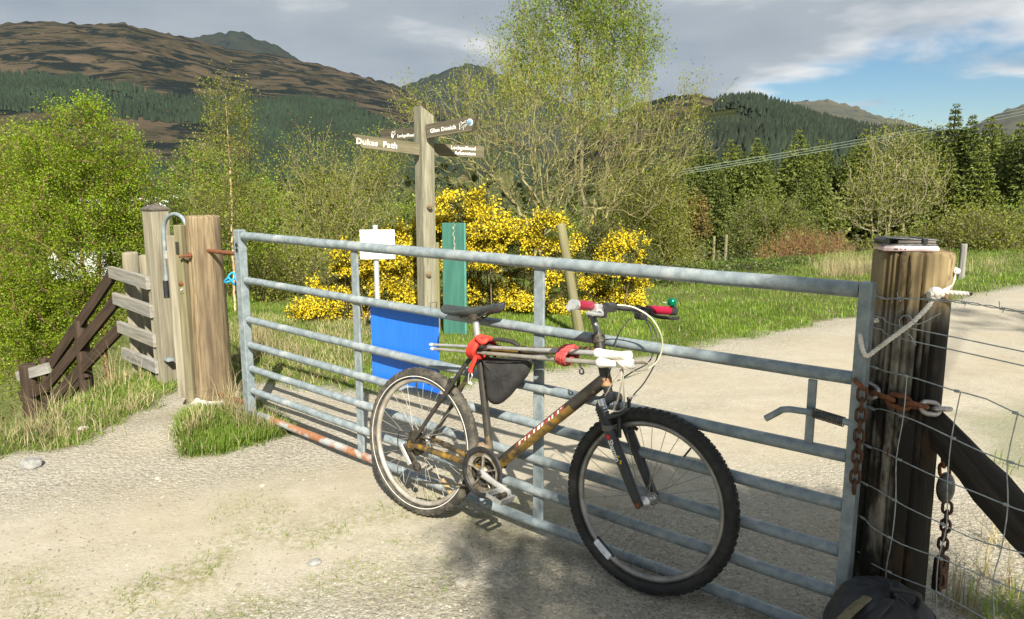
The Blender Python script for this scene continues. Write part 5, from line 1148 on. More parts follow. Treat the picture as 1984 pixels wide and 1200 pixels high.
def rope():
    kn = pd(1813, 570, SPC.y - .118); t = thing('rope_loop', kn, 'white three-strand rope looped round the post and gate stile', 'rope')
    st = G(GLEN + .015, .985, .05)
    path = [pd(1846, 520, SPC.y + .02), pd(1847, 540, SPC.y - .04), pd(1836, 560, SPC.y - .09), kn]
    back = around(SPH - .055, .114, VA + 1.25 + math.pi * .75, VA + 1.25, 12)
    seg1 = catmull(back[4:] + path, 4); seg2 = catmull([kn, pd(1800, 592, SPC.y - .126), pd(1768, 625, SPC.y - .124), pd(1732, 652, SPC.y - .115), pd(1700, 676, SPC.y - .098), pd(1680, 690, G(GLEN, 0).y - .045), pd(1671, 676, G(GLEN, 0).y - .04), pd(1667, 650, G(GLEN, 0).y - .02), G(GLEN - .012, 1.03, -.035), G(GLEN + .03, 1.05, -.05)], 6); seg3 = catmull([kn, pd(1830, 567, SPC.y - .125), pd(1855, 568, SPC.y - .13), pd(1878, 570, SPC.y - .13)], 5)
    def laid(P, name):
        D = [0.0]
        for i in range(1, len(P)): D.append(D[-1] + (P[i] - P[i - 1]).length)
        n = max(8, int(D[-1] / .0030)); Q = []
        for k in range(n + 1):
            s = D[-1] * k / n; i = max(1, min(len(P) - 1, int(np.searchsorted(D, s)))); Q.append(P[i - 1].lerp(P[i], (s - D[i - 1]) / max(1e-9, D[i] - D[i - 1])))
        for ph in range(3):
            X = []
            for k, p in enumerate(Q):
                tv = (Q[min(n, k + 1)] - Q[max(0, k - 1)]).normalized(); u = tv.orthogonal().normalized() if k == 0 else (u - tv * u.dot(tv)).normalized(); v = tv.cross(u); a = 2 * math.pi * (k * .0030 / .034) + ph * 2.094; X.append(p + (u * math.cos(a) + v * math.sin(a)) * .0033)
            MB().tube(X, .0037, 6).build(name, rope_white, t)
    laid(seg1, 'strand'); laid(seg2, 'strand'); laid(seg3, 'strand')
    for r, tilt, off in ((.015, .3, 0), (.013, 1.2, .006), (.012, 2.2, -.005)):
        M = frame(kn + (O - kn).normalized() * .006 + Vector((off, 0, off)), Vector((math.cos(tilt), -.5, math.sin(tilt)))); P = [M @ Vector((r * math.cos(a), r * math.sin(a), .002 * math.sin(2 * a))) for a in np.linspace(0, 2 * math.pi, 15)[:-1]]; MB().tube(P, .0064, 9, closed=True).build('knot_turn', rope_white, t)
    e = pd(1879, 570, SPC.y - .13); MB().tube([e - Vector((.004, 0, 0)), e + Vector((.006, 0, 0))], [.0075, .004], 8).build('burnt_end', black_plastic, t)
    for dx, dz in ((-.022, .014), (-.026, .002)): MB().tube([kn + (O - kn).normalized() * .012, kn + Vector((dx, -.012, dz))], [.008, .009], 8).build('frayed_end', rope_white, t)
rope()
def on_post():
    z = SPH + .001; xd = Vector((.985, -.17, 0)).normalized()
    pink = mat('pink_phone_case', (.72, .50, .52), (.80, .62, .62), 6, 1, .35); wht = mat('white_phone_edge', (.80, .78, .78), None, rough=.25); glass = mat('dark_phone_glass', (.01, .012, .016), None, rough=.08)
    c = pd(1757, 481, SPC.y - .03); M = frame(Vector((c.x, c.y, z + .0075)), (0, 0, 1), xd); yd = M.to_3x3() @ Vector((0, 1, 0))
    t = thing('phone', Vector((c.x, c.y, z)), 'pink cased phone lying on top of the strainer post', 'phone')
    mb = MB(); V = []; w, l, h, r = .150, .078, .0135, .006
    MB().box(Matrix(), (w, l, h), .0045).build('case', pink, t, M); M2 = M.copy(); M2.translation = M @ Vector((0, 0, .0077)); MB().box(Matrix(), (w - .008, l - .008, .0022), .0008).build('screen', wht, t, M2)
    for x, ww in ((-.03, .011), (-.005, .004), (-.018, .0018), (-.0135, .0018)): 
        Mp = M.copy(); Mp.translation = M @ Vector((x - .012, -l / 2 - .0002, 0)); MB().box(Matrix(), (ww, .0012, .0042), .0004).build('port', black_plastic, t, Mp)
    # black folio wallet lying on the phone
    c2 = pd(1752, 466, SPC.y - .02); M = frame(Vector((c2.x, c2.y, z + .0165)), (0, 0, 1), Vector((.99, -.12, 0))); leather = mat('black_leather', (.018, .017, .017), (.05, .047, .045), 24, 3, .35, 0, .3); inner = mat('brown_wallet_lining', (.10, .085, .075), (.17, .15, .135), 20, 3, .6)
    t = thing('wallet', M.translation, 'black folded leather wallet lying on the pink phone', 'wallet')
    MB().box(M @ Matrix.Translation((0, 0, .003)), (.150, .082, .004), .0015).build('back_flap', leather, t); MB().box(M @ Matrix.Translation((.010, .003, .018)) @ Matrix.Rotation(.035, 4, 'Y'), (.140, .078, .004), .0015).build('front_flap', leather, t)
    MB().tube([M @ Vector((-.062, -.036, .0105)), M @ Vector((-.062, .036, .0105))], .0095, 12).build('fold', leather, t); MB().box(M @ Matrix.Translation((.022, 0, .010)), (.104, .070, .009), .002).build('pages', inner, t)
    MB().box(M @ Matrix.Translation((.038, -.0, .0115)) @ Matrix.Rotation(.1, 4, 'Z'), (.015, .0835, .0205), .002).build('elastic_band', black_plastic, t)
on_post()
def backpack():
    c = on(1.085, 1.87); cloth = mat('black_rucksack_nylon', (.010, .011, .013), (.028, .030, .034), 10, 4, .6, 0, .9, 9); t = thing('backpack', c, 'black crumpled rucksack slumped at the foot of the strainer post', 'backpack')
    n, K = 40, 26; V = []; rs = np.random.RandomState(3)
    for k in range(K + 1):
        f = k / K; th = f * math.pi * .5
        for i in range(n):
            a = 2 * math.pi * i / n; rx, ry, hz = .205, .155, .325
            e = 2.6; ca, sa = math.cos(a), math.sin(a); q = (abs(ca) ** e + abs(sa) ** e) ** (-1 / e); rr = math.cos(th) ** .45; hh = math.sin(th) ** .8
            x = rx * q * ca * rr; y = ry * q * sa * rr; z = hz * hh * (1 - .30 * (x / rx + .3) ** 2)
            w = .020 * (fbm(np.array(x * 9 + 5), np.array(y * 9 + z * 7), 1.3, 3, 4).item() - .5) * 2 + .012 * abs(math.sin(7 * a + 9 * f))
            V.append((x * (1 + w * 2) - .03 * f, y * (1 + w * 2) + .05 * f, max(0, z) + w * .8 - .012))
    M = frame(c, (0, 0, 1), (.93, -.36, 0))
    MB().add(V, [(k * n + i, k * n + (i + 1) % n, (k + 1) * n + (i + 1) % n, (k + 1) * n + i) for k in range(K) for i in range(n)]).build('body', cloth, t, M)
    P = [M @ Vector(v) for v in ((-.16, -.10, .03), (-.20, -.12, .15), (-.17, -.10, .26), (-.10, -.02, .31))]; MB().tube(catmull(P, 5), .022, 10, flat=.3, up=(0, -1, 0)).build('shoulder_strap', mat('olive_webbing', (.10, .09, .045), (.17, .15, .085), 60, 2, .8), t)
    P = [M @ Vector(v) for v in ((-.12, -.14, .02), (-.15, -.16, .14), (-.12, -.13, .26), (-.05, -.03, .318))]; MB().tube(catmull(P, 5), .026, 10, flat=.35, up=(0, -1, 0)).build('shoulder_strap', cloth, t)
    P = [M @ Vector(v) for v in ((-.02, .02, .30), (-.035, .0, .335), (.0, -.01, .345), (.03, .0, .33), (.03, .02, .29))]; MB().tube(catmull(P, 5), .008, 8).build('haul_loop', cloth, t)
backpack()

# ------------------------------------------------------------------ vegetation kit
def mst(start, parents, targets, bf=.35, up=.0):
    """grow branches: join every target to the nearest point of the growing tree, favouring short paths to the root"""
    P = [np.array(p, float) for p in start]; par = list(parents); plen = [0.0] * len(P)
    for i in range(1, len(P)): plen[i] = plen[par[i]] + np.linalg.norm(P[i] - P[par[i]]) if par[i] >= 0 else 0
    T_ = np.array(targets, float); n = len(T_); best = np.full(n, 1e9); arg = np.zeros(n, int); alive = np.ones(n, bool)
    def relax(i):
        d = T_ - P[i]; c = np.sqrt((d ** 2).sum(1)) + bf * plen[i] + up * np.maximum(0, -d[:, 2]); m = c < best; best[m] = c[m]; arg[m] = i
    for i in range(len(P)): relax(i)
    for _ in range(n):
        j = int(np.argmin(np.where(alive, best, 1e9))); alive[j] = False; a = arg[j]; P.append(T_[j]); par.append(a); plen.append(plen[a] + np.linalg.norm(T_[j] - P[a])); relax(len(P) - 1)
    return np.array(P), np.array(par)
def radii(par, r_tip, e=2.2, rmax=9):
    n = len(par); s = np.zeros(n); child = np.zeros(n, int)
    for i in range(n - 1, -1, -1):
        if s[i] == 0: s[i] = r_tip ** e
        if par[i] >= 0: s[par[i]] += s[i]
    return np.minimum(s ** (1 / e), rmax)
def prisms(A, B_, ra, rb, n=4):
    A = np.asarray(A, float); B_ = np.asarray(B_, float); d = B_ - A; L = np.linalg.norm(d, axis=1, keepdims=True); d = d / np.maximum(L, 1e-9)
    ref = np.where(np.abs(d[:, 2:3]) < .9, [[0, 0, 1.]], [[1., 0, 0]]); u = np.cross(d, ref); u /= np.linalg.norm(u, axis=1, keepdims=True); v = np.cross(d, u); k = np.arange(n) * 2 * np.pi / n
    off = u[:, None] * np.cos(k)[None, :, None] + v[:, None] * np.sin(k)[None, :, None]
    V = np.concatenate([A[:, None] + off * np.asarray(ra)[:, None, None], B_[:, None] + off * np.asarray(rb)[:, None, None]], 1); m = len(A)
    b = np.arange(m)[:, None] * 2 * n; i = np.arange(n)[None]
    F = np.stack([b + i, b + (i + 1) % n, b + n + (i + 1) % n, b + n + i], -1).reshape(-1, 4); return V.reshape(-1, 3), F
def leaves(P, size, rs, aspect=.7, droop=0.0, fold=.25, sun=.0, axis=None):
    """diamond leaves: 4 corners, slightly folded along the midrib"""
    n = len(P); ax = rs.randn(n, 3) if axis is None else axis + .5 * rs.randn(n, 3); ax[:, 2] -= droop; ax /= np.linalg.norm(ax, axis=1, keepdims=True)
    sd = np.cross(ax, rs.randn(n, 3)); sd /= np.maximum(np.linalg.norm(sd, axis=1, keepdims=True), 1e-6); nr = np.cross(ax, sd)
    s = (size * rs.uniform(.65, 1.35, n))[:, None]; w = s * aspect * .5
    V = np.stack([P, P + ax * s * .5 + sd * w + nr * s * fold * .3, P + ax * s, P + ax * s * .5 - sd * w + nr * s * fold * .3], 1).reshape(-1, 3)
    return V, np.arange(n * 4).reshape(n, 4)
def join(parts):
    V = []; F = []; o = 0
    for v, f in parts: V.append(v); F.append(f + o); o += len(v)
    return np.concatenate(V), np.concatenate(F)
def ell_pts(ells, n, rs, shell=.45):
    """points in a union of ellipsoids given as (px, py, Y, rx_px, ry_px[, depth_scale])"""
    vol = np.array([e[3] * e[4] for e in ells], float); vol /= vol.sum(); out = []
    for e, k in zip(ells, rs.multinomial(n, vol)):
        c = pd(e[0], e[1], e[2]); m = e[2] / FPX; d = rs.randn(k, 3); d /= np.linalg.norm(d, axis=1, keepdims=True); r = rs.rand(k, 1) ** shell
        dep = e[5] if len(e) > 5 else 1.0
        out.append(np.array(c) + d * r * np.array([e[3] * m, e[3] * m * dep, e[4] * m]))
    return np.concatenate(out)
def place_mesh(name, V, F, material, parent, smooth=False, kind=None, label=None):
    o = link(name, mesh_np(name, V - np.array(WM[parent.name].translation), F, material, smooth), parent, WM[parent.name].copy()); return tag(o, label, kind=kind)
def tree(name, label, cat, roots, ells, n, bark, leaf, seed, r_tip=.0035, bf=.35, up=.3, twig=(2, .12), nl=0, lsize=.03, spread=.10, jitter=.25, droop=0, twig_up=.4, group=None, maxr=.2, aspect=.7, shell=.45, trunkpts=None, cull=None, thick=.012, twigm=None, low=1):
    """roots: list of polylines (base first); crown targets in ells; twigs and leaves at the ends"""
    rs = np.random.RandomState(seed); base = Vector(roots[0][0]); t = thing(name, base, label, cat, group); start = []; par = []
    for rt in roots:
        pts = [Vector(p) for p in rt]
        pts = catmull(pts, 5) if len(pts) > 2 else [pts[0].lerp(pts[1], k / 4) for k in range(5)]
        for i, p in enumerate(pts): start.append(p); par.append(-1 if i == 0 else len(start) - 2)
    T_ = ell_pts(ells, n, rs, shell)
    if cull is not None: T_ = T_[cull(T_)]
    P, pr = mst(start, par, T_, bf, up); R = radii(pr, r_tip)
    R = np.minimum(R, maxr); k = np.where(pr >= 0)[0]
    A, B_ = P[pr[k]], P[k]; mid = (A + B_) / 2 + rs.randn(len(k), 3) * np.linalg.norm(B_ - A, axis=1, keepdims=True) * jitter * .25
    rb = R[k]; ra = np.minimum(R[pr[k]], rb * 1.35 + .001); rm = (ra + rb) / 2; big = (rb > thick) | (k < len(start))
    own = np.zeros(len(P), int); nr = 0
    for i in range(len(P)):
        if pr[i] < 0: own[i] = nr; nr += 1
        else: own[i] = own[pr[i]]
    stems = []
    for q in range(nr):
        s_ = big & (own[k] == q)
        if s_.any(): stems.append([prisms(A[s_], mid[s_], ra[s_], rm[s_], 8), prisms(mid[s_], B_[s_], rm[s_], rb[s_], 8)])
    parts = [prisms(A[~big], mid[~big], ra[~big], rm[~big], 3), prisms(mid[~big], B_[~big], rm[~big], rb[~big], 3)]
    ends = P[len(start):]; pe = P[pr[len(start):]]; tw_n, tw_l = twig; tips = []
    if tw_n:
        d0 = ends - pe; d0 /= np.maximum(np.linalg.norm(d0, axis=1, keepdims=True), 1e-6)
        for q in range(tw_n):
            d = d0 * .8 + rs.randn(len(ends), 3) * .7; d[:, 2] += twig_up; d /= np.linalg.norm(d, axis=1, keepdims=True); l = tw_l * rs.uniform(.5, 1.4, (len(ends), 1)); m2 = ends + d * l * .5; e2 = m2 + (d + rs.randn(len(ends), 3) * .25 + [0, 0, twig_up * .3 - droop * .5]) * l * .5
            parts.append(prisms(ends, m2, np.full(len(ends), r_tip), np.full(len(ends), r_tip * .8), 3)) if False else None
            parts += [prisms(ends, m2, np.full(len(ends), r_tip * .9), np.full(len(ends), r_tip * .75), 3), prisms(m2, e2, np.full(len(ends), r_tip * .75), np.full(len(ends), r_tip * .45), 3)]; tips.append(m2); tips.append(e2)
    [place_mesh('trunk', *join(st_), bark, t, True) for st_ in stems]; place_mesh('branches', *join(parts), twigm or bark, t, True)
    if nl:
        src = np.concatenate(tips) if tips else ends
        if low < 1: zz = src[:, 2]; pw = low + (1 - low) * sstep(np.percentile(zz, 35), np.percentile(zz, 85), zz); src = src[rs.rand(len(src)) < pw]
        c = src[rs.randint(0, len(src), nl)] + rs.randn(nl, 3) * spread
        V, F = leaves(c, lsize, rs, aspect, droop); place_mesh('leaves', V, F, leaf, t, kind='stuff')
    return t, P
birch_bark = mat('orange_birch_bark', (.10, .055, .028), (.26, .15, .08), 20, 4, .8, c3=(.42, .33, .23), s3=3, t3=(.62, .7))
pale_bark = mat('pale_lichened_bark', (.15, .135, .05), (.31, .28, .13), 16, 4, .85)
grey_bark = mat('grey_brown_bark', (.10, .085, .05), (.20, .17, .10), 16, 4, .85)
dark_bark = mat('dark_bark', (.035, .026, .016), (.085, .065, .04), 16, 4, .9)
leaf_bright = leaf_mat('bright_spring_leaves', (.16, .24, .010), (.29, .39, .028), .45, .45, 1.6)
leaf_fresh = leaf_mat('fresh_birch_leaves', (.16, .24, .022), (.29, .38, .055), .45, .5)
leaf_olive = leaf_mat('olive_young_leaves', (.13, .165, .018), (.25, .28, .038), .4, .55, c3=(.28, .24, .05))
leaf_bud = leaf_mat('bronze_buds', (.20, .22, .018), (.31, .36, .04), .45, .6, c3=(.20, .36, .03))
leaf_dark = leaf_mat('dark_bramble_leaves', (.025, .045, .012), (.075, .115, .022), .25, .45, c3=(.16, .19, .04))
leaf_red = leaf_mat('russet_twig_leaves', (.14, .095, .028), (.22, .155, .045), .3, .6, c3=(.17, .19, .04))
leaf_willow = leaf_mat('grey_green_willow_leaves', (.10, .13, .020), (.19, .225, .040), .35, .6)
def base(px, Y, dx=0.0): p = pd(px, 600, Y); return on(p.x + dx, Y, -.05)

# -- left side
b1, b2, b3 = base(160, 11.2), base(196, 11.4), base(120, 11.6)
tree('birch_tree', 'dense bright green multi-stemmed birch below the path fence', 'tree',
     [[b1, pd(165, 560, 11.3), pd(150, 420, 11.4), pd(140, 300, 11.4)], [b2, pd(193, 520, 11.4), pd(205, 400, 11.4), pd(220, 300, 11.5)], [b3, pd(100, 560, 11.6), pd(70, 430, 11.6)]],
     [(150, 335, 11.4, 120, 118), (60, 365, 11.6, 110, 115), (225, 380, 11.5, 82, 140), (130, 470, 11.4, 150, 140), (90, 610, 11.2, 120, 110), (245, 470, 11.6, 62, 90), (70, 700, 11.0, 110, 70), (190, 610, 11.3, 80, 90), (20, 600, 11.2, 90, 120), (175, 226, 11.4, 30, 36)], 1650, birch_bark, leaf_bright, 1, .0035, .3, .4, (3, .18), 135000, .029, .055, maxr=.045)
tree('birch_tree', 'green birch cut off by the picture edge, behind the bright birch', 'tree', [[base(-40, 14), pd(-40, 420, 14), pd(-30, 300, 14)]], [(-10, 380, 14, 90, 150), (-30, 520, 14, 90, 150)], 420, birch_bark, leaf_olive, 2, .004, .3, .4, (2, .16), 15000, .036, .09, maxr=.05)
b = base(456, 8.3)
tree('slender_birch', 'slender birch with a straight orange trunk and bare twiggy top behind the gate', 'tree',
     [[b, pd(454, 560, 8.3), pd(450, 430, 8.3), pd(445, 320, 8.3), pd(440, 240, 8.3), pd(437, 185, 8.3)]],
     [(446, 235, 8.3, 46, 74), (442, 320, 8.3, 60, 55), (440, 420, 8.3, 85, 75)], 300, mat('slender_birch_bark', (.42, .26, .12), (.58, .44, .28), 24, 4, .7, c3=(.20, .12, .06), s3=9, t3=(.58, .66)), leaf_olive, 3, .0015, .45, .5, (3, .15), 9500, .021, .05, twig_up=1.2, maxr=.027, thick=.02, twigm=grey_bark)
tree('young_birch', 'yellow-green young birch filling the gap behind the slender birch', 'tree', [[base(400, 13), pd(400, 520, 13), pd(395, 380, 13)], [base(470, 13.3), pd(480, 520, 13.3), pd(490, 400, 13.3)]], [(400, 400, 13, 85, 105), (490, 440, 13.2, 85, 110), (420, 540, 13, 130, 90), (540, 520, 13, 80, 90)], 900, birch_bark, leaf_fresh, 4, .004, .3, .4, (2, .18), 46000, .034, .065, maxr=.05)
tree('bare_shrub', 'pale bare-branched shrub with yellow buds left of the finger post', 'shrub', [[base(600, 11.5), pd(605, 560, 11.5), pd(610, 480, 11.5)], [base(650, 11.6), pd(655, 560, 11.6), pd(668, 470, 11.6)], [base(580, 11.4), pd(570, 520, 11.4)]], [(610, 400, 11.5, 75, 130), (690, 420, 11.6, 90, 130), (640, 520, 11.5, 110, 100), (740, 330, 11.7, 45, 60)], 800, pale_bark, leaf_bud, 5, .0032, .5, .7, (2, .26), 17000, .026, .10, twig_up=.9, maxr=.035)
tree('hazel_thicket', 'low leafy thicket at the left of the gorse', 'shrub', [[base(500, 9.4), pd(505, 610, 9.4), pd(510, 560, 9.4)], [base(560, 9.8), pd(565, 600, 9.8), pd(560, 540, 9.8)]], [(500, 570, 9.4, 70, 70), (570, 560, 9.8, 90, 80), (640, 560, 10.2, 80, 70)], 600, grey_bark, leaf_olive, 6, .003, .4, .4, (3, .16), 20000, .028, .08, maxr=.03)
# -- middle
b = base(1040, 10.8)
tree('budding_tree', 'wide many-branched tree just coming into bud above the gorse', 'tree',
     [[b, pd(1036, 480, 10.8), pd(1040, 410, 10.8), pd(1000, 300, 10.8)], [b + Vector((.06, .05, 0)), pd(1050, 440, 10.8), pd(1085, 370, 10.8), pd(1150, 330, 10.7)], [b + Vector((-.05, .05, 0)), pd(1025, 440, 10.9), pd(960, 350, 11), pd(900, 300, 11)]],
     [(1040, 290, 10.8, 190, 160), (930, 260, 10.8, 120, 130), (1180, 330, 10.7, 150, 120), (1270, 260, 10.5, 85, 85), (1345, 215, 10.4, 55, 50), (830, 250, 10.9, 65, 80), (1130, 190, 10.9, 120, 110), (990, 150, 10.9, 110, 80), (790, 200, 10.9, 24, 40), (1330, 290, 10.5, 60, 40)], 1150, pale_bark, leaf_bud, 7, .0030, .6, .5, (2, .24), 15000, .025, .05, twig_up=.8, maxr=.085, jitter=.6, low=.22)
b = base(1140, 17)
tree('tall_birch', 'tall birch with drooping pale green foliage rising behind the budding tree', 'tree', [[b, pd(1130, 420, 17), pd(1125, 250, 17), pd(1120, 80, 17), pd(1125, -60, 17)], [b + Vector((.2, 0, 0)), pd(1180, 250, 17), pd(1190, 80, 17)]],
     [(1110, 40, 17, 120, 120), (1190, 60, 17, 75, 110), (1030, 60, 17, 60, 75), (1150, -60, 17, 90, 80), (1235, 90, 17, 40, 70), (1040, 150, 17, 75, 60), (1170, 180, 17, 90, 70)], 800, grey_bark, leaf_fresh, 8, .004, .4, .4, (3, .32), 38000, .042, .075, droop=1.2, twig_up=-.8, maxr=.09)
tree('leafy_shrub', 'yellow-green leafy shrub right of the budding tree', 'shrub', [[base(1240, 12.2), pd(1240, 520, 12.2), pd(1230, 450, 12.2)], [base(1300, 12.4), pd(1300, 520, 12.4), pd(1295, 470, 12.4)]], [(1230, 440, 12.2, 90, 110), (1290, 420, 12.4, 55, 110), (1300, 510, 12.4, 60, 50)], 700, pale_bark, leaf_olive, 9, .0036, .4, .4, (3, .18), 22000, .032, .09, maxr=.04)
tree('hazel_bush', 'olive leafy bush behind the gorse under the budding tree', 'bush', [[base(940, 13.5), pd(945, 480, 13.5), pd(950, 430, 13.5)], [base(1080, 13.8), pd(1085, 480, 13.8), pd(1090, 430, 13.8)], [base(850, 13.6), pd(850, 470, 13.6)]], [(940, 470, 13.5, 110, 60), (1080, 470, 13.8, 110, 60), (850, 450, 13.6, 80, 60), (780, 460, 13.6, 70, 60)], 600, grey_bark, leaf_fresh, 19, .0035, .4, .4, (2, .2), 22000, .036, .12, maxr=.04)
# -- right
tree('willow_bush', 'rounded grey-green willow bush before the conifers', 'bush', [[base(1500, 24), pd(1500, 480, 24), pd(1500, 430, 24)]], [(1495, 458, 24, 80, 66), (1540, 505, 23, 80, 34)], 420, grey_bark, leaf_willow, 10, .006, .4, .5, (4, .35), 26000, .055, .13, twig_up=1.0, maxr=.05)
tree('russet_shrub', 'low russet shrub beside the willow bush', 'shrub', [[base(1575, 19), pd(1575, 500, 19)]], [(1570, 495, 19, 75, 38), (1500, 515, 18.5, 45, 22)], 380, mat('russet_twigs', (.18, .085, .04), (.30, .16, .08), 20, 3, .8), leaf_red, 11, .004, .3, .5, (4, .30), 6500, .035, .08, twig_up=.8, maxr=.03)
tree('ash_tree', 'open pale-limbed tree with young leaves before the conifers', 'tree', [[base(1722, 22), pd(1720, 470, 22), pd(1728, 400, 22), pd(1738, 310, 22)], [base(1690, 22), pd(1690, 440, 22), pd(1670, 400, 22)], [base(1710, 22.2), pd(1750, 430, 22.2), pd(1775, 380, 22.2)]], [(1735, 350, 22, 88, 80), (1690, 400, 22, 70, 60), (1785, 390, 22, 45, 50), (1735, 285, 22, 50, 35)], 430, mat('pale_ash_bark', (.22, .20, .11), (.40, .36, .22), 16, 4, .85), leaf_olive, 12, .0055, .45, .6, (2, .40), 9000, .05, .13, twig_up=.6, maxr=.07)
tree('gorse_green_bush', 'broad yellow-green bush by the far post', 'bush', [[base(1870, 17), pd(1870, 510, 17), pd(1860, 460, 17)], [base(1790, 18), pd(1790, 500, 18)]], [(1890, 478, 17, 78, 62), (1800, 495, 18, 75, 38), (1730, 508, 19, 80, 24)], 760, grey_bark, leaf_olive, 13, .005, .35, .5, (4, .30), 30000, .042, .11, twig_up=.9, maxr=.04)
tree('edge_bush', 'bright green bush at the picture edge under the conifers', 'bush', [[base(1990, 21), pd(1990, 480, 21)]], [(1985, 470, 21, 50, 75), (2050, 440, 21, 60, 90)], 300, grey_bark, leaf_fresh, 14, .006, .35, .5, (3, .30), 9000, .055, .12, maxr=.05)
tree('bramble_thicket', 'dark green bramble thicket along the verge right of the gorse', 'thicket', [[base(1300, 11.4), pd(1300, 560, 11.4)], [base(1430, 12.3), pd(1430, 545, 12.3)]], [(1270, 555, 11.0, 70, 26), (1350, 545, 11.6, 90, 24), (1450, 532, 12.6, 80, 20), (1230, 520, 11.2, 40, 40), (1540, 522, 13.6, 70, 14)], 620, dark_bark, leaf_dark, 15, .003, .25, .2, (3, .16), 17000, .034, .06, maxr=.02)
tree('little_larch', 'small orange-brown larch among the dark conifers', 'tree', [[base(1352, 34), pd(1352, 440, 34), pd(1350, 398, 34)]], [(1352, 440, 34, 18, 30), (1350, 405, 34, 9, 20)], 160, dark_bark, leaf_red, 16, .012, .3, .3, (3, .35), 3600, .10, .10, maxr=.06)

# -- conifers standing across the field, one mesh per variety shared by its copies
def conifer_mesh(seed, H=10.0, Wd=2.3, n=3400, ragged=.35):
    rs = np.random.RandomState(seed); z = 1 - rs.rand(n) ** .62; lay = np.floor(z * 26) / 26 + .02 * rs.rand(n); a = rs.rand(n) * 2 * np.pi
    lobes = 1 + .25 * np.sin(a * 5 + lay * 60) + .12 * np.sin(a * 9 + lay * 90)
    r = Wd * (1 - lay) ** 1.05 * (.30 + .70 * rs.rand(n) ** .45) * lobes * (1 + ragged * (rs.rand(n) - .5)) + .05
    P = np.stack([r * np.cos(a), r * np.sin(a), H * (.04 + .96 * lay) - .22 * r], -1); out = np.stack([np.cos(a), np.sin(a), -.35 + .2 * rs.randn(n)], -1)
    V, F = leaves(P, np.full(n, .38) * (1.15 - .75 * lay), rs, .38, .15, .3, axis=out); return V, F
fir_leaf = [leaf_mat('spruce_needles', (.056, .084, .016), (.14, .178, .03), .1, .6), leaf_mat('mid_spruce_needles', (.075, .104, .016), (.18, .215, .036), .1, .6), leaf_mat('narrow_spruce_needles', (.055, .080, .015), (.13, .16, .028), .12, .6)]  # one needle colour per variety; the narrow spruce is the darkest
ORD = 'first second third fourth fifth sixth seventh eighth ninth tenth eleventh twelfth thirteenth fourteenth fifteenth sixteenth seventeenth eighteenth nineteenth twentieth twenty-first twenty-second twenty-third twenty-fourth twenty-fifth twenty-sixth twenty-seventh twenty-eighth twenty-ninth thirtieth thirty-first thirty-second thirty-third thirty-fourth thirty-fifth thirty-sixth thirty-seventh thirty-eighth thirty-ninth fortieth forty-first forty-second forty-third forty-fourth forty-fifth forty-sixth forty-seventh forty-eighth'.split()
def conifers():
    me = []
    for k, (w, rg) in enumerate(((2.1, .3), (2.6, .4), (1.7, .5))):
        V, F = conifer_mesh(40 + k, 10, w, 13000 if k < 2 else 10000, rg); me.append(mesh_np('conifer_foliage', V, F, fir_leaf[k % 3]))
    tm = MB().tube([(0, 0, -.6), (0, 0, 5), (0, 0, 9.6)], [.16, .10, .02], 7).mesh('conifer_trunk', dark_bark)
    spec = [(1335, 290, 84, 0), (1357, 278, 74, 2), (1385, 300, 66, 0), (1417, 274, 72, 1), (1442, 300, 80, 0), (1468, 272, 70, 1), (1497, 315, 82, 2), (1522, 296, 78, 0), (1550, 255, 71, 1), (1583, 290, 66, 1), (1606, 278, 76, 0), (1632, 305, 82, 2), (1652, 285, 76, 0), (1677, 254, 72, 1), (1700, 290, 80, 0), (1722, 282, 78, 1), (1757, 262, 74, 0), (1790, 252, 64, 0), (1822, 246, 60, 2), (1854, 202, 56, 2), (1886, 226, 55, 0), (1922, 230, 52, 1), (1951, 268, 50, 0), (1980, 240, 48, 1), (2015, 225, 46, 0), (1840, 290, 50, 1), (1906, 285, 47, 1), (1400, 330, 60, 2), (1490, 340, 60, 1), (1570, 330, 58, 0), (1440, 370, 48, 2), (1345, 300, 92, 1), (1375, 288, 95, 0), (1432, 286, 96, 1), (1484, 288, 95, 0), (1535, 284, 96, 1), (1565, 280, 94, 0), (1592, 276, 96, 1), (1660, 276, 96, 0), (1690, 274, 95, 1), (1740, 270, 92, 1), (1775, 266, 90, 0), (1806, 262, 86, 1), (1870, 250, 80, 0), (1938, 246, 74, 1), (1965, 262, 70, 0)]
    spec.sort(); rng = random.Random(3); kinds = {0: 'dark spruce', 1: 'broad green fir', 2: 'narrow pointed spruce'}
    for i, (x, y, Y, k) in enumerate(spec):
        top = pd(x, y - 9, Y); b_ = on(top.x, Y, -.1); h = top.z - b_.z; sc = h / 10; o = bpy.data.objects.new('conifer', None); COL.objects.link(o); o.location = b_; o.scale = (sc * rng.uniform(.95, 1.2), sc * rng.uniform(.95, 1.2), sc); o.rotation_euler = (0, 0, rng.uniform(0, 6.28))
        nb = 'rightmost of the conifers' if i == len(spec) - 1 else 'leftmost of the conifers' if i == 0 else f'{ORD[i]} conifer from the left along the tree line'
        tag(o, f'{kinds[k]}, {nb}' if i not in (0, len(spec) - 1) else f'{kinds[k]}, {nb} lining the field', 'conifer', 'conifers lining the far side of the field')
        for nm, m_ in (('foliage', me[k]), ('trunk', tm)):
            c = bpy.data.objects.new(nm, m_); COL.objects.link(c); c.parent = o
            if nm == 'foliage': c['kind'] = 'stuff'
conifers()

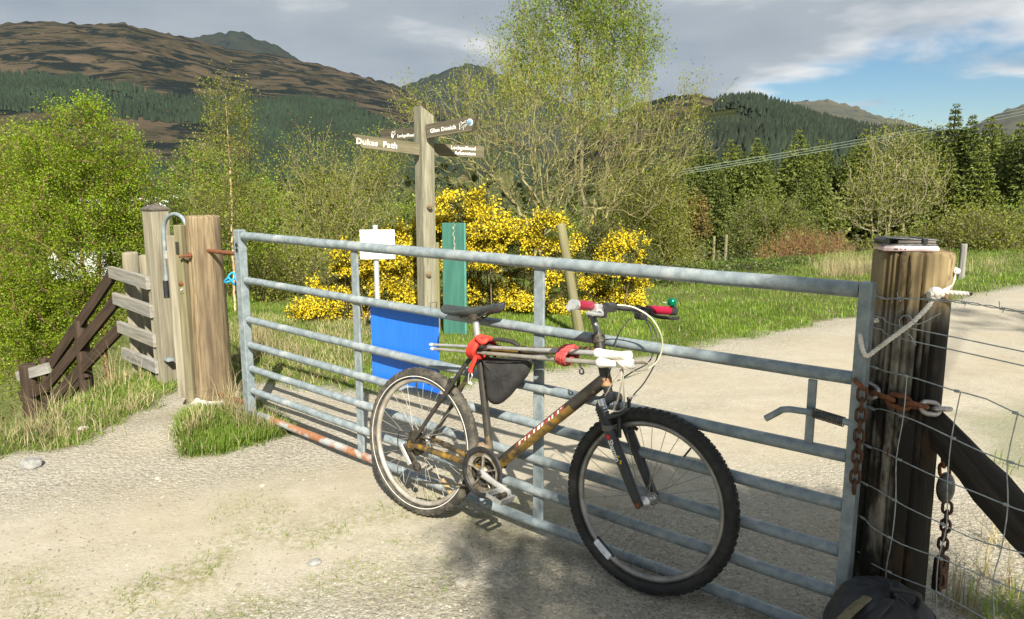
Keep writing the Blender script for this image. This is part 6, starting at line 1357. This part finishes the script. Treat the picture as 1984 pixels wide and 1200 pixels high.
# -- gorse in full flower
gorse_green = leaf_mat('gorse_spines', (.06, .08, .02), (.14, .155, .04), .15, .6, c3=(.18, .14, .06))
gorse_yellow = leaf_mat('gorse_blossom', (.76, .57, .015), (.88, .73, .045), .3, .5, c3=(.86, .62, .04))
def gorse(name, label, lobes, Y, seed, n=260, fl=.75):
    rs = np.random.RandomState(seed); C = []
    bx = [l[0] for l in lobes]; b_ = base(sum(bx) / len(bx), Y); t = thing(name, b_, label, 'gorse bush', 'gorse bushes in flower'); A = []; B_ = []; gl = []; ga = []; fp = []
    for (px, py, r) in lobes:
        c = np.array(pd(px, py + (14 if py < 480 else 0), Y + rs.uniform(-.25, .25))); R = r * Y / FPX; n_ = int(n * (r / 45) ** 2); d = rs.randn(n_, 3); d /= np.linalg.norm(d, axis=1, keepdims=True); d[:, 2] = np.abs(d[:, 2]) * .8 + d[:, 2] * .2
        s = c + d * R * rs.uniform(.35, .75, (n_, 1)); e = c + d * R * rs.uniform(.75, 1.25, (n_, 1)) + rs.randn(n_, 3) * .03 + [0, 0, .03]
        A.append(s); B_.append(e); f = fl * (vnoise(e[:, 0], e[:, 2], 6.5, seed) > .34)
        for q in range(8):
            w = rs.rand(n_, 1); p = s + (e - s) * w + rs.randn(n_, 3) * .012; gl.append(p); ga.append((e - s) / np.maximum(np.linalg.norm(e - s, axis=1, keepdims=True), 1e-6))
        for q in range(16):
            w = .42 + .6 * rs.rand(n_, 1); p = s + (e - s) * w + rs.randn(n_, 3) * .016; fp.append(p[(rs.rand(n_) < f)])
    A = np.concatenate(A); B_ = np.concatenate(B_); root = np.array(b_)
    st = rs.randint(0, len(A), 36); fo = A[st] * [1, 1, 0] + root * [0, 0, 1]; V1 = prisms(root + (fo - root) * .7 + rs.randn(36, 3) * [.08, .08, .01], A[st], np.full(36, .008), np.full(36, .005), 4); V2 = prisms(A, B_, np.full(len(A), .0035), np.full(len(A), .002), 3)
    place_mesh('stems', *V1, mat('gorse_stems', (.13, .085, .045), (.24, .17, .10), 30, 3, .9), t); F2 = V2
    place_mesh('shoots', *V2, gorse_green_s, t, kind='stuff')
    gp = np.concatenate(gl); gx = np.concatenate(ga); V, F = leaves(gp, .036, rs, .26, 0, .2, axis=gx * 1.2); place_mesh('spines', V, F, gorse_green, t, kind='stuff')
    fpp = np.concatenate(fp); V, F = leaves(fpp, .021, rs, .95, 0, .5); place_mesh('blossom', V, F, gorse_yellow, t, kind='stuff')
gorse_green_s = mat('gorse_shoots', (.05, .06, .02), (.12, .11, .04), 20, 3, .8)
gorse('gorse_bush', 'low yellow gorse bush sprawling left behind the white notice', [(600, 615, 34), (640, 570, 42), (655, 620, 40), (690, 540, 46), (700, 590, 46), (740, 520, 44), (745, 575, 48), (770, 470, 40), (790, 540, 46), (735, 630, 40), (675, 500, 28), (790, 605, 44), (745, 455, 24), (690, 640, 34), (620, 640, 28), (780, 645, 34)], 8.0, 21, 300, .85)
gorse('gorse_bush', 'tall yellow gorse bush behind the finger post and green board', [(838, 430, 40), (845, 480, 44), (865, 390, 30), (880, 440, 46), (920, 410, 46), (960, 450, 50), (900, 500, 52), (960, 520, 54), (1010, 480, 46), (1030, 540, 50), (980, 590, 52), (910, 580, 50), (1040, 600, 44), (1080, 560, 44), (1090, 500, 38), (850, 540, 46), (925, 375, 22), (1065, 430, 34), (1090, 615, 38), (1000, 635, 40), (930, 635, 40), (870, 610, 40), (1050, 640, 36)], 8.35, 22, 300, .72)
gorse('gorse_bush', 'right-hand gorse bush behind the leaning stake', [(1140, 480, 36), (1180, 470, 42), (1220, 490, 38), (1160, 530, 44), (1205, 540, 42), (1130, 560, 40), (1180, 590, 36), (1130, 615, 36), (1215, 590, 34), (1170, 630, 34), (1235, 555, 30), (1240, 500, 22), (1160, 440, 20)], 8.7, 23, 280, .68)

# -- scrub filling the slope behind, nobody could count it
def undergrowth():
    rs = np.random.RandomState(5); N = 2600; x = rs.uniform(-16, 15, N); y = rs.uniform(9.5, 34, N); keep = (-poly_sd(PLATEAU, x, y) > -.3 - .25 * np.maximum(0, x)) & ((x < 4) | (y > 15)) & (y > 8.5 + np.abs(x) * .1); x, y = x[keep], y[keep]; z = land(x, y)
    P = []
    for k in range(12): P.append(np.stack([x + rs.randn(len(x)) * .28, y + rs.randn(len(x)) * .28, z + np.abs(rs.randn(len(x))) * .38], -1))
    P = np.concatenate(P); V, F = leaves(P, .085, rs, .5, -.4); tag(link('undergrowth', mesh_np('undergrowth', V, F, leaf_mat('scrub_leaves', (.07, .085, .022), (.15, .155, .04), .3, .6, c3=(.22, .17, .07)))), 'mixed scrub covering the slope behind the verge', 'scrub', kind='stuff')
undergrowth()
def glen_scrub():
    rs = np.random.RandomState(8); N = 3600; Y = 30 + 330 * rs.rand(N) ** 1.6; px = rs.uniform(-150, 2100, N); x = (px - CX) / FPX * Y; k = ~((px > 60) & (px < 360) & (Y < 200) & (Y > 26)); x, Y = x[k], Y[k]; z = land(x, Y); P = []; s = []
    h = (1.0 + 2.0 * rs.rand(len(x)) + 7.0 * rs.rand(len(x)) ** 4) * (.5 + .5 * np.clip(Y / 90, 0, 1)) * np.where(px[k] > 1280, .45, 1)
    for q in range(15):
        P.append(np.stack([x + rs.randn(len(x)) * np.sqrt(h) * .55, Y + rs.randn(len(x)) * np.sqrt(h) * .55, z + h * rs.rand(len(x)) ** .7], -1)); s.append(np.sqrt(h) * .42)
    V, F = leaves(np.concatenate(P), np.concatenate(s), rs, .7, -.2); tag(link('glen_scrub', mesh_np('glen_scrub', V, F, leaf_mat('far_scrub_leaves', (.030, .040, .014), (.085, .095, .028), .2, .7, c3=(.12, .095, .045)))), 'far bushes and young trees covering the floor of the glen', 'scrub', kind='stuff')
glen_scrub()

# ------------------------------------------------------------------ grass
grass_leaf = leaf_mat('green_grass_blades', (.115, .20, .018), (.21, .32, .042), .4, .5, 2.0, c3=(.36, .34, .15))
straw_leaf = leaf_mat('dry_grass_blades', (.34, .28, .145), (.52, .45, .27), .3, .6, c3=(.22, .25, .06))
def blades(x, y, h, w, rs, lean=.5, simple=False):
    n = len(x); z = land(x, y) - .004; a = rs.rand(n) * 2 * np.pi; d = np.stack([np.cos(a), np.sin(a)], -1); s = np.stack([-np.sin(a), np.cos(a)], -1); le = lean * rs.rand(n) ** 1.0; b = np.stack([x, y, z], -1)
    def P(f, side):
        off = d * (le * h * f * f)[:, None]; ww = s * (w * (1 - .55 * f) * side)[:, None] if f < 1 else 0 * s; return b + np.concatenate([off + ww, (h * f * (1 - .25 * le * f))[:, None]], 1)
    if simple: return np.stack([P(0, -1.2), P(0, 1.2), P(1, 0)], 1).reshape(-1, 3), np.arange(n * 3).reshape(n, 3)
    V = np.stack([P(0, -1), P(0, 1), P(.55, 1), P(.55, -1), P(1, 0)], 1).reshape(-1, 3); i = np.arange(n)[:, None] * 5
    F = np.concatenate([i + [0, 1, 2], i + [0, 2, 3], i + [3, 2, 4]], 1).reshape(-1, 3); return V, F
def sample(box, n, rs, f):
    x = rs.uniform(box[0], box[1], n); y = rs.uniform(box[2], box[3], n); k = rs.rand(n) < f(x, y); return x[k], y[k]
def build_grass():
    rs = np.random.RandomState(12); sets = []
    g = lambda x, y: masks(x, y)[0]
    # verge behind the gate, thinning with distance
    x, y = sample((-3.4, 3.2, 5.0, 9.0), 100000, rs, g); sets.append(blades(x, y, 0.024 * rs.uniform(.5, 1.7, len(x)) * (1 + 1.0 * (fbm(x, y, 1.5, 51) - .4)), np.full(len(x), .0036), rs, simple=True))
    x, y = sample((0, 13, 7.0, 17), 75000, rs, g); sets.append(blades(x, y, .036 * rs.uniform(.5, 1.7, len(x)) * (1 + 1.2 * (fbm(x, y, 1.1, 53) - .4)), np.full(len(x), .0065), rs, simple=True))
    x, y = sample((-5, -2.0, 3.4, 8.5), 60000, rs, g); sets.append(blades(x, y, .035 * rs.uniform(.5, 2.0, len(x)), np.full(len(x), .003), rs, 1.2, True))
    x, y = sample((-9, -3.2, 4.5, 11), 45000, rs, g); sets.append(blades(x, y, .13 * rs.uniform(.4, 1.8, len(x)), np.full(len(x), .005), rs, .9, True))
    x, y = sample((-2.3, -1.2, 3.4, 4.9), 42000, rs, lambda x, y: sstep(-.04, .07, poly_sd(TUFT, x + .1 * (fbm(x, y, 6, 3) - .5), y))); sets.append(blades(x, y, .042 * rs.uniform(.4, 2.1, len(x)), np.full(len(x), .0024), rs, 1.6))
    x, y = sample((-4, 1.5, 1.3, 4.2), 90000, rs, lambda x, y: .5 * masks(x, y)[1] * (fbm(x, y, 9, 71) > .5)); sets.append(blades(x, y, .016 * rs.uniform(.5, 2.0, len(x)), np.full(len(x), .0016), rs, 1.4, True))
    x, y = sample((1.2, 2.6, 1.3, 4.5), 9000, rs, lambda x, y: masks(x, y)[0] * .6); sets.append(blades(x, y, .06 * rs.uniform(.5, 1.9, len(x)), np.full(len(x), .0024), rs, .9))
    tag(link('grass', mesh_np('grass', *join(sets), grass_leaf)), 'green grass on the verges, the bank and round the gate posts', 'grass', kind='stuff')
    sets = []
    def clump(cx, cy, r, n, h):
        a = rs.rand(n) * 6.283; q = np.abs(rs.randn(n)) * r * .6; sets.append(blades(cx + q * np.cos(a), cy + q * np.sin(a), h * rs.uniform(.4, 1.25, n), np.full(n, .0016), rs, 1.3))
    for k in range(24):
        p = pt(rs.uniform(110, 255), rs.uniform(690, 800)); clump(p.x, p.y, .16, 60, rs.uniform(.10, .30))
    for k in range(14):
        p = pt(rs.uniform(0, 130), rs.uniform(770, 850)); clump(p.x, p.y, .25, 80, rs.uniform(.12, .3))
    for px, py, h in ((445, 790, .36), (452, 800, .30), (460, 812, .25), (470, 826, .2), (440, 800, .26), (500, 830, .16), (520, 838, .14), (380, 838, .18), (400, 820, .2), (365, 846, .14)): p = pt(px, py); clump(p.x, p.y, .07, 60, h)
    for k in range(14):
        p = pt(rs.uniform(445, 600), rs.uniform(655, 700)); clump(p.x, p.y, .2, 60, rs.uniform(.12, .34))
    for k in range(26):
        p = pd(rs.uniform(1600, 1710), rs.uniform(525, 545), rs.uniform(11.5, 13)); clump(p.x, p.y, .3, 80, rs.uniform(.2, .42))
    for k in range(20):
        p = pd(rs.uniform(1560, 1984), 540, rs.uniform(11.8, 14.5)); clump(p.x, p.y, .3, 50, rs.uniform(.15, .4))
    for k in range(40): clump(rs.uniform(-2.6, 3), rs.uniform(6.6, 8.2), .2, 14, rs.uniform(.03, .08))
    x, y = sample((-3.4, 9, 5.2, 13), 9000, rs, lambda x, y: masks(x, y)[0] * (.25 + .75 * sstep(.5, .7, fbm(x, y, .9, 61)))); sets.append(blades(x, y, .032 * rs.uniform(.4, 1.6, len(x)), np.full(len(x), .003), rs, 1.4))
    x, y = sample((-5, -1.2, 3.2, 8), 26000, rs, lambda x, y: masks(x, y)[0] * .8); sets.append(blades(x, y, .06 * rs.uniform(.3, 1.8, len(x)), np.full(len(x), .0024), rs, 1.6))
    x, y = sample((-4, 1.5, 1.3, 4.2), 40000, rs, lambda x, y: .35 * masks(x, y)[1]); sets.append(blades(x, y, .012 * rs.uniform(.5, 1.8, len(x)), np.full(len(x), .0015), rs, 1.6, True))
    for px, py in ((1830, 1165), (1850, 1180), (1880, 1190), (1905, 1120), (1925, 1060), (1950, 1150)): p = pg(px, py, 0.0); clump(p.x, p.y, .06, 26, .20)
    tag(link('dry_grass', mesh_np('dry_grass', *join(sets), straw_leaf)), 'straw-coloured dead grass standing in tufts on the bank and verges', 'dry grass', kind='stuff')
build_grass()

# ------------------------------------------------------------------ stones
stone_mat = leaf_mat('gravel_chips', (.17, .16, .135), (.38, .355, .30), 0, .9, c3=(.48, .46, .41))
def pebbles(x, y, s, rs):
    n = len(x); z = land(x, y); o = np.array([(1, 0, 0), (0, 1, 0), (-1, 0, 0), (0, -1, 0), (0, 0, .75)], float); a = rs.rand(n) * 6.283; ca, sa = np.cos(a), np.sin(a)
    v = o[None] * rs.uniform(.6, 1.3, (n, 5, 1)) * s[:, None, None] * np.stack([np.ones(n), rs.uniform(.5, 1, n), rs.uniform(.35, .7, n)], -1)[:, None]
    v = np.stack([v[..., 0] * ca[:, None] - v[..., 1] * sa[:, None], v[..., 0] * sa[:, None] + v[..., 1] * ca[:, None], v[..., 2]], -1) + np.stack([x, y, z + s * .04], -1)[:, None]
    F = np.array([(0, 1, 4), (1, 2, 4), (2, 3, 4), (3, 0, 4)]); return v.reshape(-1, 3), (np.arange(n)[:, None, None] * 5 + F[None]).reshape(-1, 3)
def gravel():
    rs = np.random.RandomState(17); n = 70000; px = rs.uniform(-60, 2050, n); py = 1290 - 470 * rs.rand(n) ** 1.3; a = (px - CX) / FPX; b_ = -(py - CY) / FPX; ry = _c + b_ * _s; rz = -_s + b_ * _c; t = -EYE / rz; x, y = a * t, ry * t
    g, m, f = masks(x, y); k = (rs.rand(n) > g * 1.1) & (rs.rand(n) > f * .6); x, y = x[k], y[k]; s = .0018 + .0060 * rs.rand(len(x)) ** 4 + .011 * (rs.rand(len(x)) < .010) * rs.rand(len(x))
    tag(link('gravel', mesh_np('gravel', *pebbles(x, y, s, rs), stone_mat)), 'loose pale stone chips scattered over the track', 'gravel', kind='stuff')
gravel()
def stones():
    sm = mat('pale_stone', (.28, .26, .21), (.40, .375, .32), 40, 4, .9, 0, .7); sg = mat('grey_stone', (.18, .18, .17), (.30, .30, .285), 40, 4, .9, 0, .7)
    for k, (px, py, s, m, lab) in enumerate(((307, 928, .022, sm, 'rounded pale stone alone on the sandy track'), (508, 942, .018, sm, 'small white stone on the sandy track below the rusty rail'), (60, 903, .07, sg, 'broad half-buried rock at the edge of the grassy bank'), (160, 832, .035, sm, 'pale stone in the bank grass beside the footpath'), (610, 1092, .028, sg, 'flat grey stone in the mossy gravel'), (895, 1131, .030, sm, 'flat pale stone in the tree shade below the bicycle'))):
        p = pt(px, py); bm = bmesh.new(); bmesh.ops.create_icosphere(bm, subdivisions=2, radius=1); rng = random.Random(k)
        for v in bm.verts: v.co *= 1 + .25 * (rng.random() - .5); v.co = Vector((v.co.x * s, v.co.y * s * .8, v.co.z * s * (.3 if s > .1 else .5)))
        me = bpy.data.meshes.new('stone'); bm.to_mesh(me); bm.free(); me.materials.append(m); o = link('stone', me, None, Matrix.Translation(p + Vector((0, 0, s * .1))) @ Matrix.Rotation(rng.random() * 6, 4, 'Z')); tag(o, lab, 'stone', 'stones lying about the track')
stones()

# ------------------------------------------------------------------ tree standing behind the camera: it shades the near right
def shade_tree():
    rs = np.random.RandomState(31); tgt = []
    def poly_px(poly, n):
        X = np.array([p[0] for p in poly]); Y_ = np.array([p[1] for p in poly]); out = []
        while len(out) < n:
            x, y = rs.uniform(X.min(), X.max()), rs.uniform(Y_.min(), Y_.max())
            if poly_sd(poly, np.array([x]), np.array([y]))[0] > 0: out.append((x, y))
        return out
    pts = []
    for x, y in poly_px([(870, 1050), (905, 1000), (960, 995), (1000, 1050), (1080, 1030), (1110, 1090), (1250, 1170), (1500, 1250), (1984, 1250), (1984, 1330), (1020, 1330), (960, 1200), (930, 1120)], 85): pts.append(pg(x, y))
    for x, y in poly_px([(1100, 940), (1150, 860), (1330, 830), (1430, 760), (1540, 700), (1610, 540), (1660, 555), (1670, 700), (1690, 1190), (1300, 1190), (1120, 1060)], 340):
        r = ray(x, y); t = GN.dot(GL - O) / GN.dot(r); pts.append(O + r * t)
    for x, y in poly_px([(1760, 720), (1850, 640), (2100, 740), (2100, 1200), (1690, 1200), (1690, 860)], 170): pts.append(pd(x, y, SPC.y - .1))
    for x, y in poly_px([(1845, 592), (2150, 600), (2150, 655), (1845, 640)], 50): pts.append(pg(x, y))
    tg = []
    for p in pts:
        q = Vector(p) + SUN_TO * rs.uniform(6.2, 9.5) if p.y < 5 else Vector(p) + SUN_TO * rs.uniform(12.5, 15); tg.append(q)
    tg = np.array([list(q) for q in tg]); base_ = on(2.7, -5.2)
    t = thing('roadside_tree', base_, 'leafy roadside tree behind the viewpoint whose shade falls on the gate', 'tree')
    rt = [base_, base_ + Vector((-.05, .2, 1.8)), base_ + Vector((-.3, .4, 3.4)), base_ + Vector((-.5, .3, 5.2))]; rt = catmull(rt, 5); P, pr = mst(rt, [-1] + list(range(len(rt) - 1)), tg, .35, .2); R = np.minimum(radii(pr, .004), .14); k = np.where(pr >= 0)[0]
    place_mesh('branches', *prisms(P[pr[k]], P[k], np.minimum(R[pr[k]], R[k] * 1.4), R[k], 6), grey_bark, t, True)
    c = np.repeat(tg, 34, 0) + rs.randn(len(tg) * 34, 3) * .08; V, F = leaves(c, .055, rs, .75); place_mesh('leaves', V, F, leaf_fresh, t, kind='stuff')
shade_tree()

# ------------------------------------------------------------------ far side of the glen: caravans, van, power lines
def caravans():
    body = mat('white_caravan_panels', (.62, .63, .63), (.72, .73, .72), 3, 2, .5); glassm = mat('dark_window_glass', (.03, .04, .05), None, rough=.15); roofm = mat('grey_caravan_roof', (.30, .31, .32), None, rough=.6)
    labs = ['white static caravan far off, left of the leafy birch stems', 'white static caravan far off, seen through the bright birch', 'white static caravan far off between the birch and the square post', 'white static caravan far off behind the square post cap']
    for k, (px, Y, L_) in enumerate(((92, 190, 6), (172, 165, 9), (252, 175, 10), (335, 185, 9))):
        p = pd(px, 400, Y); b_ = on(p.x, p.y); t = thing('caravan', b_, labs[k], 'caravan', 'static caravans in the glen'); M = frame(b_, (0, 0, 1), (1, .15 * (k - 1), 0)); h = 2.9; dz = 2.2 - b_.z - 4.6 + 0
        MB().box(M @ Matrix.Translation((0, 0, 1.85)), (L_, 3, 2.3), .12).build('body', body, t); MB().prism([(-L_ / 2 - .1, 3.0), (L_ / 2 + .1, 3.0), (L_ / 2 + .1, 3.08), (0, 3.35), (-L_ / 2 - .1, 3.08)], 3.2, M).build('roof', roofm, t)
        for q in (-.32, 0, .32): MB().box(M @ Matrix.Translation((q * L_, -1.51, 2.1)), (1.3, .04, .9), .01).build('window', glassm, t)
        MB().box(M @ Matrix.Translation((0, 0, .35)), (L_ - .3, 2.7, .7), .02).build('skirt', roofm, t)
    for k, (px, Y, lab) in enumerate(((182, 46, 'white parked van glimpsed low through the birch stems'),)):
        p = pd(px, 520, Y); b_ = on(p.x, p.y); t = thing('van', b_, lab, 'van', None); M = frame(b_, (0, 0, 1), (1, .4, 0))
        MB().prism([(-2.3, .4), (2.3, .4), (2.35, .95), (1.7, 1.1), (1.15, 1.9), (.9, 2.05), (-2.3, 2.05)], 1.8, M).build('body', body, t)
        for sx in (-1.5, 1.45):
            for sy in (-.8, .8): 
                w = MB().lathe([(0, .1), (.2, .1), (.33, .08), (.33, -.08), (.2, -.1), (0, -.1)], M @ Matrix.Translation((sx, sy, .33)) @ Matrix.Rotation(math.pi / 2, 4, 'X'), 16); w.build('wheel', tyre_black, t)
        MB().prism([(.75, 1.2), (1.5, 1.15), (1.1, 1.8), (.75, 1.8)], 1.84, M).build('window', glassm, t)
caravans()
def power_lines():
    wm = mat('aluminium_conductor', (.30, .38, .35), None, rough=.5, metal=.2)
    for k, (dy, lab) in enumerate(((-8, 'uppermost of the three overhead power cables'), (0, 'middle one of the three overhead power cables'), (7, 'lowest of the three overhead power cables'))):
        A = pd(1295, 338 + dy * .55, 42); B_ = pd(1990, 215 + dy * .8, 66); P = []
        for i in range(41):
            f = i / 40; p = A.lerp(B_, f); p.z -= 0.12 * 4 * f * (1 - f); P.append(p)
        tag(MB().tube(P, .010, 5).build('power_cable', wm), lab, 'cable', 'overhead power cables')
power_lines()

# ------------------------------------------------------------------ the air of the glen
def haze():
    m = bpy.data.materials.new('glen_air'); m.use_nodes = True; nt = m.node_tree; nt.nodes.clear(); out = nt.nodes.new('ShaderNodeOutputMaterial'); v = nt.nodes.new('ShaderNodeVolumePrincipled')
    v.inputs['Color'].default_value = (.55, .75, 1, 1); v.inputs['Density'].default_value = 1.0e-5; v.inputs['Anisotropy'].default_value = .0; nt.links.new(v.outputs[0], out.inputs['Volume'])
    M = Matrix.Translation((0, 800, 0)); mb = MB(); mb.box(Matrix.Translation((0, 0, 595)), (14000, 15000, 1240)); o = mb.build('haze', m, None, M); tag(o, 'thin blue air filling the glen', 'haze', kind='stuff'); o.display_type = 'WIRE'
haze()
